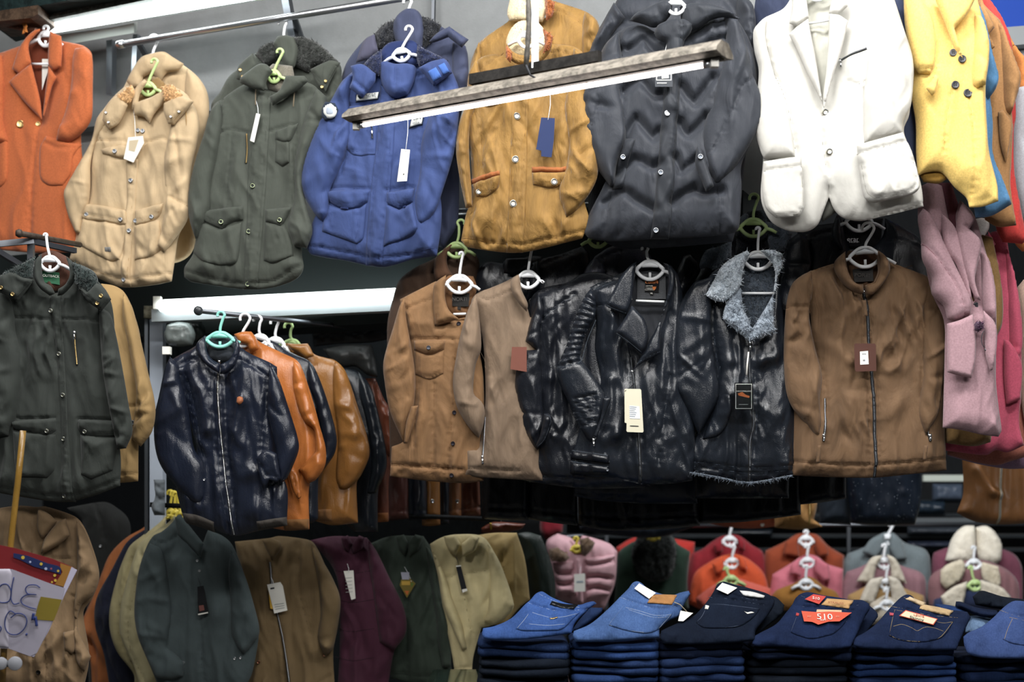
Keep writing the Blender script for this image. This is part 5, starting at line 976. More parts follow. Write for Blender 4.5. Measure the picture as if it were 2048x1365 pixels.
# --- long black garments hanging lower behind
MLr = MP.back(.32)
bl3 = mat('leather', '12151B', ro=.4)
for lab, pts, sm in (
    ('black leather jacket whose plain hem hangs below the taupe jacket', [(960, 600), (1055, 600), (1057, 1042), (1000, 1041), (964, 1038)], [[(964, 1016), (1055, 1018)]]),
    ('glossy black leather jacket whose banded hem hangs below the grained one', [(1052, 600), (1150, 600), (1155, 1052), (1100, 1046), (1052, 1038)], [[(1054, 1020), (1100, 1025), (1152, 1030)]]),
    ('black leather jacket with centre zip hanging lowest below the biker jacket', [(1145, 600), (1385, 600), (1400, 1052), (1340, 1058), (1220, 1062), (1158, 1052)], [[(1158, 1030), (1250, 1036), (1395, 1030)], [(1186, 900), (1182, 1052)]]),
    ('long black coat whose plain hem hangs below the shearling jacket', [(1385, 600), (1590, 600), (1602, 1030), (1560, 1036), (1480, 1045), (1395, 1048)], []),
    ('black coat whose hem corner shows below the brown zip jacket', [(1560, 600), (1690, 600), (1692, 998), (1640, 1006), (1580, 1012)], [])):
    g = G('long_black_jacket', lab, 'jacket', MLr, None, 'black garments behind the middle row')
    b = g.panel('body', pts, bl3, step=5, drape=.012, seams=sm, T=.04, R=20)
    MLr = MLr.back(.02)
    g.stitch(mat('cloth', '4A545E'))
g = G('leather_jacket', 'black jacket whose stitched hem band shows directly below the biker jacket', 'jacket', MP.back(.24), None, 'black garments behind the middle row')
b = g.panel('body', [(1160, 700), (1395, 700), (1395, 1008), (1290, 1008), (1200, 1002), (1148, 993), (1150, 975)], mat('leather', '232A36', ro=.4), step=5, T=.03, seams=[[(1150, 985), (1200, 993), (1290, 998)]])
g.stitch(mat('cloth', '4A545E'))
# ------------------------------------------------------------------ jackets on the arm that comes out of the lit bay
AP = Plane(4.95, .15)
al = mat('leather', '1B2130', ro=.33); als = mat('cloth', '0E1118')
g = G('leather_jacket', 'black leather zip jacket on a mint hanger, foremost on the arm below the bay tube', 'jacket', AP, None, 'jackets on the bay arm')
g.panel('lining', z6([(325, 285), (480, 285), (478, 390), (440, 412), (350, 400)]), mat('cloth', '3A4048'), T=.012, R=12, dy=0, nf=2)
b = g.panel('body', z6([(325, 290), (280, 335), (200, 380), (140, 415), (140, 500), (215, 620), (262, 760), (285, 880), (230, 1000), (180, 1050), (215, 1190), (240, 1232), (360, 1262), (480, 1296), (600, 1270), (742, 1243), (745, 1060), (705, 950), (700, 700), (692, 440), (650, 415), (560, 375), (500, 335), (470, 400), (420, 440), (370, 420)]), al, drape=.018, dw=24, wr=.010, ww=22, R=50,
            seams=[z6([(185, 452), (240, 425), (300, 405)]), z6([(185, 440), (240, 412), (300, 392)]), z6([(505, 405), (580, 445), (650, 492)]), z6([(215, 480), (250, 600), (290, 800), (320, 900)]), z6([(235, 480), (270, 600), (310, 800), (335, 900)]), z6([(650, 500), (640, 640), (620, 880)]), z6([(375, 440), (385, 700), (415, 1000), (450, 1280)]), z6([(430, 440), (440, 700), (462, 1000), (500, 1280)])],
            folds=[(z6([(280, 800), (360, 870)]), 9, .012), (z6([(480, 760), (540, 860)]), 10, .014), (z6([(500, 1000), (640, 960)]), 14, .016), (z6([(540, 460), (530, 620), (490, 760)]), 12, .014), (z6([(330, 560), (350, 760), (300, 820)]), 12, .012), (z6([(220, 1060), (330, 1180)]), 14, .018), (z6([(620, 1100), (560, 1220)]), 16, .012)])
g.panel('sleeve', z6([(152, 390), (125, 450), (95, 590), (72, 700), (75, 840), (110, 950), (200, 1065), (270, 1130), (310, 1135), (332, 1090), (322, 940), (272, 850), (242, 650), (202, 500), (192, 430)]), al, **SL2)
g.panel('sleeve', z6([(655, 420), (700, 500), (742, 620), (797, 800), (800, 870), (745, 1000), (708, 1035), (682, 960), (690, 880), (665, 760), (642, 640), (650, 500)]), al, **SL2)
rk = mat('cloth', '3A3530')
g.panel('rib_hem', z6([(213, 1178), (300, 1190), (382, 1225), (378, 1278), (300, 1250), (238, 1233)]), rk, on=b, T=.012, R=6, nf=0, drape=0, wr=0, rib=(90, 4.5, .003), label='ribbed brown-grey hem')
g.panel('rib_hem', z6([(600, 1222), (680, 1208), (742, 1200), (744, 1243), (600, 1268)]), rk, on=b, T=.012, R=6, nf=0, drape=0, wr=0, rib=(90, 4.5, .003), label='ribbed brown-grey hem')
g.panel('collar', z6([(328, 282), (300, 305), (282, 340), (300, 392), (345, 440), (400, 475), (405, 425), (362, 400), (338, 360)]), al, T=.024, R=10, dy=.055, nf=1, drape=0, wr=.004, seams=[z6([(318, 300), (322, 370), (395, 440)])])
g.panel('collar', z6([(482, 285), (502, 325), (500, 380), (478, 435), (440, 472), (405, 478), (407, 428), (450, 405), (470, 370), (480, 330)]), al, T=.024, R=10, dy=.055, nf=1, drape=0, wr=.004, seams=[z6([(492, 320), (486, 390), (412, 450)])])
g.panel('pocket', z6([(588, 905), (620, 870), (650, 862), (690, 880), (712, 1005), (690, 1025), (655, 1012), (625, 1060), (605, 1000)]), al, T=.016, R=8, dy=.07, nf=2, drape=0, wr=.006, seams=[z6([(600, 915), (640, 990), (700, 1000)])])
g.zip(b, z6([(400, 412), (408, 600), (418, 760), (435, 960), (460, 1150), (478, 1292)]), 2.6, als, CHROME, z6([(402, 415)])[0]+(20,))
for x, y in z6([(352, 432), (458, 448)]): g.button(b, x, y, 3, BRASS, name='snap')
bd = g.panel('chest_badge', z6([(506, 600), (520, 596), (537, 602), (540, 620), (528, 635), (518, 637), (505, 625)]), mat('paper', 'B0683E'), on=b, T=.008, R=3, nf=0, drape=0, wr=0, step=2.5, label='small copper shield badge')
for x, y in z6([(655, 1008), (682, 1004), (328, 1003), (338, 1012)]): g.button(b, x, y, 2.4, STEEL, name='stud')
g.stitch(mat('cloth', '39414E'))
hanger('mint hanger at the front of the bay arm, in the black zip jacket', TEAL, AP, (442, 624), (440, 680), 26, 14, 14, 6, fwd=.03, hw=7)
hl = (('orange tan leather jacket second on the bay arm', 'B4661F', 0, (490, 628), (484, 682), WHITE, 'chunky white hanger in the orange tan jacket'),
      ('black leather jacket third on the bay arm', '141A26', 1, (515, 632), (521, 682), WHITE, 'white hanger third along the bay arm'),
      ('golden brown leather jacket fourth on the bay arm', '8A5A20', 2, (549, 638), (552, 688), WHITE, 'white hanger fourth along the bay arm'),
      ('black leather jacket fifth on the bay arm with a plain hem', '121820', 3, (577, 646), (585, 692), GREEN, 'lime green hanger farthest along the bay arm'),
      ('reddish brown leather jacket sixth on the bay arm', '7E4026', 4, None, None, None, None))
outs = [
 (z6([(500, 290), (560, 262), (600, 310), (720, 370), (790, 405), (820, 450), (870, 600), (930, 830), (935, 930), (858, 1030), (856, 1262), (738, 1268), (600, 1240), (560, 700), (500, 400)]),
  z6([(775, 410), (815, 445), (862, 600), (902, 720), (938, 850), (935, 940), (890, 1010), (850, 1030), (800, 960), (890, 868), (880, 760), (830, 720), (795, 640), (772, 520)]), z6([(728, 1212), (855, 1210), (853, 1264), (732, 1270)])),
 (z6([(645, 300), (690, 320), (740, 355), (800, 385), (860, 415), (890, 480), (940, 590), (992, 780), (985, 870), (930, 950), (902, 1000), (900, 1210), (860, 1232), (760, 1220), (700, 500)]),
  z6([(850, 405), (885, 450), (940, 590), (992, 780), (985, 875), (930, 960), (900, 960), (920, 840), (890, 650), (850, 520)]), None),
 (z6([(720, 320), (780, 325), (845, 322), (880, 375), (940, 395), (990, 410), (1040, 465), (1100, 640), (1150, 800), (1155, 900), (1120, 985), (1095, 1030), (1102, 1230), (975, 1242), (890, 1222), (860, 1000), (860, 700), (800, 450)]),
  z6([(985, 412), (1035, 460), (1090, 620), (1152, 810), (1157, 900), (1100, 1010), (1050, 1055), (1010, 1062), (990, 1000), (1000, 800), (975, 600), (975, 480)]), z6([(888, 1162), (976, 1160), (975, 1220), (888, 1222)])),
 (z6([(1000, 445), (1060, 450), (1110, 470), (1165, 540), (1205, 680), (1240, 860), (1242, 960), (1205, 1060), (1202, 1275), (1085, 1275), (1020, 1200), (1010, 700)]),
  z6([(1105, 468), (1165, 540), (1205, 680), (1243, 860), (1243, 965), (1190, 1080), (1150, 1080), (1170, 900), (1140, 700), (1110, 580)]), None),
 (z6([(1140, 500), (1190, 498), (1230, 595), (1280, 690), (1285, 900), (1258, 1000), (1258, 1222), (1198, 1226), (1150, 1200), (1140, 800)]),
  z6([(1190, 500), (1232, 600), (1275, 690), (1285, 860), (1255, 900), (1225, 800), (1200, 680)]), z6([(1196, 1180), (1256, 1178), (1256, 1224), (1198, 1226)]))]
for (lab, col, i, ht, hc, hm, hlab), (bo, sl, hem) in zip(hl, outs):
    P_ = AP.back(.14*(i+1)); m = mat('leather', col, ro=.36)
    g = G('leather_jacket', lab, 'jacket', P_, None, 'jackets on the bay arm')
    b = g.panel('body', bo, m, drape=.014, wr=.008, step=4)
    g.panel('sleeve', sl, m, **SL2)
    if hem: g.panel('rib_hem', hem, mat('cloth', '7A5226' if i != 4 else '9A5A22'), on=b, T=.008, R=4, nf=0, drape=0, wr=0, rib=(90, 4.5, .003), label='ribbed knit hem')
    if i == 0:
        g.panel('collar', z6([(475, 275), (520, 262), (562, 262), (590, 300), (600, 350), (560, 370), (540, 330), (500, 320)]), m, T=.02, R=10, dy=.05, nf=1, drape=0)
        s_ = g.panel('pocket_edge', z6([(745, 960), (775, 950), (800, 1000), (815, 1100), (800, 1110), (770, 1060)]), m, T=.012, R=6, dy=.07, nf=0, drape=0, wr=0, seams=[z6([(775, 980), (800, 1095)])])
    if i == 2: g.panel('collar', z6([(735, 320), (800, 325), (848, 322), (862, 345), (880, 385), (840, 400), (800, 370), (760, 350)]), m, T=.02, R=10, dy=.05, nf=1, drape=0)
    g.stitch(mat('cloth', '20160E'))
    if ht: hanger(hlab, hm, P_, ht, hc, 17, 11, 14, 12, fwd=.04, hw=8 if i else 10, rot=.25 if i else 0)
g = G('leather_hood', 'dark grey leather hood drooping over the back of the bay arm', 'jacket', AP.back(.62), None)
g.panel('hood', z6([(925, 350), (1000, 333), (1080, 325), (1172, 330), (1190, 400), (1202, 492), (1150, 482), (1090, 440), (1020, 442), (960, 400)]), mat('leather', '3A3C3C', ro=.4), T=.06, R=24, nf=6)
g = G('leather_jacket', 'dark leather jacket hem hanging along the back rail above the bay arm', 'jacket', AP.back(.95), None)
b = g.panel('body', z6([(860, 215), (1270, 190), (1262, 300), (1160, 318), (1000, 325), (880, 338)]), mat('leather', '26262C', ro=.4), T=.03, R=20, seams=[z6([(890, 285), (1000, 275), (1250, 255)])])
g.stitch(mat('cloth', '44444C'))
BT = [('dark maroon leather jacket, its hem just left of the tan trucker jacket', '5E342C', [(1248, 700), (1352, 700), (1358, 1208), (1300, 1215), (1252, 1220)], 1),
      ('black leather jacket, its hem below the trucker sleeve', '151E2C', [(1350, 700), (1440, 700), (1452, 1212), (1356, 1215)], 0),
      ('tan leather jacket, its hem below the trucker front', 'A06828', [(1436, 700), (1512, 700), (1518, 1240), (1470, 1246), (1425, 1243)], 1),
      ('black leather jacket, its hem left of the brown suede one', '101824', [(1508, 700), (1565, 700), (1562, 1235), (1514, 1240)], 0),
      ('light brown leather jacket, its hem below the trucker button band', '8E5A30', [(1560, 700), (1622, 700), (1624, 1205), (1560, 1212)], 1),
      ('chestnut leather jacket, last hem before the long black jackets', '6A3A22', [(1618, 700), (1705, 700), (1722, 1192), (1660, 1205), (1618, 1206)], 1)]
for i, (lab, col, pts, tag_) in enumerate(BT):
    P_ = AP.back(.90+.05*i); g = G('leather_jacket', lab, 'jacket', P_, None, 'jackets on the bay arm'); m = mat('leather', col, ro=.36)
    b = g.panel('body', z6(pts), m, drape=.014, wr=.008, step=4.5, T=.04, R=18, seams=[z6([(pts[-1][0]+2, pts[-1][1]-45), (pts[2][0]-2, pts[2][1]-45)])])
    if i in (2, 4): g.button(b, *z6([(pts[0][0]+45, 1120)])[0], 4, CHROME, name='stud')
    g.stitch(mat('cloth', '20160E'))

# ------------------------------------------------------------------ far left: dark parka and khaki parka
LP = Plane(4.55, .15)
dg = mat('cloth', '2E332F'); dgs = mat('cloth', '191C1A'); dgf = mat('fur', '2C3A38')
g = G('parka', 'dark olive parka with fur-lined open hood at the left edge, white hanger in its collar', 'jacket', LP, None)
g.panel('lining', z5([(175, 160), (240, 140), (310, 170), (330, 240), (290, 310), (235, 330), (180, 290)]), mat('cloth', '4E2E20'), T=.012, R=10, dy=0, nf=1)
b = g.panel('body', z5([(165, 195), (90, 230), (20, 270), (-50, 330), (-50, 1235), (100, 1262), (290, 1286), (420, 1258), (545, 1212), (548, 1080), (510, 700), (520, 500), (500, 360), (440, 275), (340, 215), (325, 290), (290, 325), (235, 338), (190, 310)]), dg, drape=.012, wr=.008,
            seams=[z5([(80, 450), (160, 452), (240, 462)]), z5([(300, 455), (400, 460), (500, 470)]), z5([(-40, 1205), (100, 1235), (290, 1258), (420, 1232), (545, 1180)]), z5([(75, 905), (180, 908), (262, 905)]), z5([(370, 908), (460, 912), (540, 915)])],
            folds=[(z5([(180, 480), (150, 760)]), 12, .012), (z5([(400, 480), (420, 760)]), 12, .010), (z5([(220, 600), (240, 860)]), 10, -.010)])
g.panel('sleeve', z5([(30, 320), (-50, 360), (-50, 990), (40, 985), (80, 870), (100, 650), (70, 500), (60, 380)]), dg, **SL)
g.panel('sleeve', z5([(450, 395), (500, 430), (530, 540), (560, 700), (582, 830), (602, 960), (572, 1040), (535, 1045), (505, 900), (470, 700), (455, 520)]), dg, **SL)
pf['on'] = b; pk['on'] = b
g.panel('pocket', z5([(75, 960), (265, 980), (262, 1130), (230, 1175), (100, 1172), (85, 1100)]), dg, **pk)
g.panel('pocket', z5([(378, 980), (545, 990), (520, 1140), (430, 1182), (385, 1160)]), dg, **pk)
f1 = g.panel('pocket_flap', z5([(70, 920), (265, 905), (268, 960), (238, 988), (80, 957)]), dg, seams=[z5([(80, 948), (236, 975), (260, 955)])], **pf)
f2 = g.panel('pocket_flap', z5([(370, 910), (540, 915), (545, 985), (408, 992), (373, 960)]), dg, seams=[z5([(380, 952), (410, 980), (540, 972)])], **pf)
pl_ = g.panel('placket', z5([(238, 335), (288, 330), (302, 600), (322, 900), (346, 1286), (290, 1282), (290, 900), (266, 600)]), dg, on=b, T=.012, R=6, nf=0, drape=0, wr=.003, seams=[z5([(278, 340), (292, 600), (312, 900), (335, 1280)]), z5([(275, 600), (300, 900), (300, 1280)])])
g.panel('collar', z5([(188, 155), (158, 190), (155, 260), (180, 310), (225, 345), (250, 335), (230, 300), (200, 280), (188, 220)]), dg, T=.024, R=9, dy=.055, nf=1, drape=0)
g.panel('collar', z5([(300, 165), (335, 200), (345, 260), (320, 305), (285, 340), (262, 345), (265, 315), (300, 290), (318, 240)]), dg, T=.024, R=9, dy=.055, nf=1, drape=0)
g.panel('hood_lining', z5([(160, 165), (100, 200), (20, 240), (0, 260), (60, 285), (110, 290), (150, 262), (152, 205)]), dgf, T=.035, R=12, dy=.07, nf=1, drape=0, fuzz=.005)
g.panel('hood_lining', z5([(330, 192), (385, 212), (430, 240), (445, 290), (420, 352), (390, 340), (345, 290), (340, 240)]), dgf, T=.035, R=12, dy=.07, nf=1, drape=0, fuzz=.005)
h1 = g.panel('hood_flap', z5([(-5, 255), (60, 238), (110, 262), (152, 272), (120, 320), (80, 368), (40, 350), (-5, 328)]), dg, T=.024, R=9, dy=.09, nf=1, drape=0, seams=[z5([(0, 318), (80, 355), (140, 285)])])
h2 = g.panel('hood_flap', z5([(345, 290), (400, 328), (440, 288), (475, 312), (505, 362), (462, 414), (400, 372)]), dg, T=.024, R=9, dy=.09, nf=1, drape=0, seams=[z5([(360, 310), (460, 400), (492, 362)])])
for (x, y), P in zip(z5([(15, 313), (64, 342), (468, 350), (449, 383)]), (h1, h1, h2, h2)): g.button(P, x, y, 4, BRASS)
for (x, y), P in zip(z5([(253, 424), (279, 615), (299, 802), (302, 1000), (300, 1258), (237, 966), (402, 968)]), (pl_,)*5+(f1, f2)): g.button(P, x, y, 4.6, mat('metal', '9A9A86'), ring=DKST)
g.card('neck_label', z5([(190, 232), (270, 240), (272, 296), (200, 284)]), mat('cloth', '2E6A4A'), dy=.018)
c = WP(LP, *z5([(232, 256)])[0], .022); txt('label_lettering', 'OUTBACK', c, .012, PAPER, g.root, g.o, .08)
g.zip(b, z5([(354, 515), (358, 590), (366, 665)]), 3, dgs, BRASS, z5([(356, 520)])[0]+(14,), name='chest_zip')
g.stitch(dgs)
hanger('white hanger in the collar of the dark olive parka at the left edge', WHITE, LP, (91, 468), (100, 528), 19, 14, 22, 12, fwd=.03, hw=3, hook_side=1)
kh = mat('cloth', '9C7E4C'); khs = mat('cloth', '5E4828')
g = G('parka', 'khaki parka behind the dark olive parka, its elbow beside the bay post', 'jacket', LP.back(.3), None)
b = g.panel('body', z5([(460, 290), (520, 300), (565, 330), (600, 400), (640, 550), (640, 800), (630, 1000), (628, 1190), (545, 1197), (440, 1190), (440, 500)]), kh, seams=[z5([(540, 1160), (625, 1155)]), z5([(560, 850), (625, 850)])])
g.panel('sleeve', z5([(560, 330), (602, 400), (640, 550), (672, 690), (706, 850), (692, 960), (640, 1032), (600, 1000), (610, 900), (620, 780), (590, 600), (560, 450)]), kh, **SL)
g.button(b, *z5([(612, 925)])[0], 5, DKST, ring=STEEL)
g.stitch(khs)

# ------------------------------------------------------------------ bottom row
BP = Plane(5.5, .1)
GB = 'jackets on the bottom rail'
def bot(lab, pl, m, body, sleeves=(), st=None, extra=(), seams=(), name='zip_jacket', folds=(), **k):
    g = G(name, lab, 'jacket', pl, None, GB)
    kk = dict(drape=.014, wr=.008, step=4.5); kk.update(k)
    b = g.panel('body', body, m, seams=seams, folds=folds, **kk)
    for s_ in sleeves: g.panel('sleeve', s_, m, **{**SL2, 'step': 4.5})
    for nm, pts, mm, dy in extra: g.panel(nm, pts, mm, T=.02, R=9, dy=dy, nf=1, drape=0, wr=.003, step=4)
    return g, b
k0 = mat('cloth', '82694A'); k0s = mat('cloth', '4E3A20')
g, b = bot('khaki field jacket at the bottom left, behind the price sign', Plane(4.75, .1), k0, z9([(-60, 200), (120, 175), (250, 185), (300, 180), (450, 225), (540, 280), (610, 420), (668, 640), (620, 800), (560, 900), (600, 1190), (560, 1420), (-60, 1420)]),
           [z9([(515, 272), (570, 345), (622, 500), (668, 645), (625, 780), (545, 850), (520, 1000), (612, 1195), (565, 1300), (512, 1210), (500, 900), (520, 600)])],
           extra=[('collar', z9([(255, 195), (320, 225), (382, 282), (330, 350), (285, 400), (250, 330)]), k0, .055), ('collar', z9([(385, 292), (440, 262), (468, 375), (420, 420), (340, 470), (275, 502), (300, 400)]), k0, .065), ('pocket_flap', z9([(425, 1030), (500, 1015), (502, 1150), (485, 1175), (435, 1150)]), k0, .05)],
           seams=[z9([(275, 500), (300, 700), (320, 900), (330, 1360)]), z9([(380, 530), (500, 525)]), z9([(520, 780), (600, 765)]), z9([(250, 1180), (262, 1360)])], name='field_jacket')
for x, y in z9([(285, 1290), (350, 290)]): g.button(b, x, y, 4.5, mat('metal', '22201E', ro=.5))
g.stitch(k0s)
g, b = bot('near-black parka between the khaki field jacket and the orange jacket', Plane(6.15, .1), mat('cloth', '1B1D1C'), z9([(450, 190), (700, 150), (800, 200), (860, 260), (880, 340), (860, 600), (860, 1420), (600, 1420), (560, 300)]), name='parka', seams=[z9([(640, 160), (700, 280), (710, 400)])])
g.button(b, *z9([(692, 447)])[0], 3, STEEL)
seq = [('orange jacket, leftmost of the fan left of the grey-teal jacket', 'A8602A', [(1080, 240), (1020, 250), (970, 322), (850, 392), (740, 505), (680, 645), (620, 800), (530, 1000), (522, 1050), (600, 1185), (622, 1420), (900, 1420), (1000, 600)]),
       ('navy jacket between the orange and cream jackets', '12172C', [(1080, 248), (1050, 292), (900, 382), (840, 442), (745, 622), (650, 802), (640, 985), (700, 1180), (742, 1420), (1000, 1420), (1040, 500)]),
       ('cream jacket behind the paler cream jacket', 'A3986C', [(1120, 242), (1060, 302), (900, 422), (860, 472), (800, 622), (742, 852), (740, 1012), (790, 1162), (900, 1310), (900, 1420), (1100, 1420), (1100, 500)]),
       ('pale cream jacket directly behind the grey-teal jacket', 'B3A97E', [(1180, 237), (1130, 292), (1020, 362), (930, 452), (850, 702), (812, 872), (812, 1052), (900, 1252), (950, 1420), (1200, 1420), (1200, 500)])]
for i, (lab, col, pts) in enumerate(seq):
    m = mat('cloth', col); g, b = bot(lab, Plane(6.1-.14*i, .1), m, z9(pts), seams=[z9([(pts[3][0]+40, pts[3][1]+60), (pts[6][0]+60, pts[6][1]), (pts[8][0]+90, pts[8][1]+60)])])
    g.stitch(khs if i != 1 else bks)
for i, (t, c_) in enumerate((((340, 982), (342, 1028)), ((347, 984), (352, 1030)), ((352, 986), (362, 1032)))):
    hanger(('yellow hanger, left of three together beside the black zip jacket', 'yellow hanger, middle of three together beside the black zip jacket', 'yellow hanger, right of three together beside the black zip jacket')[i], YEL, Plane(5.9-.1*i, .1), t, c_, 9, 7, 10, 8, fwd=.0, hw=6, hook_side=1)
gt = mat('cloth', '445052'); gts = mat('cloth', '1C2224')
g, b = bot('grey-teal softshell jacket with stand collar and black tag, bottom row', BP, gt, z9([(1200, 235), (1150, 300), (1090, 350), (1030, 382), (980, 470), (930, 640), (905, 900), (940, 1080), (1050, 1350), (1060, 1420), (1640, 1420), (1700, 1300), (1745, 1030), (1720, 900), (1650, 650), (1570, 450), (1500, 380), (1400, 340), (1360, 450), (1340, 520), (1240, 400)]),
           [z9([(1010, 430), (950, 560), (908, 850), (930, 1060), (1050, 1335), (1150, 1345), (1232, 1325), (1240, 1232), (1130, 1130), (1158, 900), (1122, 600), (1082, 470)]), z9([(1562, 470), (1650, 650), (1720, 880), (1748, 1030), (1700, 1110), (1640, 1182), (1560, 1045), (1552, 800), (1540, 600)])],
           extra=[('collar', z9([(1178, 255), (1215, 233), (1290, 330), (1372, 432), (1352, 522), (1270, 440), (1200, 370)]), gt, .055)],
           seams=[z9([(1322, 540), (1325, 720), (1360, 930), (1375, 1365)]), z9([(1080, 440), (1120, 600), (1155, 900)]), z9([(1030, 400), (1120, 425), (1200, 375)])], R=50, name='softshell_jacket', folds=[(z9([(1450, 500), (1480, 900), (1460, 1200)]), 20, .014), (z9([(1240, 500), (1260, 900)]), 20, .012)])
g.tag(b, z9([(1330, 722), (1372, 715), (1407, 903), (1335, 920)]), mat('paper', '14161A'), z9([(1350, 660)])[0]+(INK,), [(z9([(1340, 850), (1372, 845), (1378, 880), (1345, 888)]), mat('paper', '7A4A44')), (z9([(1334, 905), (1400, 893), (1403, 900), (1336, 914)]), PAPER)], up=.025, label='small black card tag')
for x, y in z9([(1228, 1240), (1250, 1228), (1595, 1200), (1630, 1197), (1336, 545), (1357, 612)]): g.button(b, x, y, 2.6, STEEL, name='stud')
g.stitch(gts)
B6 = BP.back(.12); ob = mat('cloth', '6C5838'); obs = mat('cloth', '2E2210')
g, b = bot('olive brown zip jacket with white tag and yellow backing card', B6, ob, z10([(30, 385), (250, 362), (305, 350), (490, 375), (540, 425), (620, 600), (682, 740), (672, 900), (640, 1080), (660, 1420), (60, 1420), (60, 600)]),
           [z10([(500, 385), (560, 480), (640, 620), (684, 745), (672, 880), (640, 1045), (590, 1102), (545, 985), (560, 850), (555, 700), (532, 550)])],
           extra=[('collar', z10([(200, 378), (250, 362), (312, 385), (315, 430), (262, 505), (230, 440)]), ob, .05)],
           seams=[z10([(250, 510), (265, 650), (330, 1000), (350, 1257)]), z10([(430, 420), (440, 700), (500, 940)])])
g.zip(b, z10([(262, 510), (270, 650), (305, 830), (350, 1050), (385, 1300)]), 2.8, obs, STEEL)
g.tag(b, z10([(240, 690), (268, 700), (268, 805), (250, 800)]), mat('paper', 'D9A814'), None, up=.018, label='yellow backing card')
g.tag(b, z10([(230, 652), (312, 636), (328, 660), (356, 812), (275, 831)]), PAPER, z10([(262, 600)])[0], [(z10([(250, 672+0), (275, 668), (276, 678), (251, 682)]), INK)]+[(z10([(275+i*3, 775+i*14), (335+i*2, 765+i*14), (335+i*2, 770+i*14), (275+i*3, 780+i*14)]), mat('paper', 'A8ACA8')) for i in range(3)], up=.025, label='white card tag')
for x, y in z10([(590, 1085), (190, 1125)]): g.button(b, x, y, 3.4, mat('metal', 'A06A50'), name='stud')
g.stitch(obs)
B7 = BP.back(.24); bu = mat('cloth', '4A2034')
g, b = bot('burgundy quilted jacket with long white tag, bottom row', B7, bu, z10([(500, 375), (650, 350), (850, 360), (905, 450), (985, 600), (1080, 800), (1092, 950), (1020, 1060), (960, 1420), (660, 1420), (680, 1000), (660, 600)]),
           [z10([(860, 372), (912, 450), (985, 600), (1080, 800), (1092, 950), (1020, 1060), (930, 1010), (915, 900), (890, 700), (860, 500)])], name='quilted_jacket', folds=(), extra=[('collar', z10([(690, 362), (730, 345), (760, 400), (740, 450), (700, 420)]), bu, .05), ('collar', z10([(760, 400), (800, 345), (835, 360), (820, 430), (765, 460)]), bu, .05)])
g2 = [(z10([(680, 740), (800, 750), (880, 730)]), 6, .012)]
for y in (560, 740, 920, 1100, 1280):
    g.seams.append((b, z10([(650, y), (760, y+20), (900, y)])))
g.tag(b, z10([(705, 568), (766, 563), (779, 738), (753, 747)]), PAPER, z10([(735, 520)])[0], [(z10([(715+i, 610+i*22), (757+i, 606+i*22), (757+i, 609+i*22), (715+i, 613+i*22)]), mat('paper', 'A8ACA8')) for i in range(5)], up=.025, label='long white card tag')
g.stitch(mat('cloth', '1E0A14'))
B8 = BP.back(.36); dgn = mat('cloth', '364238')
g, b = bot('dark green jacket with diamond-shaped colourful tag, bottom row', B8, dgn, z10([(860, 400), (1000, 350), (1200, 350), (1290, 500), (1312, 700), (1372, 900), (1372, 1150), (1392, 1232), (1342, 1275), (1150, 1262), (1000, 1235), (960, 900), (960, 600)]),
           [z10([(1212, 400), (1290, 520), (1312, 700), (1372, 900), (1372, 1160), (1320, 1170), (1290, 1000), (1270, 800), (1240, 600)])], seams=[z10([(1110, 420), (1080, 560)]), z10([(1095, 700), (1110, 1240)]), z10([(1010, 1200), (1340, 1230)])], extra=[('collar', z10([(1030, 352), (1080, 340), (1105, 400), (1085, 470), (1045, 420)]), dgn, .05), ('collar', z10([(1105, 400), (1150, 340), (1195, 352), (1170, 430), (1115, 480)]), dgn, .05)])
g.tag(b, z10([(1100, 598), (1152, 645), (1098, 735), (1053, 655), (1062, 620)]), mat('paper', '7A6A22'), z10([(1086, 540)])[0], [(z10([(1065, 630), (1118, 630), (1118, 655), (1065, 655)]), mat('paper', 'C8A030')), (z10([(1060, 575), (1112, 575), (1112, 620), (1068, 620)]), mat('paper', 'A8A8B8')), (z10([(1082, 690), (1112, 690), (1100, 720)]), mat('paper', 'C86A1E')), (z10([(1122, 640), (1140, 645), (1125, 670)]), mat('paper', '5A7A2A'))], up=.03, label='diamond-shaped colourful tag')
g.stitch(bks)
B9 = BP.back(.30); pkh = mat('cloth', 'CBBC8A'); pks = mat('cloth', '5E5230')
g, b = bot('pale khaki jacket with black strip tag behind the left jeans pile', B9, pkh, z10([(1240, 400), (1310, 360), (1400, 340), (1560, 350), (1640, 450), (1702, 580), (1762, 780), (1720, 850), (1640, 900), (1560, 920), (1510, 1100), (1500, 1232), (1400, 1252), (1380, 1100), (1330, 850), (1290, 600), (1252, 450)]),
           [z10([(1600, 400), (1650, 470), (1702, 580), (1764, 780), (1700, 862), (1640, 902), (1580, 880), (1600, 800), (1612, 620)]), z10([(1252, 430), (1290, 560), (1320, 760), (1370, 900), (1440, 1060), (1470, 1050), (1440, 900), (1380, 740), (1320, 560)])],
           seams=[z10([(1450, 700), (1480, 850), (1500, 960)]), z10([(1390, 1180), (1500, 1160)]), z10([(1290, 620), (1380, 600), (1400, 590)]), z10([(1440, 590), (1600, 560)])], extra=[('collar', z10([(1325, 352), (1395, 340), (1432, 400), (1400, 475), (1350, 425)]), pkh, .05), ('collar', z10([(1436, 400), (1500, 345), (1548, 360), (1520, 440), (1445, 480)]), pkh, .05)])
g.tag(b, z10([(1403, 542), (1432, 536), (1472, 688), (1440, 702)]), mat('paper', '12151A'), z10([(1405, 480)])[0]+(INK,), [(z10([(1440, 682), (1470, 676), (1474, 690), (1443, 702)]), PAPER), (z10([(1402, 534), (1434, 530), (1434, 538), (1403, 542)]), PAPER)], up=.025, label='black strip tag')
g.stitch(pks)
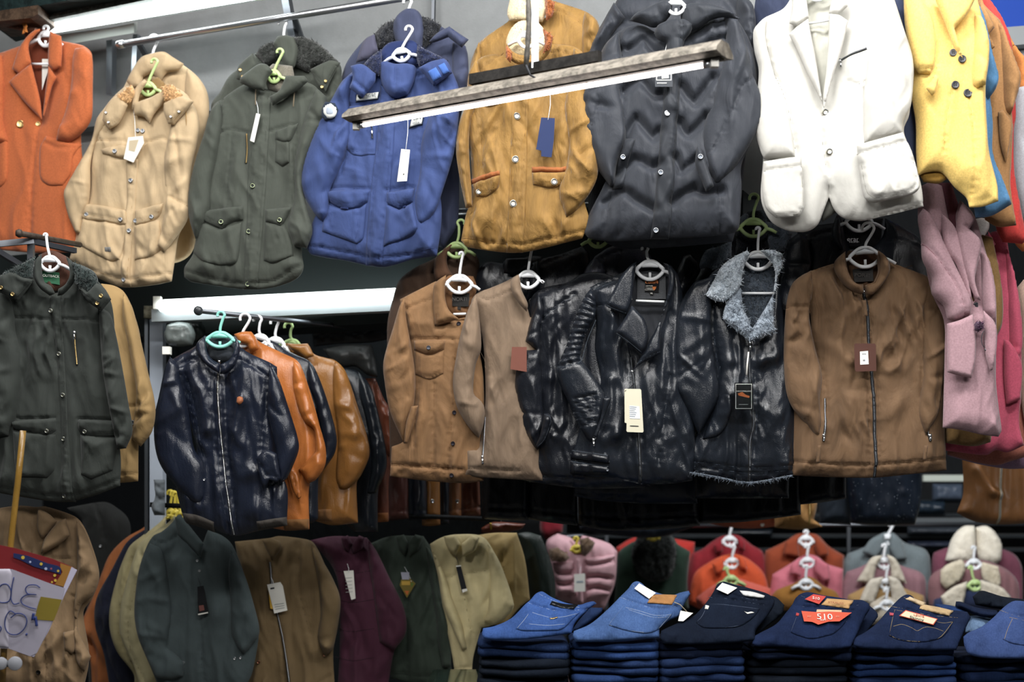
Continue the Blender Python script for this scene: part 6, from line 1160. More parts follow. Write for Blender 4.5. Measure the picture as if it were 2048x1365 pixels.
g, b = bot('tan cord jacket narrow behind the pale khaki jacket', BP.back(.5), mat('cloth', 'BFA468'), z10([(1530, 345), (1640, 330), (1780, 330), (1832, 500), (1862, 745), (1800, 790), (1700, 900), (1640, 900), (1600, 600)]), seams=[z10([(1690, 450), (1700, 560), (1720, 640)])])
g.stitch(pks)
g, b = bot('dark green leather-look jacket, rightmost of the bottom row before the pink puffer', BP.back(.62), mat('leather', '26342F', ro=.5), z10([(1780, 335), (1850, 325), (1930, 348), (1972, 450), (2012, 600), (2018, 745), (1980, 900), (1850, 900), (1820, 500)]), drape=.02)
rl = mat('leather', '7A3A22')
g = G('leather_jacket', 'russet leather jacket hem with yellow zip under the long black jackets', 'jacket', BP.back(.7))
g.panel('body', z10([(1560, 300), (1640, 262), (1835, 275), (1800, 310), (1700, 328), (1560, 332)]), rl, T=.03, R=10)
g.panel('zip_tape', z10([(1610, 268), (1622, 268), (1626, 310), (1616, 312)]), mat('metal', 'C8A83A'), T=.01, R=3, dy=.03, nf=0, drape=0, wr=0)
# ------------------------------------------------------------------ back room behind the jeans
FP = Plane(8.3, 0)
GF = 'coats in the back room'
def far(lab, pl, m, body, extra=(), name='wool_coat', cat='coat', seams=(), group=GF, **k):
    g = G(name, lab, cat, pl, None, group)
    kk = dict(T=.08, R=24, step=5, drape=.012, wr=.004, nf=4, dw=20); kk.update(k)
    b = g.panel('body', body, m, seams=seams, **kk)
    for e in extra:
        nm, pts, mm, dy = e[:4]; g.panel(nm, pts, mm, T=.03 if len(e) < 5 else e[4], R=8 if len(e) < 6 else e[5], dy=dy, nf=0, drape=0, wr=.002, step=4, fuzz=e[6] if len(e) > 6 else 0)
    return g, b
def row(i): return FP.back(-.16*i)
pp = mat('cloth', 'D4A4AC', ro=.6); ffb = mat('fur', '7A6048')
g, b = far('pale pink puffer jacket with brown fur hood edges, far behind the jeans', Plane(7.4), pp, z11([(640, 248), (570, 290), (556, 340), (580, 450), (600, 600), (622, 720), (780, 772), (900, 800), (980, 802), (1010, 740), (1062, 600), (1078, 380), (1020, 322), (900, 280), (820, 262), (780, 330), (740, 280)]),
    [('fur_trim', z11([(580, 362), (640, 348), (700, 390), (730, 425), (690, 455), (600, 452), (578, 410)]), ffb, .09, .05, 9, .008), ('fur_trim', z11([(800, 290), (860, 275), (915, 315), (890, 370), (840, 415), (815, 390)]), ffb, .09, .05, 9, .008), ('zip_flap', z11([(780, 430), (812, 430), (830, 760), (790, 760)]), pp, .09, .012, 4)], name='puffer_jacket', cat='jacket', group=None)
b2 = g.panel('quilting', z11([(600, 455), (760, 440), (780, 700), (640, 690)]), pp, T=.05, R=12, dy=.05, nf=0, drape=0, grooves=[(z11(q), 4, .03) for q in ([(595, 520), (680, 540), (780, 530)], [(600, 610), (700, 620), (785, 600)])])
b3 = g.panel('quilting', z11([(830, 430), (1060, 400), (1060, 560), (1020, 700), (850, 740)]), pp, T=.05, R=12, dy=.05, nf=0, drape=0, grooves=[(z11(q), 4, .03) for q in ([(830, 470), (930, 470), (1065, 440)], [(835, 570), (930, 560), (1060, 580)], [(840, 660), (930, 640), (1040, 670)])])
g.tag(b, z11([(762, 545), (842, 540), (843, 672), (762, 674)]), PAPER, z11([(800, 440)])[0], [(z11([(780, 596), (828, 594), (828, 606), (780, 608)]), mat('paper', '9AAAB4'))], up=.08, label='white card tag')
hanger('yellow hanger in the pale pink puffer', YEL, Plane(7.4), (1152, 1075), (1153, 1099), 9, 6, 10, 8, fwd=.05, hw=4)
gc = mat('wool', '24382C')
g, b = far('dark green coat with large black fur collar, far behind the jeans', Plane(7.9), gc, z11([(1230, 290), (1130, 345), (1080, 400), (1070, 560), (1050, 820), (1600, 800), (1590, 600), (1612, 380), (1520, 325), (1480, 270), (1360, 230)]), [('fur_collar', z11([(1345, 198), (1270, 220), (1225, 270), (1190, 350), (1182, 430), (1230, 540), (1300, 590), (1400, 600), (1480, 540), (1508, 420), (1500, 330), (1470, 250), (1420, 210)]), mat('fur', '131A18'), .09, .07, 18, .01)])
hanger('yellow-green hanger on the dark green coat', YEL, Plane(7.9), (1308, 1056), (1306, 1075), 8, 5, 5, 4, fwd=.20, hw=4)
def coat3(lab, pl, col, body, cols=(), cc=None, lapdy=.08, **k):
    m = mat('wool', col); cm_ = mat('wool', cc) if cc else m
    return far(lab, pl, m, body, [('collar', q, cm_, lapdy, .03, 8, .003 if cc else 0) for q in cols], **k)
# crimson / orange / coral stack
coat3('crimson wool coat at the back of the orange and coral stack', row(0), '8E1A26', z11([(1860, 262), (1780, 300), (1700, 360), (1622, 395), (1590, 540), (1600, 760), (2180, 760), (2150, 400), (2060, 330), (1960, 260)]), [z11([(1840, 290), (1780, 330), (1800, 400), (1850, 380)]), z11([(1955, 270), (2010, 310), (2010, 380), (1965, 360)])])
coat3('bright orange wool coat between the crimson and coral coats', row(1), 'D8501A', z11([(1890, 398), (1780, 440), (1660, 520), (1622, 600), (1598, 760), (1700, 800), (2200, 780), (2160, 560), (2060, 450), (1960, 400)]), [z11([(1850, 410), (1770, 470), (1800, 560), (1860, 520)]), z11([(1960, 405), (2010, 440), (2030, 530), (1970, 500)])])
coat3('coral pink wool coat in front of the orange coat', row(2), 'D8604E', z11([(1880, 572), (1760, 640), (1650, 722), (1672, 800), (2220, 800), (2200, 650), (2040, 600), (1960, 575)]))
coat3('rust wool coat at the back of the pink and mustard stack', row(0), '96401E', z12([(470, 242), (400, 252), (330, 300), (185, 368), (170, 450), (180, 760), (740, 740), (752, 402), (640, 335), (560, 255)]), [z12([(420, 250), (330, 300), (310, 400), (430, 420), (420, 330)]), z12([(545, 260), (620, 330), (640, 400), (570, 420), (540, 340)])])
coat3('salmon pink wool coat between the rust and mustard coats', row(1), 'D87484', z12([(480, 394), (430, 420), (350, 470), (235, 540), (205, 760), (740, 760), (745, 500), (620, 460), (560, 410)]), [z12([(430, 415), (370, 470), (360, 540), (440, 560), (430, 480)]), z12([(545, 410), (640, 470), (650, 580), (600, 600), (540, 520)])])
coat3('mustard wool coat in front of the salmon pink coat', row(2), '9C681E', z12([(470, 556), (400, 600), (270, 650), (230, 690), (250, 800), (740, 790), (700, 672), (600, 622), (540, 570)]))
coat3('grey melange coat at the back of the cream collar stack', row(0), '707C80', z12([(1050, 235), (940, 290), (900, 340), (775, 390), (745, 480), (755, 760), (1380, 760), (1370, 430), (1330, 355), (1190, 310), (1110, 240)]), [z12([(1040, 235), (940, 290), (880, 380), (980, 430), (1040, 330)]), z12([(1090, 240), (1160, 290), (1205, 430), (1120, 440), (1080, 350)])])
coat3('dusty mauve coat with cream collar in front of the grey coat', row(1), '9A7078', z12([(880, 480), (770, 520), (732, 620), (720, 790), (1345, 790), (1342, 590), (1300, 522), (1150, 470), (1040, 400)]), [z12([(1030, 400), (950, 420), (890, 510), (840, 592), (960, 608), (985, 480)]), z12([(1058, 395), (1120, 425), (1170, 520), (1202, 605), (1090, 570), (1085, 470)])], 'D8CEBA')
coat3('tan coat with cream collar in front of the dusty mauve coat', row(2), 'B08A52', z12([(900, 630), (780, 690), (760, 790), (1345, 790), (1325, 692), (1190, 640), (1050, 560)]), [z12([(1035, 555), (940, 580), (890, 660), (860, 740), (960, 760), (1000, 650)]), z12([(1065, 550), (1140, 575), (1205, 690), (1150, 760), (1100, 740), (1085, 640)])], 'DCD2C0')
coat3('cream coat lowest in the cream collar stack, above the jeans', row(3), 'C8BCA8', z12([(1040, 690), (940, 750), (920, 900), (1200, 900), (1130, 720)]))
g, b = coat3('plum coat with big white fur collar of two lobes at the back right', row(0), '7A4254', z12([(1500, 345), (1400, 382), (1385, 440), (1380, 760), (2040, 760), (2035, 500), (1985, 400), (1880, 352), (1700, 300)]))
g.panel('fur_lobe', z12([(1690, 188), (1620, 190), (1560, 235), (1520, 300), (1500, 370), (1480, 440), (1560, 462), (1640, 455), (1690, 410), (1698, 300)]), mat('wool', 'EEE6D4'), T=.09, R=20, dy=.10, nf=0, drape=0, fuzz=.003)
g.panel('fur_lobe', z12([(1702, 200), (1780, 190), (1850, 250), (1885, 330), (1880, 440), (1820, 472), (1740, 450), (1712, 400)]), mat('wool', 'EEE6D4'), T=.09, R=20, dy=.10, nf=0, drape=0, fuzz=.003)
coat3('mauve coat with wide cream collar in front of the plum coat', row(1.6), '8E6468', z12([(1470, 490), (1372, 560), (1355, 680), (1370, 790), (2015, 790), (2005, 600), (1900, 490), (1700, 430)]), [z12([(1600, 430), (1500, 465), (1448, 510), (1450, 600), (1490, 648), (1592, 575), (1625, 480)]), z12([(1750, 450), (1862, 482), (1882, 600), (1850, 645), (1760, 590), (1740, 500)])], 'D8CCB2')
coat3('navy coat with wide cream collar in front of the mauve coat', row(2.6), '2A3658', z12([(1490, 690), (1400, 722), (1388, 800), (1960, 800), (1950, 690), (1850, 620), (1700, 580)]), [z12([(1640, 590), (1540, 630), (1448, 700), (1480, 790), (1600, 790), (1625, 680)]), z12([(1735, 578), (1880, 630), (1955, 705), (1850, 760), (1740, 720)])], 'DCD2BE')
hs = [((1461, 1048), (1459, 1084), 0, WHITE, 'white hanger of the crimson back-room coat'), ((1466, 1092), (1464, 1128), 1, WHITE, 'white hanger of the orange back-room coat'), ((1452, 1136), (1462, 1163), 2, GREEN, 'pale green hanger of the coral coat'),
      ((1612, 1062), (1612, 1083), 0, WHITE, 'white hanger of the rust coat'), ((1614, 1092), (1615, 1127), 1, WHITE, 'white hanger of the salmon pink coat'), ((1611, 1132), (1612, 1170), 2, WHITE, 'white hanger of the mustard coat'),
      ((1782, 1048), (1775, 1081), 0, WHITE, 'white hanger of the grey melange coat'), ((1768, 1090), (1768, 1128), 1, WHITE, 'white hanger of the dusty mauve coat'), ((1772, 1136), (1773, 1170), 2, WHITE, 'white hanger of the tan cream-collared coat'), ((1772, 1180), (1774, 1212), 3, WHITE, 'white hanger of the lowest cream coat'),
      ((1947, 1094), (1948, 1130), 1.6, WHITE, 'white hanger between the white fur lobes'), ((1941, 1134), (1950, 1172), 2.6, GREEN, 'pale green hanger of the navy cream-collared coat')]
for t, c_, r_, m_, lb in hs: hanger(lb, m_, row(r_), t, c_, 13, 9, 16, 9, fwd=.05, hw=3.5)
# garments and shelves above them
HP = Plane(7.0)
sd = mat('leather', '8A5A2A', ro=.5)
g, b = far('brown leather skirt with a pale centre zip at the right edge, below the pink coats', Plane(6.2), sd, [(1924, 900), (2070, 900), (2070, 1046), (2010, 1050), (1960, 1046), (1935, 1038), (1914, 1026), (1927, 985)], name='leather_skirt', cat='skirt', group=None, folds=[([(1945, 940), (1975, 985), (1990, 990)], 8, .02)])
g.zip(b, [(1994, 930), (1991, 980), (1990, 1048)], 3, mat('cloth', 'B8A888'), STEEL)
g, b = far('dark sequinned dress hanging in the dark behind the brown zip jacket', HP, mat('sequin', '0D1724'), [(1690, 900), (1845, 900), (1842, 1000), (1830, 1050), (1765, 1052), (1705, 1048), (1698, 1000)], name='sequinned_dress', cat='dress', group=None)
g, b = far('dark navy dress between the tan skirt and the sequinned dress', HP.back(.1), mat('cloth', '14202C'), [(1632, 900), (1700, 900), (1702, 1050), (1640, 1048)], name='navy_dress', cat='dress', group=None)
g, b = far('tan suede skirt with yellow zip below the black coat hems', HP.back(-.1), mat('suede', 'A87838'), [(1545, 950), (1632, 950), (1634, 1008), (1628, 1040), (1645, 1054), (1600, 1060), (1550, 1056)], name='suede_skirt', cat='skirt', group=None)
g.zip(b, [(1616, 990), (1614, 1050)], 2.4, mat('metal', 'D8B850'), BRASS)
g, b = far('orange leather skirt hem with a pearl snap below the black coat hems', HP, mat('leather', 'B4501E', ro=.5), [(1395, 950), (1560, 950), (1565, 1052), (1500, 1058), (1440, 1052), (1395, 1042)], name='leather_skirt', cat='skirt', group=None)
g.button(b, 1522, 1050, 4, PAPER)
g, b = far('dark navy skirt hem with a seam behind the pink puffer', HP.back(.5), mat('cloth', '121E2C'), [(1150, 950), (1400, 950), (1400, 1050), (1320, 1075), (1230, 1072), (1160, 1060)], name='navy_skirt', cat='skirt', group=None, seams=[[(1213, 1000), (1213, 1072)]])
g, b = far('red coat glimpsed above the pink puffer hood', HP.back(1.0), mat('wool', '8E1A2A'), [(1085, 1000), (1130, 1000), (1125, 1065), (1092, 1080), (1080, 1060)], group=None)
g, b = far('bright red coat shoulder between the pink puffer and the green coat', HP.back(1.4), mat('wool', 'C02A20'), [(1232, 1096), (1262, 1078), (1300, 1070), (1390, 1085), (1385, 1150), (1240, 1150)], group=None)
# ------------------------------------------------------------------ jeans table
def slab(name_label, pl, x0, x1, ytop, ybot, m, depth=.30, wav=3.0, seed=0, group=None, skew=0):
    """one folded pair of jeans lying flat: rounded fold to the front, layered edge"""
    rnd = random.Random(seed); nx = 26; Yf = pl.Y((x0+x1)/2, (ytop+ybot)/2)
    root = bpy.data.objects.new('folded_jeans', None); COL.objects.link(root); root['label'] = name_label; root['category'] = 'jeans'
    if group: root['group'] = group
    o = W((x0+x1)/2, ybot, Yf); root.location = o; root.empty_display_size = .05
    ph = [rnd.uniform(0, 6.28) for _ in range(4)]
    def edge(t, k): return (math.sin(t*3.1+ph[k])*wav+math.sin(t*7.3+ph[k+1])*wav*.4)
    for lay, (f0, f1) in enumerate(((0, .52), (.48, 1))):
        V = []; Fc = []; prof = []
        for j in range(9):
            a = -math.pi/2+math.pi*j/8; prof.append((math.cos(a), math.sin(a)))
        hh = (ybot-ytop)
        for i in range(nx+1):
            t = i/nx; px = x0+(x1-x0)*t
            yt = ytop+hh*f0+edge(t, 0)+skew*(t-.5); yb = ytop+hh*f1+edge(t, 1)*.8+skew*(t-.5)
            rim = min(1, min(t, 1-t)*14); rim = math.sqrt(max(0, 1-(1-rim)**2))
            zt = CZ+(HY-yt)/F*Yf; zb = CZ+(HY-yb)/F*Yf; zm = (zt+zb)/2; hz = max(.003, (zt-zb)/2)*(.35+.65*rim)
            X = (px-CX)/F*Yf; pu = .014*math.sin(t*5+ph[2])+.006*math.sin(t*17+ph[3])
            pts = [(X, Yf+depth, zm-hz)]
            for c_, s_ in prof: pts.append((X, Yf-pu-.022*c_*rim+(1-rim)*.02, zm+hz*s_))
            pts.append((X, Yf+depth, zm+hz))
            V += pts
        k = len(prof)+2
        for i in range(nx):
            for j in range(k): Fc.append((i*k+j, i*k+(j+1) % k, (i+1)*k+(j+1) % k, (i+1)*k+j))
        Fc.append(tuple(range(k))[::-1]); Fc.append(tuple(nx*k+j for j in range(k)))
        mk_mesh('folded_leg', V, Fc, m, True, root, o)
    return root
JP = Plane(4.75, .0)
dn = [mat('denim', '1E3258'), mat('denim', '243E6E'), mat('denim', '16223C'), mat('denim', '121A26'), mat('denim', '1A2C50')]
piles = [ # x0,x1, first top y, bottoms, label
 (950, 1140, 1284, 3, 'far left jeans pile', [0, 3, 3, 1, 2, 2]),
 (1138, 1322, 1284, 3, 'second jeans pile from the left', [1, 0, 1, 2, 0, 1]),
 (1318, 1498, 1284, 3, 'third jeans pile from the left', [2, 0, 4, 1, 4, 3]),
 (1500, 1705, 1290, 3, 'fourth jeans pile with the orange tag', [2, 3, 3, 4, 1, 2]),
 (1708, 1918, 1293, 3, 'fifth jeans pile with the cream label', [4, 1, 4, 3, 0, 2]),
 (1922, 2080, 1310, 2, 'jeans pile at the right edge', [2, 4, 3, 0, 2])]
ordn = ['second from the top', 'third from the top', 'bottommost', 'lowest']
for pi, (x0, x1, yt, n, lab, cols) in enumerate(piles):
    rnd = random.Random(pi+5); y = yt
    for k in range(n):
        h_ = rnd.uniform(29, 38); dx = rnd.uniform(-6, 6)
        slab('folded jeans, '+ordn[k]+' in the '+lab, JP.back(.004*k+rnd.uniform(-.012, .012)), x0+dx+2, x1+dx-4, y, y+h_, dn[cols[k]],   .30, 2.6, pi*20+k, 'jeans piles on the table', rnd.uniform(-5, 5))
        y += h_+.2
yb = 1384
# top pairs: seat side up, sloping back
JT = Plane(4.70, 0, .0011, 1290)
thr = mat('cloth', '9AA8BC'); thg = mat('cloth', 'A08A5A'); thd = mat('cloth', '4E5A72')
def jean(lab, m, body, pocket, pleats=(), th=thr, extra=(), band=None, side=None, arc=None):
    g = G('folded_jeans', lab, 'jeans', JT, None, 'jeans piles on the table')
    b = g.panel('seat', body, m, T=.035, R=24, drape=0, wr=.004, nf=4, famp=.004, fang=70, step=3.5, back=.8, seams=[s for s in pleats])
    p = g.panel('back_pocket', pocket[0], m, on=b, T=.005, R=4, nf=0, drape=0, wr=0, step=3.5)
    for q in pocket[1:]: g.seams.append((p, q))
    if band: g.panel('waistband', band, m, on=b, T=.010, R=4, nf=0, drape=0, wr=0, step=3.5)
    if side: 
        for s_ in side: g.panel('belt_loop', s_, m, on=b, T=.016, R=3, nf=0, drape=0, wr=0, step=2.5)
    g.stitch(th, .0009)
    return g, b, p
jb = mat('denim', '3A5C9C'); jb2 = mat('denim', '48689E'); jd = mat('denim', '141E30'); jd2 = mat('denim', '1B2A4C'); jd3 = mat('denim', '1C2A4A'); jl = mat('denim', '3E5488')
g, b, p = jean('mid-blue jeans with small brass wing mark on the pocket, top of the far left pile', jb, z11([(520, 672), (480, 690), (440, 735), (400, 770), (300, 870), (180, 925), (95, 942), (88, 985), (100, 1018), (200, 1030), (430, 1020), (600, 1000), (742, 978), (770, 900), (860, 810), (925, 760), (905, 745), (860, 752), (800, 770), (700, 755), (600, 715), (545, 680)]),
    [z11([(440, 810), (520, 835), (620, 850), (800, 822), (750, 870), (690, 930), (640, 950), (400, 955), (335, 940)]), z11([(455, 822), (540, 848), (620, 860), (780, 832)]), z11([(440, 812), (400, 870), (345, 935)]), z11([(430, 905), (560, 915), (690, 905)])], [z11([(425, 755), (520, 785), (620, 810), (700, 815), (860, 800)]), z11([(505, 690), (600, 735), (700, 772), (800, 788)])], thr)
g.panel('waist_patch', z11([(597, 738), (690, 762), (790, 768), (760, 798), (680, 790), (582, 765)]), mat('leather', '17191C'), on=b, T=.010, R=3, nf=0, drape=0, wr=0, step=3, label='black leather waist patch')
g.panel('pocket_mark', z11([(580, 862), (600, 858), (640, 850), (635, 860), (600, 870), (585, 868)]), mat('metal', 'A8926A'), on=p, T=.004, R=2, nf=0, drape=0, wr=0, step=1.5, label='small brass wing mark')
g, b, p = jean('light blue jeans with tan patch and white waist tag, top of the second pile', jb2, z11([(1225, 598), (1190, 610), (1160, 650), (1100, 710), (1000, 810), (880, 910), (760, 962), (752, 1000), (775, 1040), (900, 1042), (1100, 1030), (1385, 1010), (1385, 940), (1450, 890), (1530, 850), (1560, 780), (1612, 690), (1600, 668), (1540, 680), (1480, 700), (1400, 690), (1300, 650), (1260, 615)]),
    [z11([(1120, 770), (1200, 790), (1300, 820), (1400, 838), (1475, 822), (1440, 890), (1380, 945), (1280, 972), (1130, 950), (1010, 912)]), z11([(1135, 785), (1250, 815), (1350, 842), (1460, 838)]), z11([(1155, 800), (1250, 832), (1350, 858), (1440, 852)]), z11([(1120, 772), (1060, 850), (1012, 910), (1130, 948), (1280, 968)]), z11([(1473, 825), (1380, 940)])],
    [z11([(1100, 715), (1200, 750), (1320, 790), (1420, 795), (1530, 770)]), z11([(1190, 625), (1250, 680), (1330, 725), (1520, 720)])], thr)
g.card('waist_tag', z11([(1238, 612), (1360, 682), (1310, 725), (1202, 650)]), PAPER, b, .008)
g.card('tag_print', z11([(1215, 642), (1222, 638), (1318, 708), (1310, 714)]), INK, dy=float(np.max(b.D(np.array(z11([(1280, 670)]), float))))+.018) if False else None
g.panel('waist_patch', z11([(1328, 690), (1512, 697), (1470, 765), (1290, 752)]), mat('suede', 'B07A3E'), on=b, T=.010, R=3, nf=0, drape=0, wr=0, step=3, label='tan leather waist patch')
g.cord('tag_string', [g.surf(b, *q, .012) for q in z11([(1485, 745), (1530, 765), (1590, 825)])], .0016, mat('cloth', 'B8A88A'))
g.card('price_tag', z11([(1540, 812), (1632, 830), (1560, 890), (1522, 888)]), PAPER, b, .010)
g, b, p = jean('very dark jeans with white label tag and chevron pocket mark, top of the third pile', jd, z11([(1850, 600), (1810, 620), (1790, 660), (1740, 740), (1640, 850), (1530, 900), (1450, 935), (1400, 960), (1392, 1010), (1420, 1055), (1600, 1062), (1900, 1050), (2090, 1030), (2090, 960), (2170, 860), (2220, 780), (2230, 735), (2180, 690), (2050, 650), (1950, 625), (1880, 605)]),
    [z11([(1745, 760), (1850, 765), (1960, 785), (2110, 795), (2060, 860), (1970, 920), (1830, 935), (1700, 930), (1648, 895)]), z11([(1745, 762), (1850, 765), (2108, 797)]), z11([(1730, 775), (1690, 850), (1650, 893), (1700, 928), (1830, 932), (1968, 918)])], [z11([(1745, 715), (1850, 720), (2000, 745), (2150, 770)]), z11([(1840, 640), (1950, 705), (2100, 735), (2200, 740)])], thd)
g.card('label_tag', z11([(1845, 608), (1955, 645), (1885, 692), (1802, 655)]), PAPER, b, .010)
g.panel('waist_patch', z11([(1965, 662), (2060, 672), (2150, 700), (2140, 720), (2000, 700)]), mat('cloth', 'D9D9D9', wr=.1), on=b, T=.010, R=3, nf=0, drape=0, wr=0, step=2.5, label='white winged patch')
g.panel('pocket_mark', z11([(1995, 812), (2020, 820), (2048, 815), (2070, 822), (2020, 832)]), PAPER, on=p, T=.004, R=2, nf=0, drape=0, wr=0, step=1.5, label='white chevron pocket mark')
g.panel('side_tab', z11([(1720, 770), (1745, 773), (1735, 800), (1712, 797)]), PAPER, on=b, T=.009, R=2, nf=0, drape=0, wr=0, step=1.5, label='small white side tab')
g, b, p = jean('dark indigo jeans with big orange 510 tag, top of the fourth pile', jd2, z12([(500, 668), (440, 680), (400, 715), (380, 755), (330, 820), (260, 900), (150, 960), (95, 990), (88, 1040), (120, 1060), (300, 1062), (500, 1080), (660, 1085), (800, 1065), (850, 960), (900, 850), (935, 790), (930, 750), (880, 725), (800, 722), (700, 705), (600, 690)]),
    [z12([(410, 812), (520, 815), (640, 820), (790, 815), (740, 890), (680, 950), (600, 980), (500, 998), (400, 972), (356, 952)]), z12([(410, 815), (380, 890), (358, 950), (420, 980), (505, 995), (600, 980), (680, 948), (760, 870)])], [z12([(390, 765), (500, 775), (640, 790), (800, 795)]), z12([(440, 695), (560, 735), (700, 765), (850, 760)])], thd)
orn = mat('paper', 'D84A1E')
g.card('waist_tag', z12([(530, 682), (620, 698), (570, 754), (468, 718)]), mat('paper', 'C8301E'), b, .010)
g.panel('waist_patch', z12([(620, 710), (815, 725), (770, 785), (575, 755)]), mat('suede', 'C89A60'), on=b, T=.012, R=3, nf=0, drape=0, wr=0, step=3, label='tan leather waist patch')
g.card('pocket_insert', z12([(555, 792), (733, 797), (733, 830), (545, 830)]), mat('paper', 'D8B088'), p, .004)
tg = g.card('number_tag', z12([(443, 803), (560, 812), (640, 808), (806, 815), (718, 878), (640, 880), (565, 902), (520, 882), (462, 878)]), orn, p, .010)
c = WP(JT, *z12([(610, 846)])[0], tg['_d']+.003); txt('tag_number', '510', c, .030, PAPER, g.root, g.o, .03, 1.2, .58)
c = WP(JT, *z12([(598, 868)])[0], tg['_d']+.003); txt('tag_number', 'SLIM', c, .008, PAPER, g.root, g.o, .03, 1.2, .58)
for x in (500, 705):
    c = WP(JT, *z12([(x, 845)])[0], tg['_d']+.003); txt('tag_number', 'FIT', c, .008, mat('paper', 'E8A888'), g.root, g.o, .03, 1.2, .58)
c = WP(JT, *z12([(548, 712)])[0], float(np.max(b.D(np.array(z12([(548, 712)]), float))))+.020); txt('tag_number', '510', c, .014, PAPER, g.root, g.o, .2, 1.2, .58)
c = WP(JT, *z12([(692, 745)])[0], float(np.max(b.D(np.array(z12([(692, 745)]), float))))+.022); txt('patch_lettering', 'STRAUSS', c, .010, mat('paper', '9A4A2E'), g.root, g.o, .1, 1.3, .58)
g.panel('side_tab', z12([(397, 812), (418, 816), (412, 838), (392, 834)]), mat('cloth', 'B83A3E', wr=.1), on=b, T=.009, R=2, nf=0, drape=0, wr=0, step=1.5, label='small red side tab')
g, b, p = jean('dark indigo jeans with cream pocket label and double-arc stitching, top of the fifth pile', jd3, z12([(1210, 685), (1170, 700), (1120, 745), (1060, 810), (980, 900), (900, 960), (830, 1000), (818, 1050), (870, 1072), (1100, 1085), (1350, 1092), (1560, 1085), (1590, 1010), (1640, 900), (1665, 850), (1640, 810), (1560, 800), (1480, 795), (1380, 770), (1280, 730), (1240, 695)]),
    [z12([(1105, 790), (1200, 810), (1340, 850), (1440, 880), (1522, 872), (1480, 950), (1415, 1000), (1260, 1022), (1130, 1005), (1060, 975)]), z12([(1108, 793), (1220, 815), (1340, 855), (1440, 885), (1515, 878)]), z12([(1108, 793), (1085, 870), (1063, 972), (1130, 1002), (1260, 1018), (1412, 997), (1518, 878)]), z12([(1090, 910), (1150, 895), (1210, 915), (1262, 945), (1320, 915), (1380, 920), (1450, 945)])], [z12([(1080, 770), (1200, 790), (1340, 830), (1560, 850)]), z12([(1180, 705), (1300, 770), (1400, 815), (1600, 825)])], thg)
g.panel('waist_patch', z12([(1215, 697), (1340, 745), (1305, 770), (1185, 715)]), mat('suede', 'D2B890'), on=b, T=.012, R=3, nf=0, drape=0, wr=0, step=3, label='cream waist tag')
g.panel('waist_patch', z12([(1310, 753), (1430, 775), (1535, 800), (1498, 838), (1390, 815), (1280, 782)]), mat('suede', 'C8A878'), on=b, T=.014, R=3, nf=0, drape=0, wr=0, step=3, label='tan leather waist patch')
tg = g.card('pocket_label', z12([(1195, 797), (1425, 860), (1395, 905), (1148, 838)]), orn, p, .008)
g.card('label_face', z12([(1197, 803), (1418, 863), (1391, 899), (1158, 836)]), mat('paper', 'E4D6B0'), dy=tg['_d']+.0015)
c = WP(JT, *z12([(1290, 838)])[0], tg['_d']+.004); txt('label_number', "LEVI'S", c, .011, orn, g.root, g.o, .26, 1.3, .58)
c = WP(JT, *z12([(1275, 858)])[0], tg['_d']+.004); txt('label_number', 'Skinny', c, .014, INK, g.root, g.o, .26, 1.3, .58)
g.panel('side_tab', z12([(1072, 812), (1100, 816), (1095, 836), (1070, 833)]), mat('cloth', 'C04A5A', wr=.1), on=b, T=.009, R=2, nf=0, drape=0, wr=0, step=1.5, label='small red side tab')
g, b, p = jean('mid-blue faded jeans cut by the right edge, top of the last pile', jl, z12([(1990, 730), (1940, 750), (1880, 800), (1820, 860), (1740, 920), (1650, 960), (1612, 990), (1622, 1060), (1660, 1120), (1800, 1145), (2150, 1150), (2150, 760), (2080, 740)]),
    [z12([(1940, 840), (2040, 870), (2150, 890), (2150, 1040), (2040, 1045), (1940, 1030), (1876, 1002)]), z12([(1945, 855), (1910, 930), (1885, 1000)]), z12([(1925, 848), (1950, 850), (2080, 880)])], [z12([(1880, 800), (1960, 830), (2100, 860)])], thg)
# rolled and folded jeans lying behind the front piles
rb = [('dark rolled jeans behind the right edge pile', dn[2], z12([(1560, 735), (1600, 738), (1700, 775), (1860, 800), (1860, 840), (1760, 850), (1640, 810), (1555, 770)])),
      ('black jeans waistband rising behind the right edge pile', dn[3], z12([(1740, 658), (1800, 670), (1900, 700), (2060, 720), (2060, 780), (1880, 790), (1700, 760), (1680, 700)])),
      ('blue jeans leg rolled behind the fifth pile', dn[1], z12([(1410, 752), (1500, 760), (1620, 790), (1640, 820), (1560, 830), (1420, 790)])),
      ('pale washed jeans bunched between the fifth and right edge piles', mat('denim', '6A86A8'), z12([(1650, 840), (1720, 838), (1820, 860), (1760, 920), (1680, 960), (1625, 960), (1640, 880)])),
      ('dark jeans slumped beside the fourth pile', dn[2], z12([(860, 725), (900, 740), (985, 810), (990, 850), (930, 930), (880, 1000), (800, 1050), (820, 960), (870, 850)])),
      ('dark jeans slumped beside the third pile', dn[3], z12([(150, 690), (250, 700), (320, 760), (300, 830), (200, 910), (100, 990), (60, 960), (150, 860)])),
      ('navy jeans edge beside the far left pile', dn[0], z11([(880, 790), (972, 792), (960, 830), (880, 900), (780, 960), (745, 960), (800, 880)]))]
for i, (lab, m, pts) in enumerate(rb):
    g = G('rolled_jeans', lab, 'jeans', JT.back(.06+.012*i)); g.panel('denim_fold', pts, m, T=.05, R=10, nf=5, famp=.008, fang=80, drape=0, wr=.006, step=3.5)
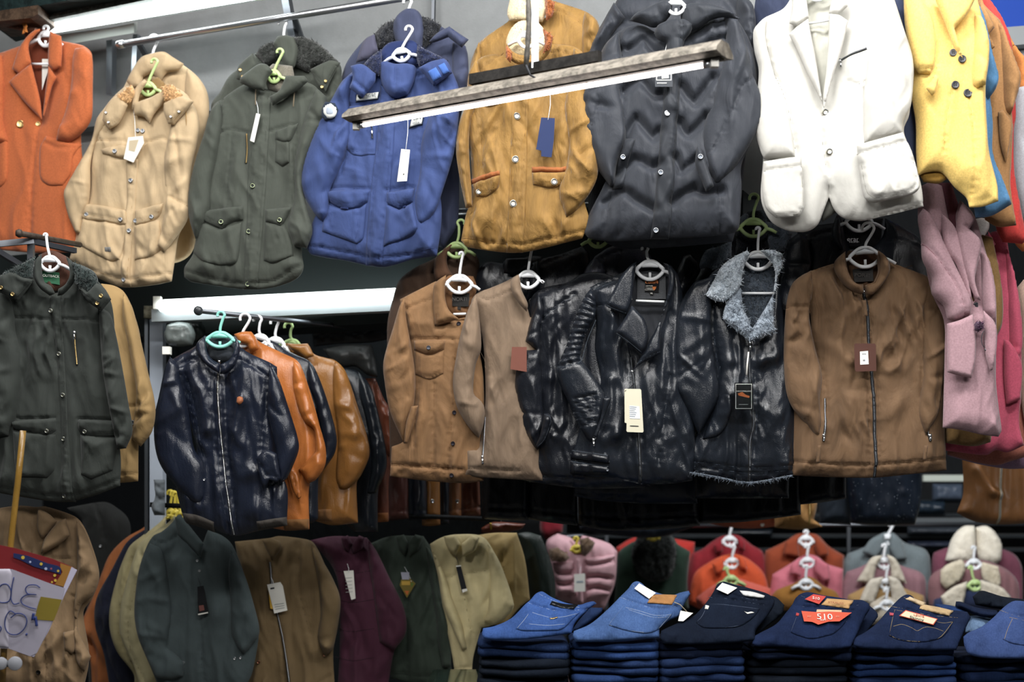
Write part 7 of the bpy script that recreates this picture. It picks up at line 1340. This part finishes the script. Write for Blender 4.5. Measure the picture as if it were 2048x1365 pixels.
# table
tb = G('display_table', 'glass-edged display table the jeans piles stand on, barely in view at the bottom', 'table', Plane(4.6), (1500, 1386))
zt = CZ+(HY-1386)/F*4.75
o0 = tb.o
MB().box((.85, 5.05, zt-.012), (2.3, .75, .018)).build('glass_top', mat('glass', 'BFE8DA'), tb.root, o0, False)
mbt = MB()
MB().box((.85, 5.05, zt-.045), (2.26, .7, .045)).build('table_frame', mat('cloth', '15181C'), tb.root, o0, False)
for x in (-.25, 1.95):
    for y in (4.75, 5.35): MB().box((x, y, (zt-.07)/2), (.05, .05, zt-.07)).build('leg', DKST, tb.root, o0, False)
# ------------------------------------------------------------------ hanging tube lamp
lampm = mat('rusty', '8C857A'); lampd = mat('rusty', '3A3530')
A = W(705, 243, 4.42); Bp = W(1452, 108, 3.72); Bp.z = A.z = (A.z+Bp.z)/2
A = W(705, 240, 4.42); Bp = W(1450, 106, 3.72)
r_ = bpy.data.objects.new('hanging_batten_lamp', None); COL.objects.link(r_); r_.location = (A+Bp)/2
r_['label'] = 'dusty batten lamp with one lit tube hanging before the jackets'; r_['category'] = 'lamp'
o = r_.location.copy(); d = (Bp-A).normalized(); up = Vector((0, 0, 1)); nrm = d.cross(up).normalized(); up2 = nrm.cross(d).normalized()
def prism(prof, a, b_, name, m, parent, org, taper=0):
    V = []; n = len(prof)
    for P0 in (a, b_):
        for u, v in prof: V.append(P0+nrm*u+up2*v)
    f = [(i, (i+1) % n, (i+1) % n+n, i+n) for i in range(n)]+[tuple(range(n))[::-1], tuple(range(n, 2*n))]
    return mk_mesh(name, V, f, m, False, parent, org)
prism([(-.052, -.004), (-.050, .006), (-.020, .030), (.020, .030), (.050, .006), (.052, -.004), (.018, -.010), (-.018, -.010)], A-d*.0, Bp, 'reflector', lampm, r_, o)
prism([(-.016, -.010), (.016, -.010), (.014, -.014), (-.014, -.014)], A+d*.01, Bp-d*.01, 'channel', lampd, r_, o)
tubeA = A+d*.045-up2*.022; tubeB = Bp-d*.06-up2*.022
MB().tube([tubeA, tubeB], .0068, 14).build('fluorescent_tube', mat('emit', 'FFF4EE', st=9.0), r_, o)
for q, s_ in ((tubeA, -1), (tubeB, 1)):
    MB().tube([q, q+d*s_*.02], .0095, 12).build('tube_cap', STEEL, r_, o); MB().box(q+d*s_*.03+up2*.004, (.02, .02, .03)).build('tube_holder', PAPER, r_, o, False)
cr0 = W(942, 160, 4.16); cr1 = W(1200, 113, 3.93)
q = bpy.data.objects.new('lamp_hanger_bar', None); 
MB().beam(cr0, cr1, .022, .030).build('carrier_bar', mat('rusty', '2A2826'), r_, o, False)
for P0, P1 in ((W(945, 160, 4.155), W(962, 195, 4.17)), (W(1190, 118, 3.94), W(1183, 158, 3.95))):
    m_ = (P0+P1)/2+Vector((.02, -.01, 0)); MB().tube([P0, P0+Vector((.012, 0, -.012)), m_, P1, P1+Vector((-.015, 0, -.012))], .006, 8, False, .6).build('bracket_hook', lampm, r_, o)
pst = W(1070, 137, 4.04)
MB().beam(pst, pst+Vector((0, 0, 1.0)), .014, .020).build('drop_rod', STEEL, r_, o, False)
fx = [pst+Vector((-.026+.008*math.sin(i*.35), -.02, i*.03)) for i in range(33)]
MB().tube(fx, [.0085 if i % 2 else .0068 for i in range(33)], 10).build('flexible_conduit', mat('rusty', '5A5650'), r_, o)
MB().tube([W(1052, 130, 4.0), W(1060, 150, 4.0), W(1078, 160, 4.0), W(1088, 165, 4.0)], .003, 6).tube([W(1100, 163, 4.0), W(1078, 158, 4.0), W(1062, 170, 4.02)], .003, 6).build('black_wire', INK, r_, o)
MB().tube([W(742, 236, 4.36), W(790, 212, 4.3), W(850, 205, 4.25), W(930, 190, 4.15), W(1000, 175, 4.08), W(1035, 165, 4.05), W(1065, 172, 4.03)], .0022, 6).build('brown_wire', mat('cloth', '5A3A2A'), r_, o)
# ------------------------------------------------------------------ rails, tubes, walls
def rod(label, a, b_, r, m=STEEL, cap=True, name='clothes_rail', cat='rail', extra=None):
    rt = bpy.data.objects.new(name, None); COL.objects.link(rt); rt.location = (Vector(a)+Vector(b_))/2; rt['label'] = label; rt['category'] = cat
    o = rt.location.copy(); MB().tube([a, b_], r, 14).build('tube', m, rt, o)
    if cap:
        dd = (Vector(b_)-Vector(a)).normalized(); MB().lathe(a, -dd, [(r*1.25, -.03), (r*1.25, 0), (r*.6, .008)], 14).build('end_cap', m, rt, o)
    return rt, o
TB2 = TP.back(.10)
rt, o = rod('polished steel rail along the top, left garments hooked on it', WP(TB2, 236, 90), WP(TB2, 880, -16), .013)
for x in (276, 588): MB().beam(WP(TB2, x, 80-(x-276)*.165+4), WP(TB2, x+4, 110-(x-276)*.165)+Vector((0, .3, .0)), .02, .014).build('bracket', DKST, rt, o, False)
rod('steel rail behind the shearling jackets below the puffer hem', WP(MP.back(.3), 1300, 398), WP(MP.back(.3), 1900, 385), .012, cap=False)
rod('steel rail carrying the middle row of jackets', WP(MP.back(.18), 780, 430), WP(MP.back(.18), 1300, 405), .012, cap=False)
kn, ko = rod('dark rail with a round end knob carrying the jackets below the bay tube', WP(AP.back(-.06), 397, 622), WP(AP.back(1.2), 820, 668), .009, DKST, False)
MB().lathe(WP(AP.back(-.06), 397, 622), (0, -1, 0), [(.005, -.03), (.012, -.012), (.017, 0), (.016, .01), (.008, .016)], 18).build('end_knob', mat('plastic', '2E3236'), kn, ko)
rod('thin second rail low behind the bay arm', WP(AP.back(.9), 560, 640), WP(AP.back(.9), 800, 632), .007, DKST, False)
sr, so = rod('dark steel arm with end stop above the dark olive parka', WP(LP.back(-.02), 38, 467), WP(LP.back(.5), 160, 490), .010, mat('rusty', '4A4038'), False)
MB().lathe(WP(LP.back(-.02), 38, 467), (-1, -.6, 0), [(.013, -.008), (.015, 0), (.010, .01)], 12).build('end_stop', mat('rusty', '4A4038'), sr, so)
MB().beam(WP(LP, -20, 490), WP(LP.back(.1), 66, 482), .02, .02).beam(WP(LP.back(.1), 62, 480), WP(LP.back(.1), 62, 545), .02, .02).beam(WP(LP, -10, 500), WP(LP.back(.1), 40, 530), .018, .018).beam(WP(LP.back(.1), 60, 482), WP(LP.back(.3), 150, 502), .018, .018).build('arm_frame', DKST, sr, so, False)
rod('bottom rail carrying the lower row of jackets', WP(BP.back(.1), 300, 1010), WP(BP.back(.5), 1000, 1040), .010, mat('rusty', '1A1C1E'), False)
def lampbar(label, a, b_, r, st, off=(0, .05, .012), body='CDD2D0'):
    rt = bpy.data.objects.new('fluorescent_lamp', None); COL.objects.link(rt); rt.location = (a+b_)/2; rt['label'] = label; rt['category'] = 'lamp'
    o = rt.location.copy(); d = (b_-a).normalized()
    MB().tube([a, b_], r, 16).build('lit_tube', mat('emit', 'F4FFFF', st=st), rt, o)
    MB().beam(a-d*.04+Vector(off), b_+d*.04+Vector(off), .06, .05).build('lamp_housing', mat('paper', body), rt, o, False)
    for q in (a-d*.015, b_+d*.015): MB().box(q+Vector((0, 0, .012)), (.03, .03, .05)).build('lamp_holder', PAPER, rt, o, False)
    return rt
lampbar('long lit fluorescent tube at the top left under the ceiling boards', WP(TP.back(.12), 92, 51), WP(TP.back(.12), 560, -28), .034, 11)
lampbar('lit fluorescent tube under the header of the bay', W(322, 612, 5.75), W(830, 587, 5.45), .024, 9, (0, .05, -.035), 'A6ADB0')
def struct(name, mb, m, smooth=False):
    o = mb.build(name, m, None, None, smooth); o['kind'] = 'structure'; return o
cn = mat('concrete', 'A9ACAC'); cn2 = mat('concrete', '7E8182'); dkw = mat('cloth', '12181C', ro=.6)
WB = TP.back(.62)
def wallquad(pl, x0, x1, y0, y1, th=.06):
    a, b_, c_, d_ = WP(pl, x0, y0), WP(pl, x1, y0), WP(pl, x1, y1), WP(pl, x0, y1)
    v = [a, b_, c_, d_]; v += [p+Vector((.0, th, 0)) for p in v]
    return MB().add(v, [(0, 3, 2, 1), (4, 5, 6, 7), (0, 1, 5, 4), (1, 2, 6, 5), (2, 3, 7, 6), (3, 0, 4, 7)])
# wall verticals are kept upright: built from ground positions
def wall_seg(name, p0, p1, z0, z1, m, th=.08):
    a = Vector((p0[0], p0[1], 0)); b_ = Vector((p1[0], p1[1], 0)); mid = (a+b_)/2; d = b_-a
    rot = Matrix.Rotation(math.atan2(d.y, d.x), 3, 'Z')
    return struct(name, MB().box((mid.x, mid.y, (z0+z1)/2), (d.length, th, z1-z0), rot), m)
def gp(px, pl): 
    q = WP(pl, px, 1000); return (q.x, q.y)
ZH = 2.7
wall_seg('wall_back', gp(-260, WB), gp(1560, WB), ZH, 4.5, cn)
wall_seg('trim_1', gp(-260, WB.back(-.07)), gp(1560, WB.back(-.07)), 3.24, 4.5, cn2, .12)
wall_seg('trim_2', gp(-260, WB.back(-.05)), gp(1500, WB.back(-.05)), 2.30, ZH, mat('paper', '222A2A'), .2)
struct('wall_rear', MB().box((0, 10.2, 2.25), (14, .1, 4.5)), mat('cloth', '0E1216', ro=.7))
struct('wall_left', MB().box((-3.4, 5.2, 2.25), (.1, 10.4, 4.5)), mat('concrete', '5A5E60'))
struct('wall_right', MB().box((4.2, 5.2, 2.25), (.1, 10.4, 4.5)), mat('concrete', '8A8E90'))
struct('wall_front', MB().box((0.4, -1.2, 2.25), (7.6, .1, 4.5)), mat('concrete', '5A5E60'))
struct('floor', MB().box((0.4, 4.5, -.05), (7.8, 11.6, .1)), mat('concrete', '5E5C58'))
struct('ceiling', MB().box((0.4, 4.5, 4.55), (7.8, 11.6, .1)), mat('concrete', '6A6C6C'))
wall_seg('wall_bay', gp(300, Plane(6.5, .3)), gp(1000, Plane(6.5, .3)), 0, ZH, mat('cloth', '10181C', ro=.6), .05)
# ceiling boards, channel and uprights at top left
def thing(name, label, cat, mb, m, smooth=False):
    v = np.array(mb.v); c = Vector(((v[:, 0].min()+v[:, 0].max())/2, (v[:, 1].min()+v[:, 1].max())/2, v[:, 2].min()))
    o = mk_mesh(name, mb.v, mb.f, m, smooth, None, c); o.location = c; o['label'] = label; o['category'] = cat; return o
T1 = TP.back(.0)
def board(x, pl, th=.10, dz=.02):
    v = [WP(pl, *p) for p in x]; n = len(v); w2 = [p+Vector((0, th, dz)) for p in v]
    return MB().add(v+w2, [tuple(range(n))[::-1], tuple(range(n, 2*n))]+[(i, (i+1) % n, (i+1) % n+n, i+n) for i in range(n)])
thing('ceiling_board', 'dark teal board across the top left corner', 'board', board([(-20, -30), (300, -30), (75, 12), (75, 20), (-20, 46)], T1.back(-.1), .3), mat('rusty', '1C2E2E'))
thing('ceiling_board', 'worn brown board end below the teal board, top left corner', 'board', board([(-20, 24), (76, 10), (76, 28), (60, 36), (-20, 44)], T1.back(-.12), .25), mat('rusty', '5A4636'))
thing('lamp_channel', 'grey-green channel above the top left tube', 'channel', board([(75, 14), (300, -30), (430, -60), (430, -30), (300, -2), (64, 47), (55, 49), (74, 30)], T1.back(.02), .12), mat('rusty', '5E625C'))
thing('lamp_channel', 'pale lower channel under the top left tube', 'channel', board([(116, 70), (218, 56), (268, 46), (268, 66), (219, 74), (140, 88), (124, 80)], T1.back(.3), .05), mat('paper', 'C8CEC8'))
thing('steel_upright', 'perforated steel upright left of the top rail end', 'post', MB().beam(WP(T1.back(.42), 223, 82), WP(T1.back(.42), 222, 190), .03, .03), mat('metal', 'A8AEB6'))
thing('steel_upright', 'steel upright right under the top rail end', 'post', MB().beam(WP(T1.back(.40), 274, 70), WP(T1.back(.40), 268, 190), .024, .024), mat('metal', 'A8AEB6'))
thing('steel_upright', 'dark steel post carrying the top rail above the green parka', 'post', MB().beam(WP(T1.back(.2), 570, -20), WP(T1.back(.2), 588, 80), .03, .03), DKST)
thing('steel_upright', 'thin steel post between the navy parka and the mustard jacket', 'post', MB().beam(WP(T1.back(.45), 868, -20), WP(T1.back(.45), 866, 80), .012, .012), DKST)
thing('rusty_pipe', 'rusty pipe end with orange tie above the orange coat', 'pipe', MB().tube([WP(T1.back(-.02), -10, 44), WP(T1.back(-.02), 72, 62)], .012, 10), mat('rusty', '6A4636'))
thing('orange_tie', 'orange cord tied round the rusty pipe', 'cord', MB().tube([WP(T1.back(-.05), *p) for p in ((43, 38), (50, 44), (52, 52), (49, 60), (47, 66), (53, 64), (50, 54), (46, 44), (43, 38))], .006, 8), mat('cloth', 'D07A20'))
# bay post
wp_ = mat('paper', 'A4AEBC')
thing('bay_post', 'pale grey steel post of the bay, left of the black zip jacket', 'post', MB().box((W(316, 900, 6.0).x, 6.0, 1.18), (.055, .06, 2.36)), wp_)
thing('bay_post', 'thin dark-edged strip post left of the pale grey one', 'post', MB().box((W(296, 900, 6.0).x, 6.0, 1.18), (.014, .06, 2.36)), mat('metal', '9AA2AA'))
thing('cream_bracket', 'worn cream bracket on top of the bay post', 'bracket', MB().box(W(308, 626, 5.97), (.07, .06, .05)), mat('rusty', 'A09A86'))
thing('wall_socket', 'pale box fixed to the back of the bay behind the mint hanger', 'box', MB().box(W(334, 702, 5.6), (.03, .03, .03)), PAPER)
g = G('wrapped_bundle', 'bundle in clear plastic hanging at the back of the bay, left of the mint hanger', 'bundle', Plane(5.75), None)
g.panel('bundle_body', z6([(140, 225), (200, 212), (260, 220), (280, 280), (265, 330), (200, 338), (140, 330), (120, 280)]), mat('leather', '6E7674', ro=.25), T=.06, R=20, wr=.016, ww=8)
g = G('wrapped_bundle', 'dark bundle at the back of the bay right of the plastic one', 'bundle', Plane(5.85), None)
g.panel('bundle_body', z6([(255, 215), (310, 212), (330, 250), (325, 300), (270, 320), (250, 280)]), mat('leather', '1A2220', ro=.3), T=.06, R=20, wr=.012, ww=8)
g = G('quilted_jacket', 'grey quilted jacket hanging low beside the bay post', 'jacket', Plane(5.7), None)
g.panel('body', z9([(1035, 0), (1110, 0), (1110, 240), (1040, 240), (1020, 180), (1045, 120)]), mat('cloth', '6A7278'), T=.03, R=10, step=3.5, grooves=[z9([(1035, 20), (1110, 80)]), z9([(1035, 90), (1110, 150)]), z9([(1110, 20), (1035, 100)]), z9([(1110, 110), (1035, 190)])])
# poster and fittings at top right
thing('poster', 'glossy blue poster board at the top right corner', 'poster', board([(1930, -60), (2120, -60), (2120, 48), (2008, 56), (1960, 40)], Plane(5.9), .02, 0), mat('paper', '1A4FC0'))
thing('wall_channel', 'grey wall channel under the blue poster', 'channel', board([(1990, 56), (2120, 46), (2120, 82), (2010, 92)], Plane(5.88), .06, 0), mat('paper', 'A4AAAE'))
thing('wall_panel', 'pale grey panel below the channel at the right edge', 'panel', board([(2000, 90), (2120, 82), (2120, 420), (2000, 420)], Plane(5.95), .03, 0), mat('paper', '9CA2A6'))
for i, (x, y, w_, h_, c_) in enumerate(((1895, 985, 60, 34, '4A5668'), (1860, 1015, 60, 26, '22303E'), (1870, 1062, 110, 16, '3A4048'), (1500, 1066, 90, 14, '1A2026'), (1860, 1090, 90, 14, '2A3040'))):
    g = G('plastic_wrapped_clothes', ('bluish wrapped clothes on the back shelf beside the leather skirt', 'dark wrapped clothes on the back shelf left of the leather skirt', 'grey wrapped clothes on the lower back shelf', 'dark folded clothes behind the crimson coat', 'slate folded clothes behind the plum coat')[i], 'clothes', Plane(9.12), None)
    g.panel('bundle', [(x-w_/2, y-h_/2), (x+w_/2, y-h_/2), (x+w_/2, y+h_/2), (x-w_/2, y+h_/2)], mat('leather', c_, ro=.3), T=.08, R=12, wr=.02, ww=8, drape=0)
for i, (x, t, bt_) in enumerate(((1697, 950, 1100), (1213, 1030, 1075))):
    thing('rack_post', ('thin steel rack post left of the grey melange coat', 'thin rack post above the pink puffer')[i], 'post', MB().beam(W(x, t, 8.9), (W(x, bt_, 8.9).x, 8.9, 0), .02, .02), DKST)
rod('steel rail holding the back-room coats', W(1340, 1052, 8.33), W(2150, 1048, 8.33), .012, DKST, False)
# ------------------------------------------------------------------ price sign on a pole, near left
SP = Plane(4.15)
g = G('price_sign', 'handwritten price sign taped to a yellow-brown pole at the lower left', 'sign', SP, (20, 1330))
g.cord('pole', [WP(SP, 46, 862), WP(SP, 36, 960), WP(SP, 22, 1080), WP(SP, 14, 1180), WP(SP, 4, 1380)], .0095, mat('leather', '8E6A1E', ro=.25))
g.card('red_card', z18([(-40, 130), (130, 165), (470, 262), (640, 332), (690, 365), (300, 1140), (240, 1130), (-40, 1020)]), mat('paper', '7A1A20'), dy=.02, t=.002)
g.card('card_border', z18([(540, 300), (640, 335), (570, 512), (490, 490), (560, 380), (540, 340)]), mat('paper', '9A6A20'), dy=.0235, t=.001)
g.card('card_strip', z18([(640, 335), (690, 362), (590, 560), (500, 760), (440, 900), (305, 1140), (270, 1135), (420, 860), (560, 540)]), mat('paper', 'B8B4CC'), dy=.0235, t=.001)
g.card('floral_print', z18([(120, 210), (250, 235), (420, 300), (520, 325), (545, 345), (545, 400), (440, 370), (300, 330), (180, 270), (120, 250)]), mat('paper', '1E2C5A'), dy=.0242, t=.001)
fy, fw = mat('paper', 'C8A828'), mat('paper', 'A8B0D0')
for i, (x, y, r_, mm) in enumerate(((205, 250, 16, fy), (368, 308, 14, fy), (410, 350, 13, fw), (458, 350, 9, mat('paper', 'A04A5A')), (520, 370, 11, fy), (490, 410, 13, fy), (495, 455, 13, fy), (465, 470, 9, fy), (270, 290, 10, fw))):
    g.card('flower', z18(ell(x, y, r_, r_, 8)), mm, dy=.0252+.0001*i, t=.0006)
sp_ = g.card('white_paper', z18([(-40, 350), (105, 355), (440, 480), (580, 525), (560, 610), (470, 815), (330, 1105), (270, 1135), (75, 1065), (-40, 1060)]), mat('paper', 'A09CAC'), dy=.026, t=.001)
g.card('yellow_tape', z18([(365, 600), (555, 628), (480, 818), (310, 805), (335, 690)]), mat('film', 'C8B414') if False else mat('paper', '7E6E18'), dy=.0275, t=.0006)
ink = mat('paper', '24346E')
def stroke(pts, r=.0017):
    q, _ = smooth_poly(z18(pts), False, 6, 120); g.cord('handwriting', [WP(SP, x, y, .0345) for x, y in q], r, ink)
stroke([(-20, 530), (20, 492), (70, 495), (100, 560), (80, 640), (20, 655), (-20, 640)]); stroke([(125, 425), (105, 520), (98, 620), (125, 668), (172, 658)])
stroke([(358, 520), (320, 497), (255, 500), (228, 535), (250, 575), (325, 583), (240, 585), (190, 620), (200, 665), (260, 695), (322, 712)])
stroke([(140, 755), (90, 730), (50, 790), (45, 870), (80, 930), (150, 940), (215, 890), (240, 820), (215, 765), (150, 752), (95, 790)]); stroke([(-20, 850), (10, 880), (0, 915)])
stroke([(232, 935), (242, 942)], .004); stroke([(300, 750), (290, 810), (318, 780), (328, 865)], .004)
g.panel('paper_roll', z18([(-40, 352), (85, 352), (105, 400), (78, 700), (75, 1060), (-40, 1050)]), mat('paper', 'A8A4B2'), T=.006, R=16, dy=.027, nf=0, drape=0, wr=0)
bk_, bo = rod('grey clamp with round disc heads at the bottom left corner', W(-20, 1328, 4.1), W(30, 1328, 4.08), .010, mat('rusty', '4A4E50'), False, 'disc_clamp', 'clamp')
for x, r_ in ((30, .020), (2, .018)): MB().lathe(W(x, 1328, 4.05), (.25, -1, 0), [(r_, -.006), (r_, .004), (r_*.9, .006)], 20).build('disc', mat('paper', '8E9098'), bk_, bo)

rod('dark rail holding the dresses and skirts behind the brown zip jacket', W(1380, 893, 7.02), W(2150, 890, 7.02), .012, DKST, False)
su = bpy.data.objects.new('shelf_unit', None); COL.objects.link(su); su.location = (W(1900, 1100, 8.2).x, 9.3, 0); su['label'] = 'dark metal shelf unit at the back, behind the sequinned dress and wrapped clothes'; su['category'] = 'shelf'
for y_ in (960, 1003, 1030, 1072, 1099): MB().box((W(1900, y_, 8.2).x-.6, 9.35, W(0, y_, 9.3).z), (3.4, .4, .02)).build('shelf_board', mat('cloth', '1E2428'), su, su.location, False)
for x_ in (-2.2, 1.05): MB().box((su.location.x+x_, 9.35, 1.0), (.05, .4, 2.0)).build('side_panel', mat('cloth', '1E2428'), su, su.location, False)

MB().box(W(1885, 1041, 9.12), (.40, .06, .03)).build('shelf_edge', mat('metal', 'AEB6BC'), su, su.location, False)
MB().box(W(1888, 957, 9.12), (.28, .06, .04)).build('shelf_edge', mat('paper', 'C8D0C4'), su, su.location, False)
rod('short slanting rail holding the pink puffer and the dark green coat', W(1120, 1076, 7.4), W(1335, 1057, 7.9), .009, DKST, False)
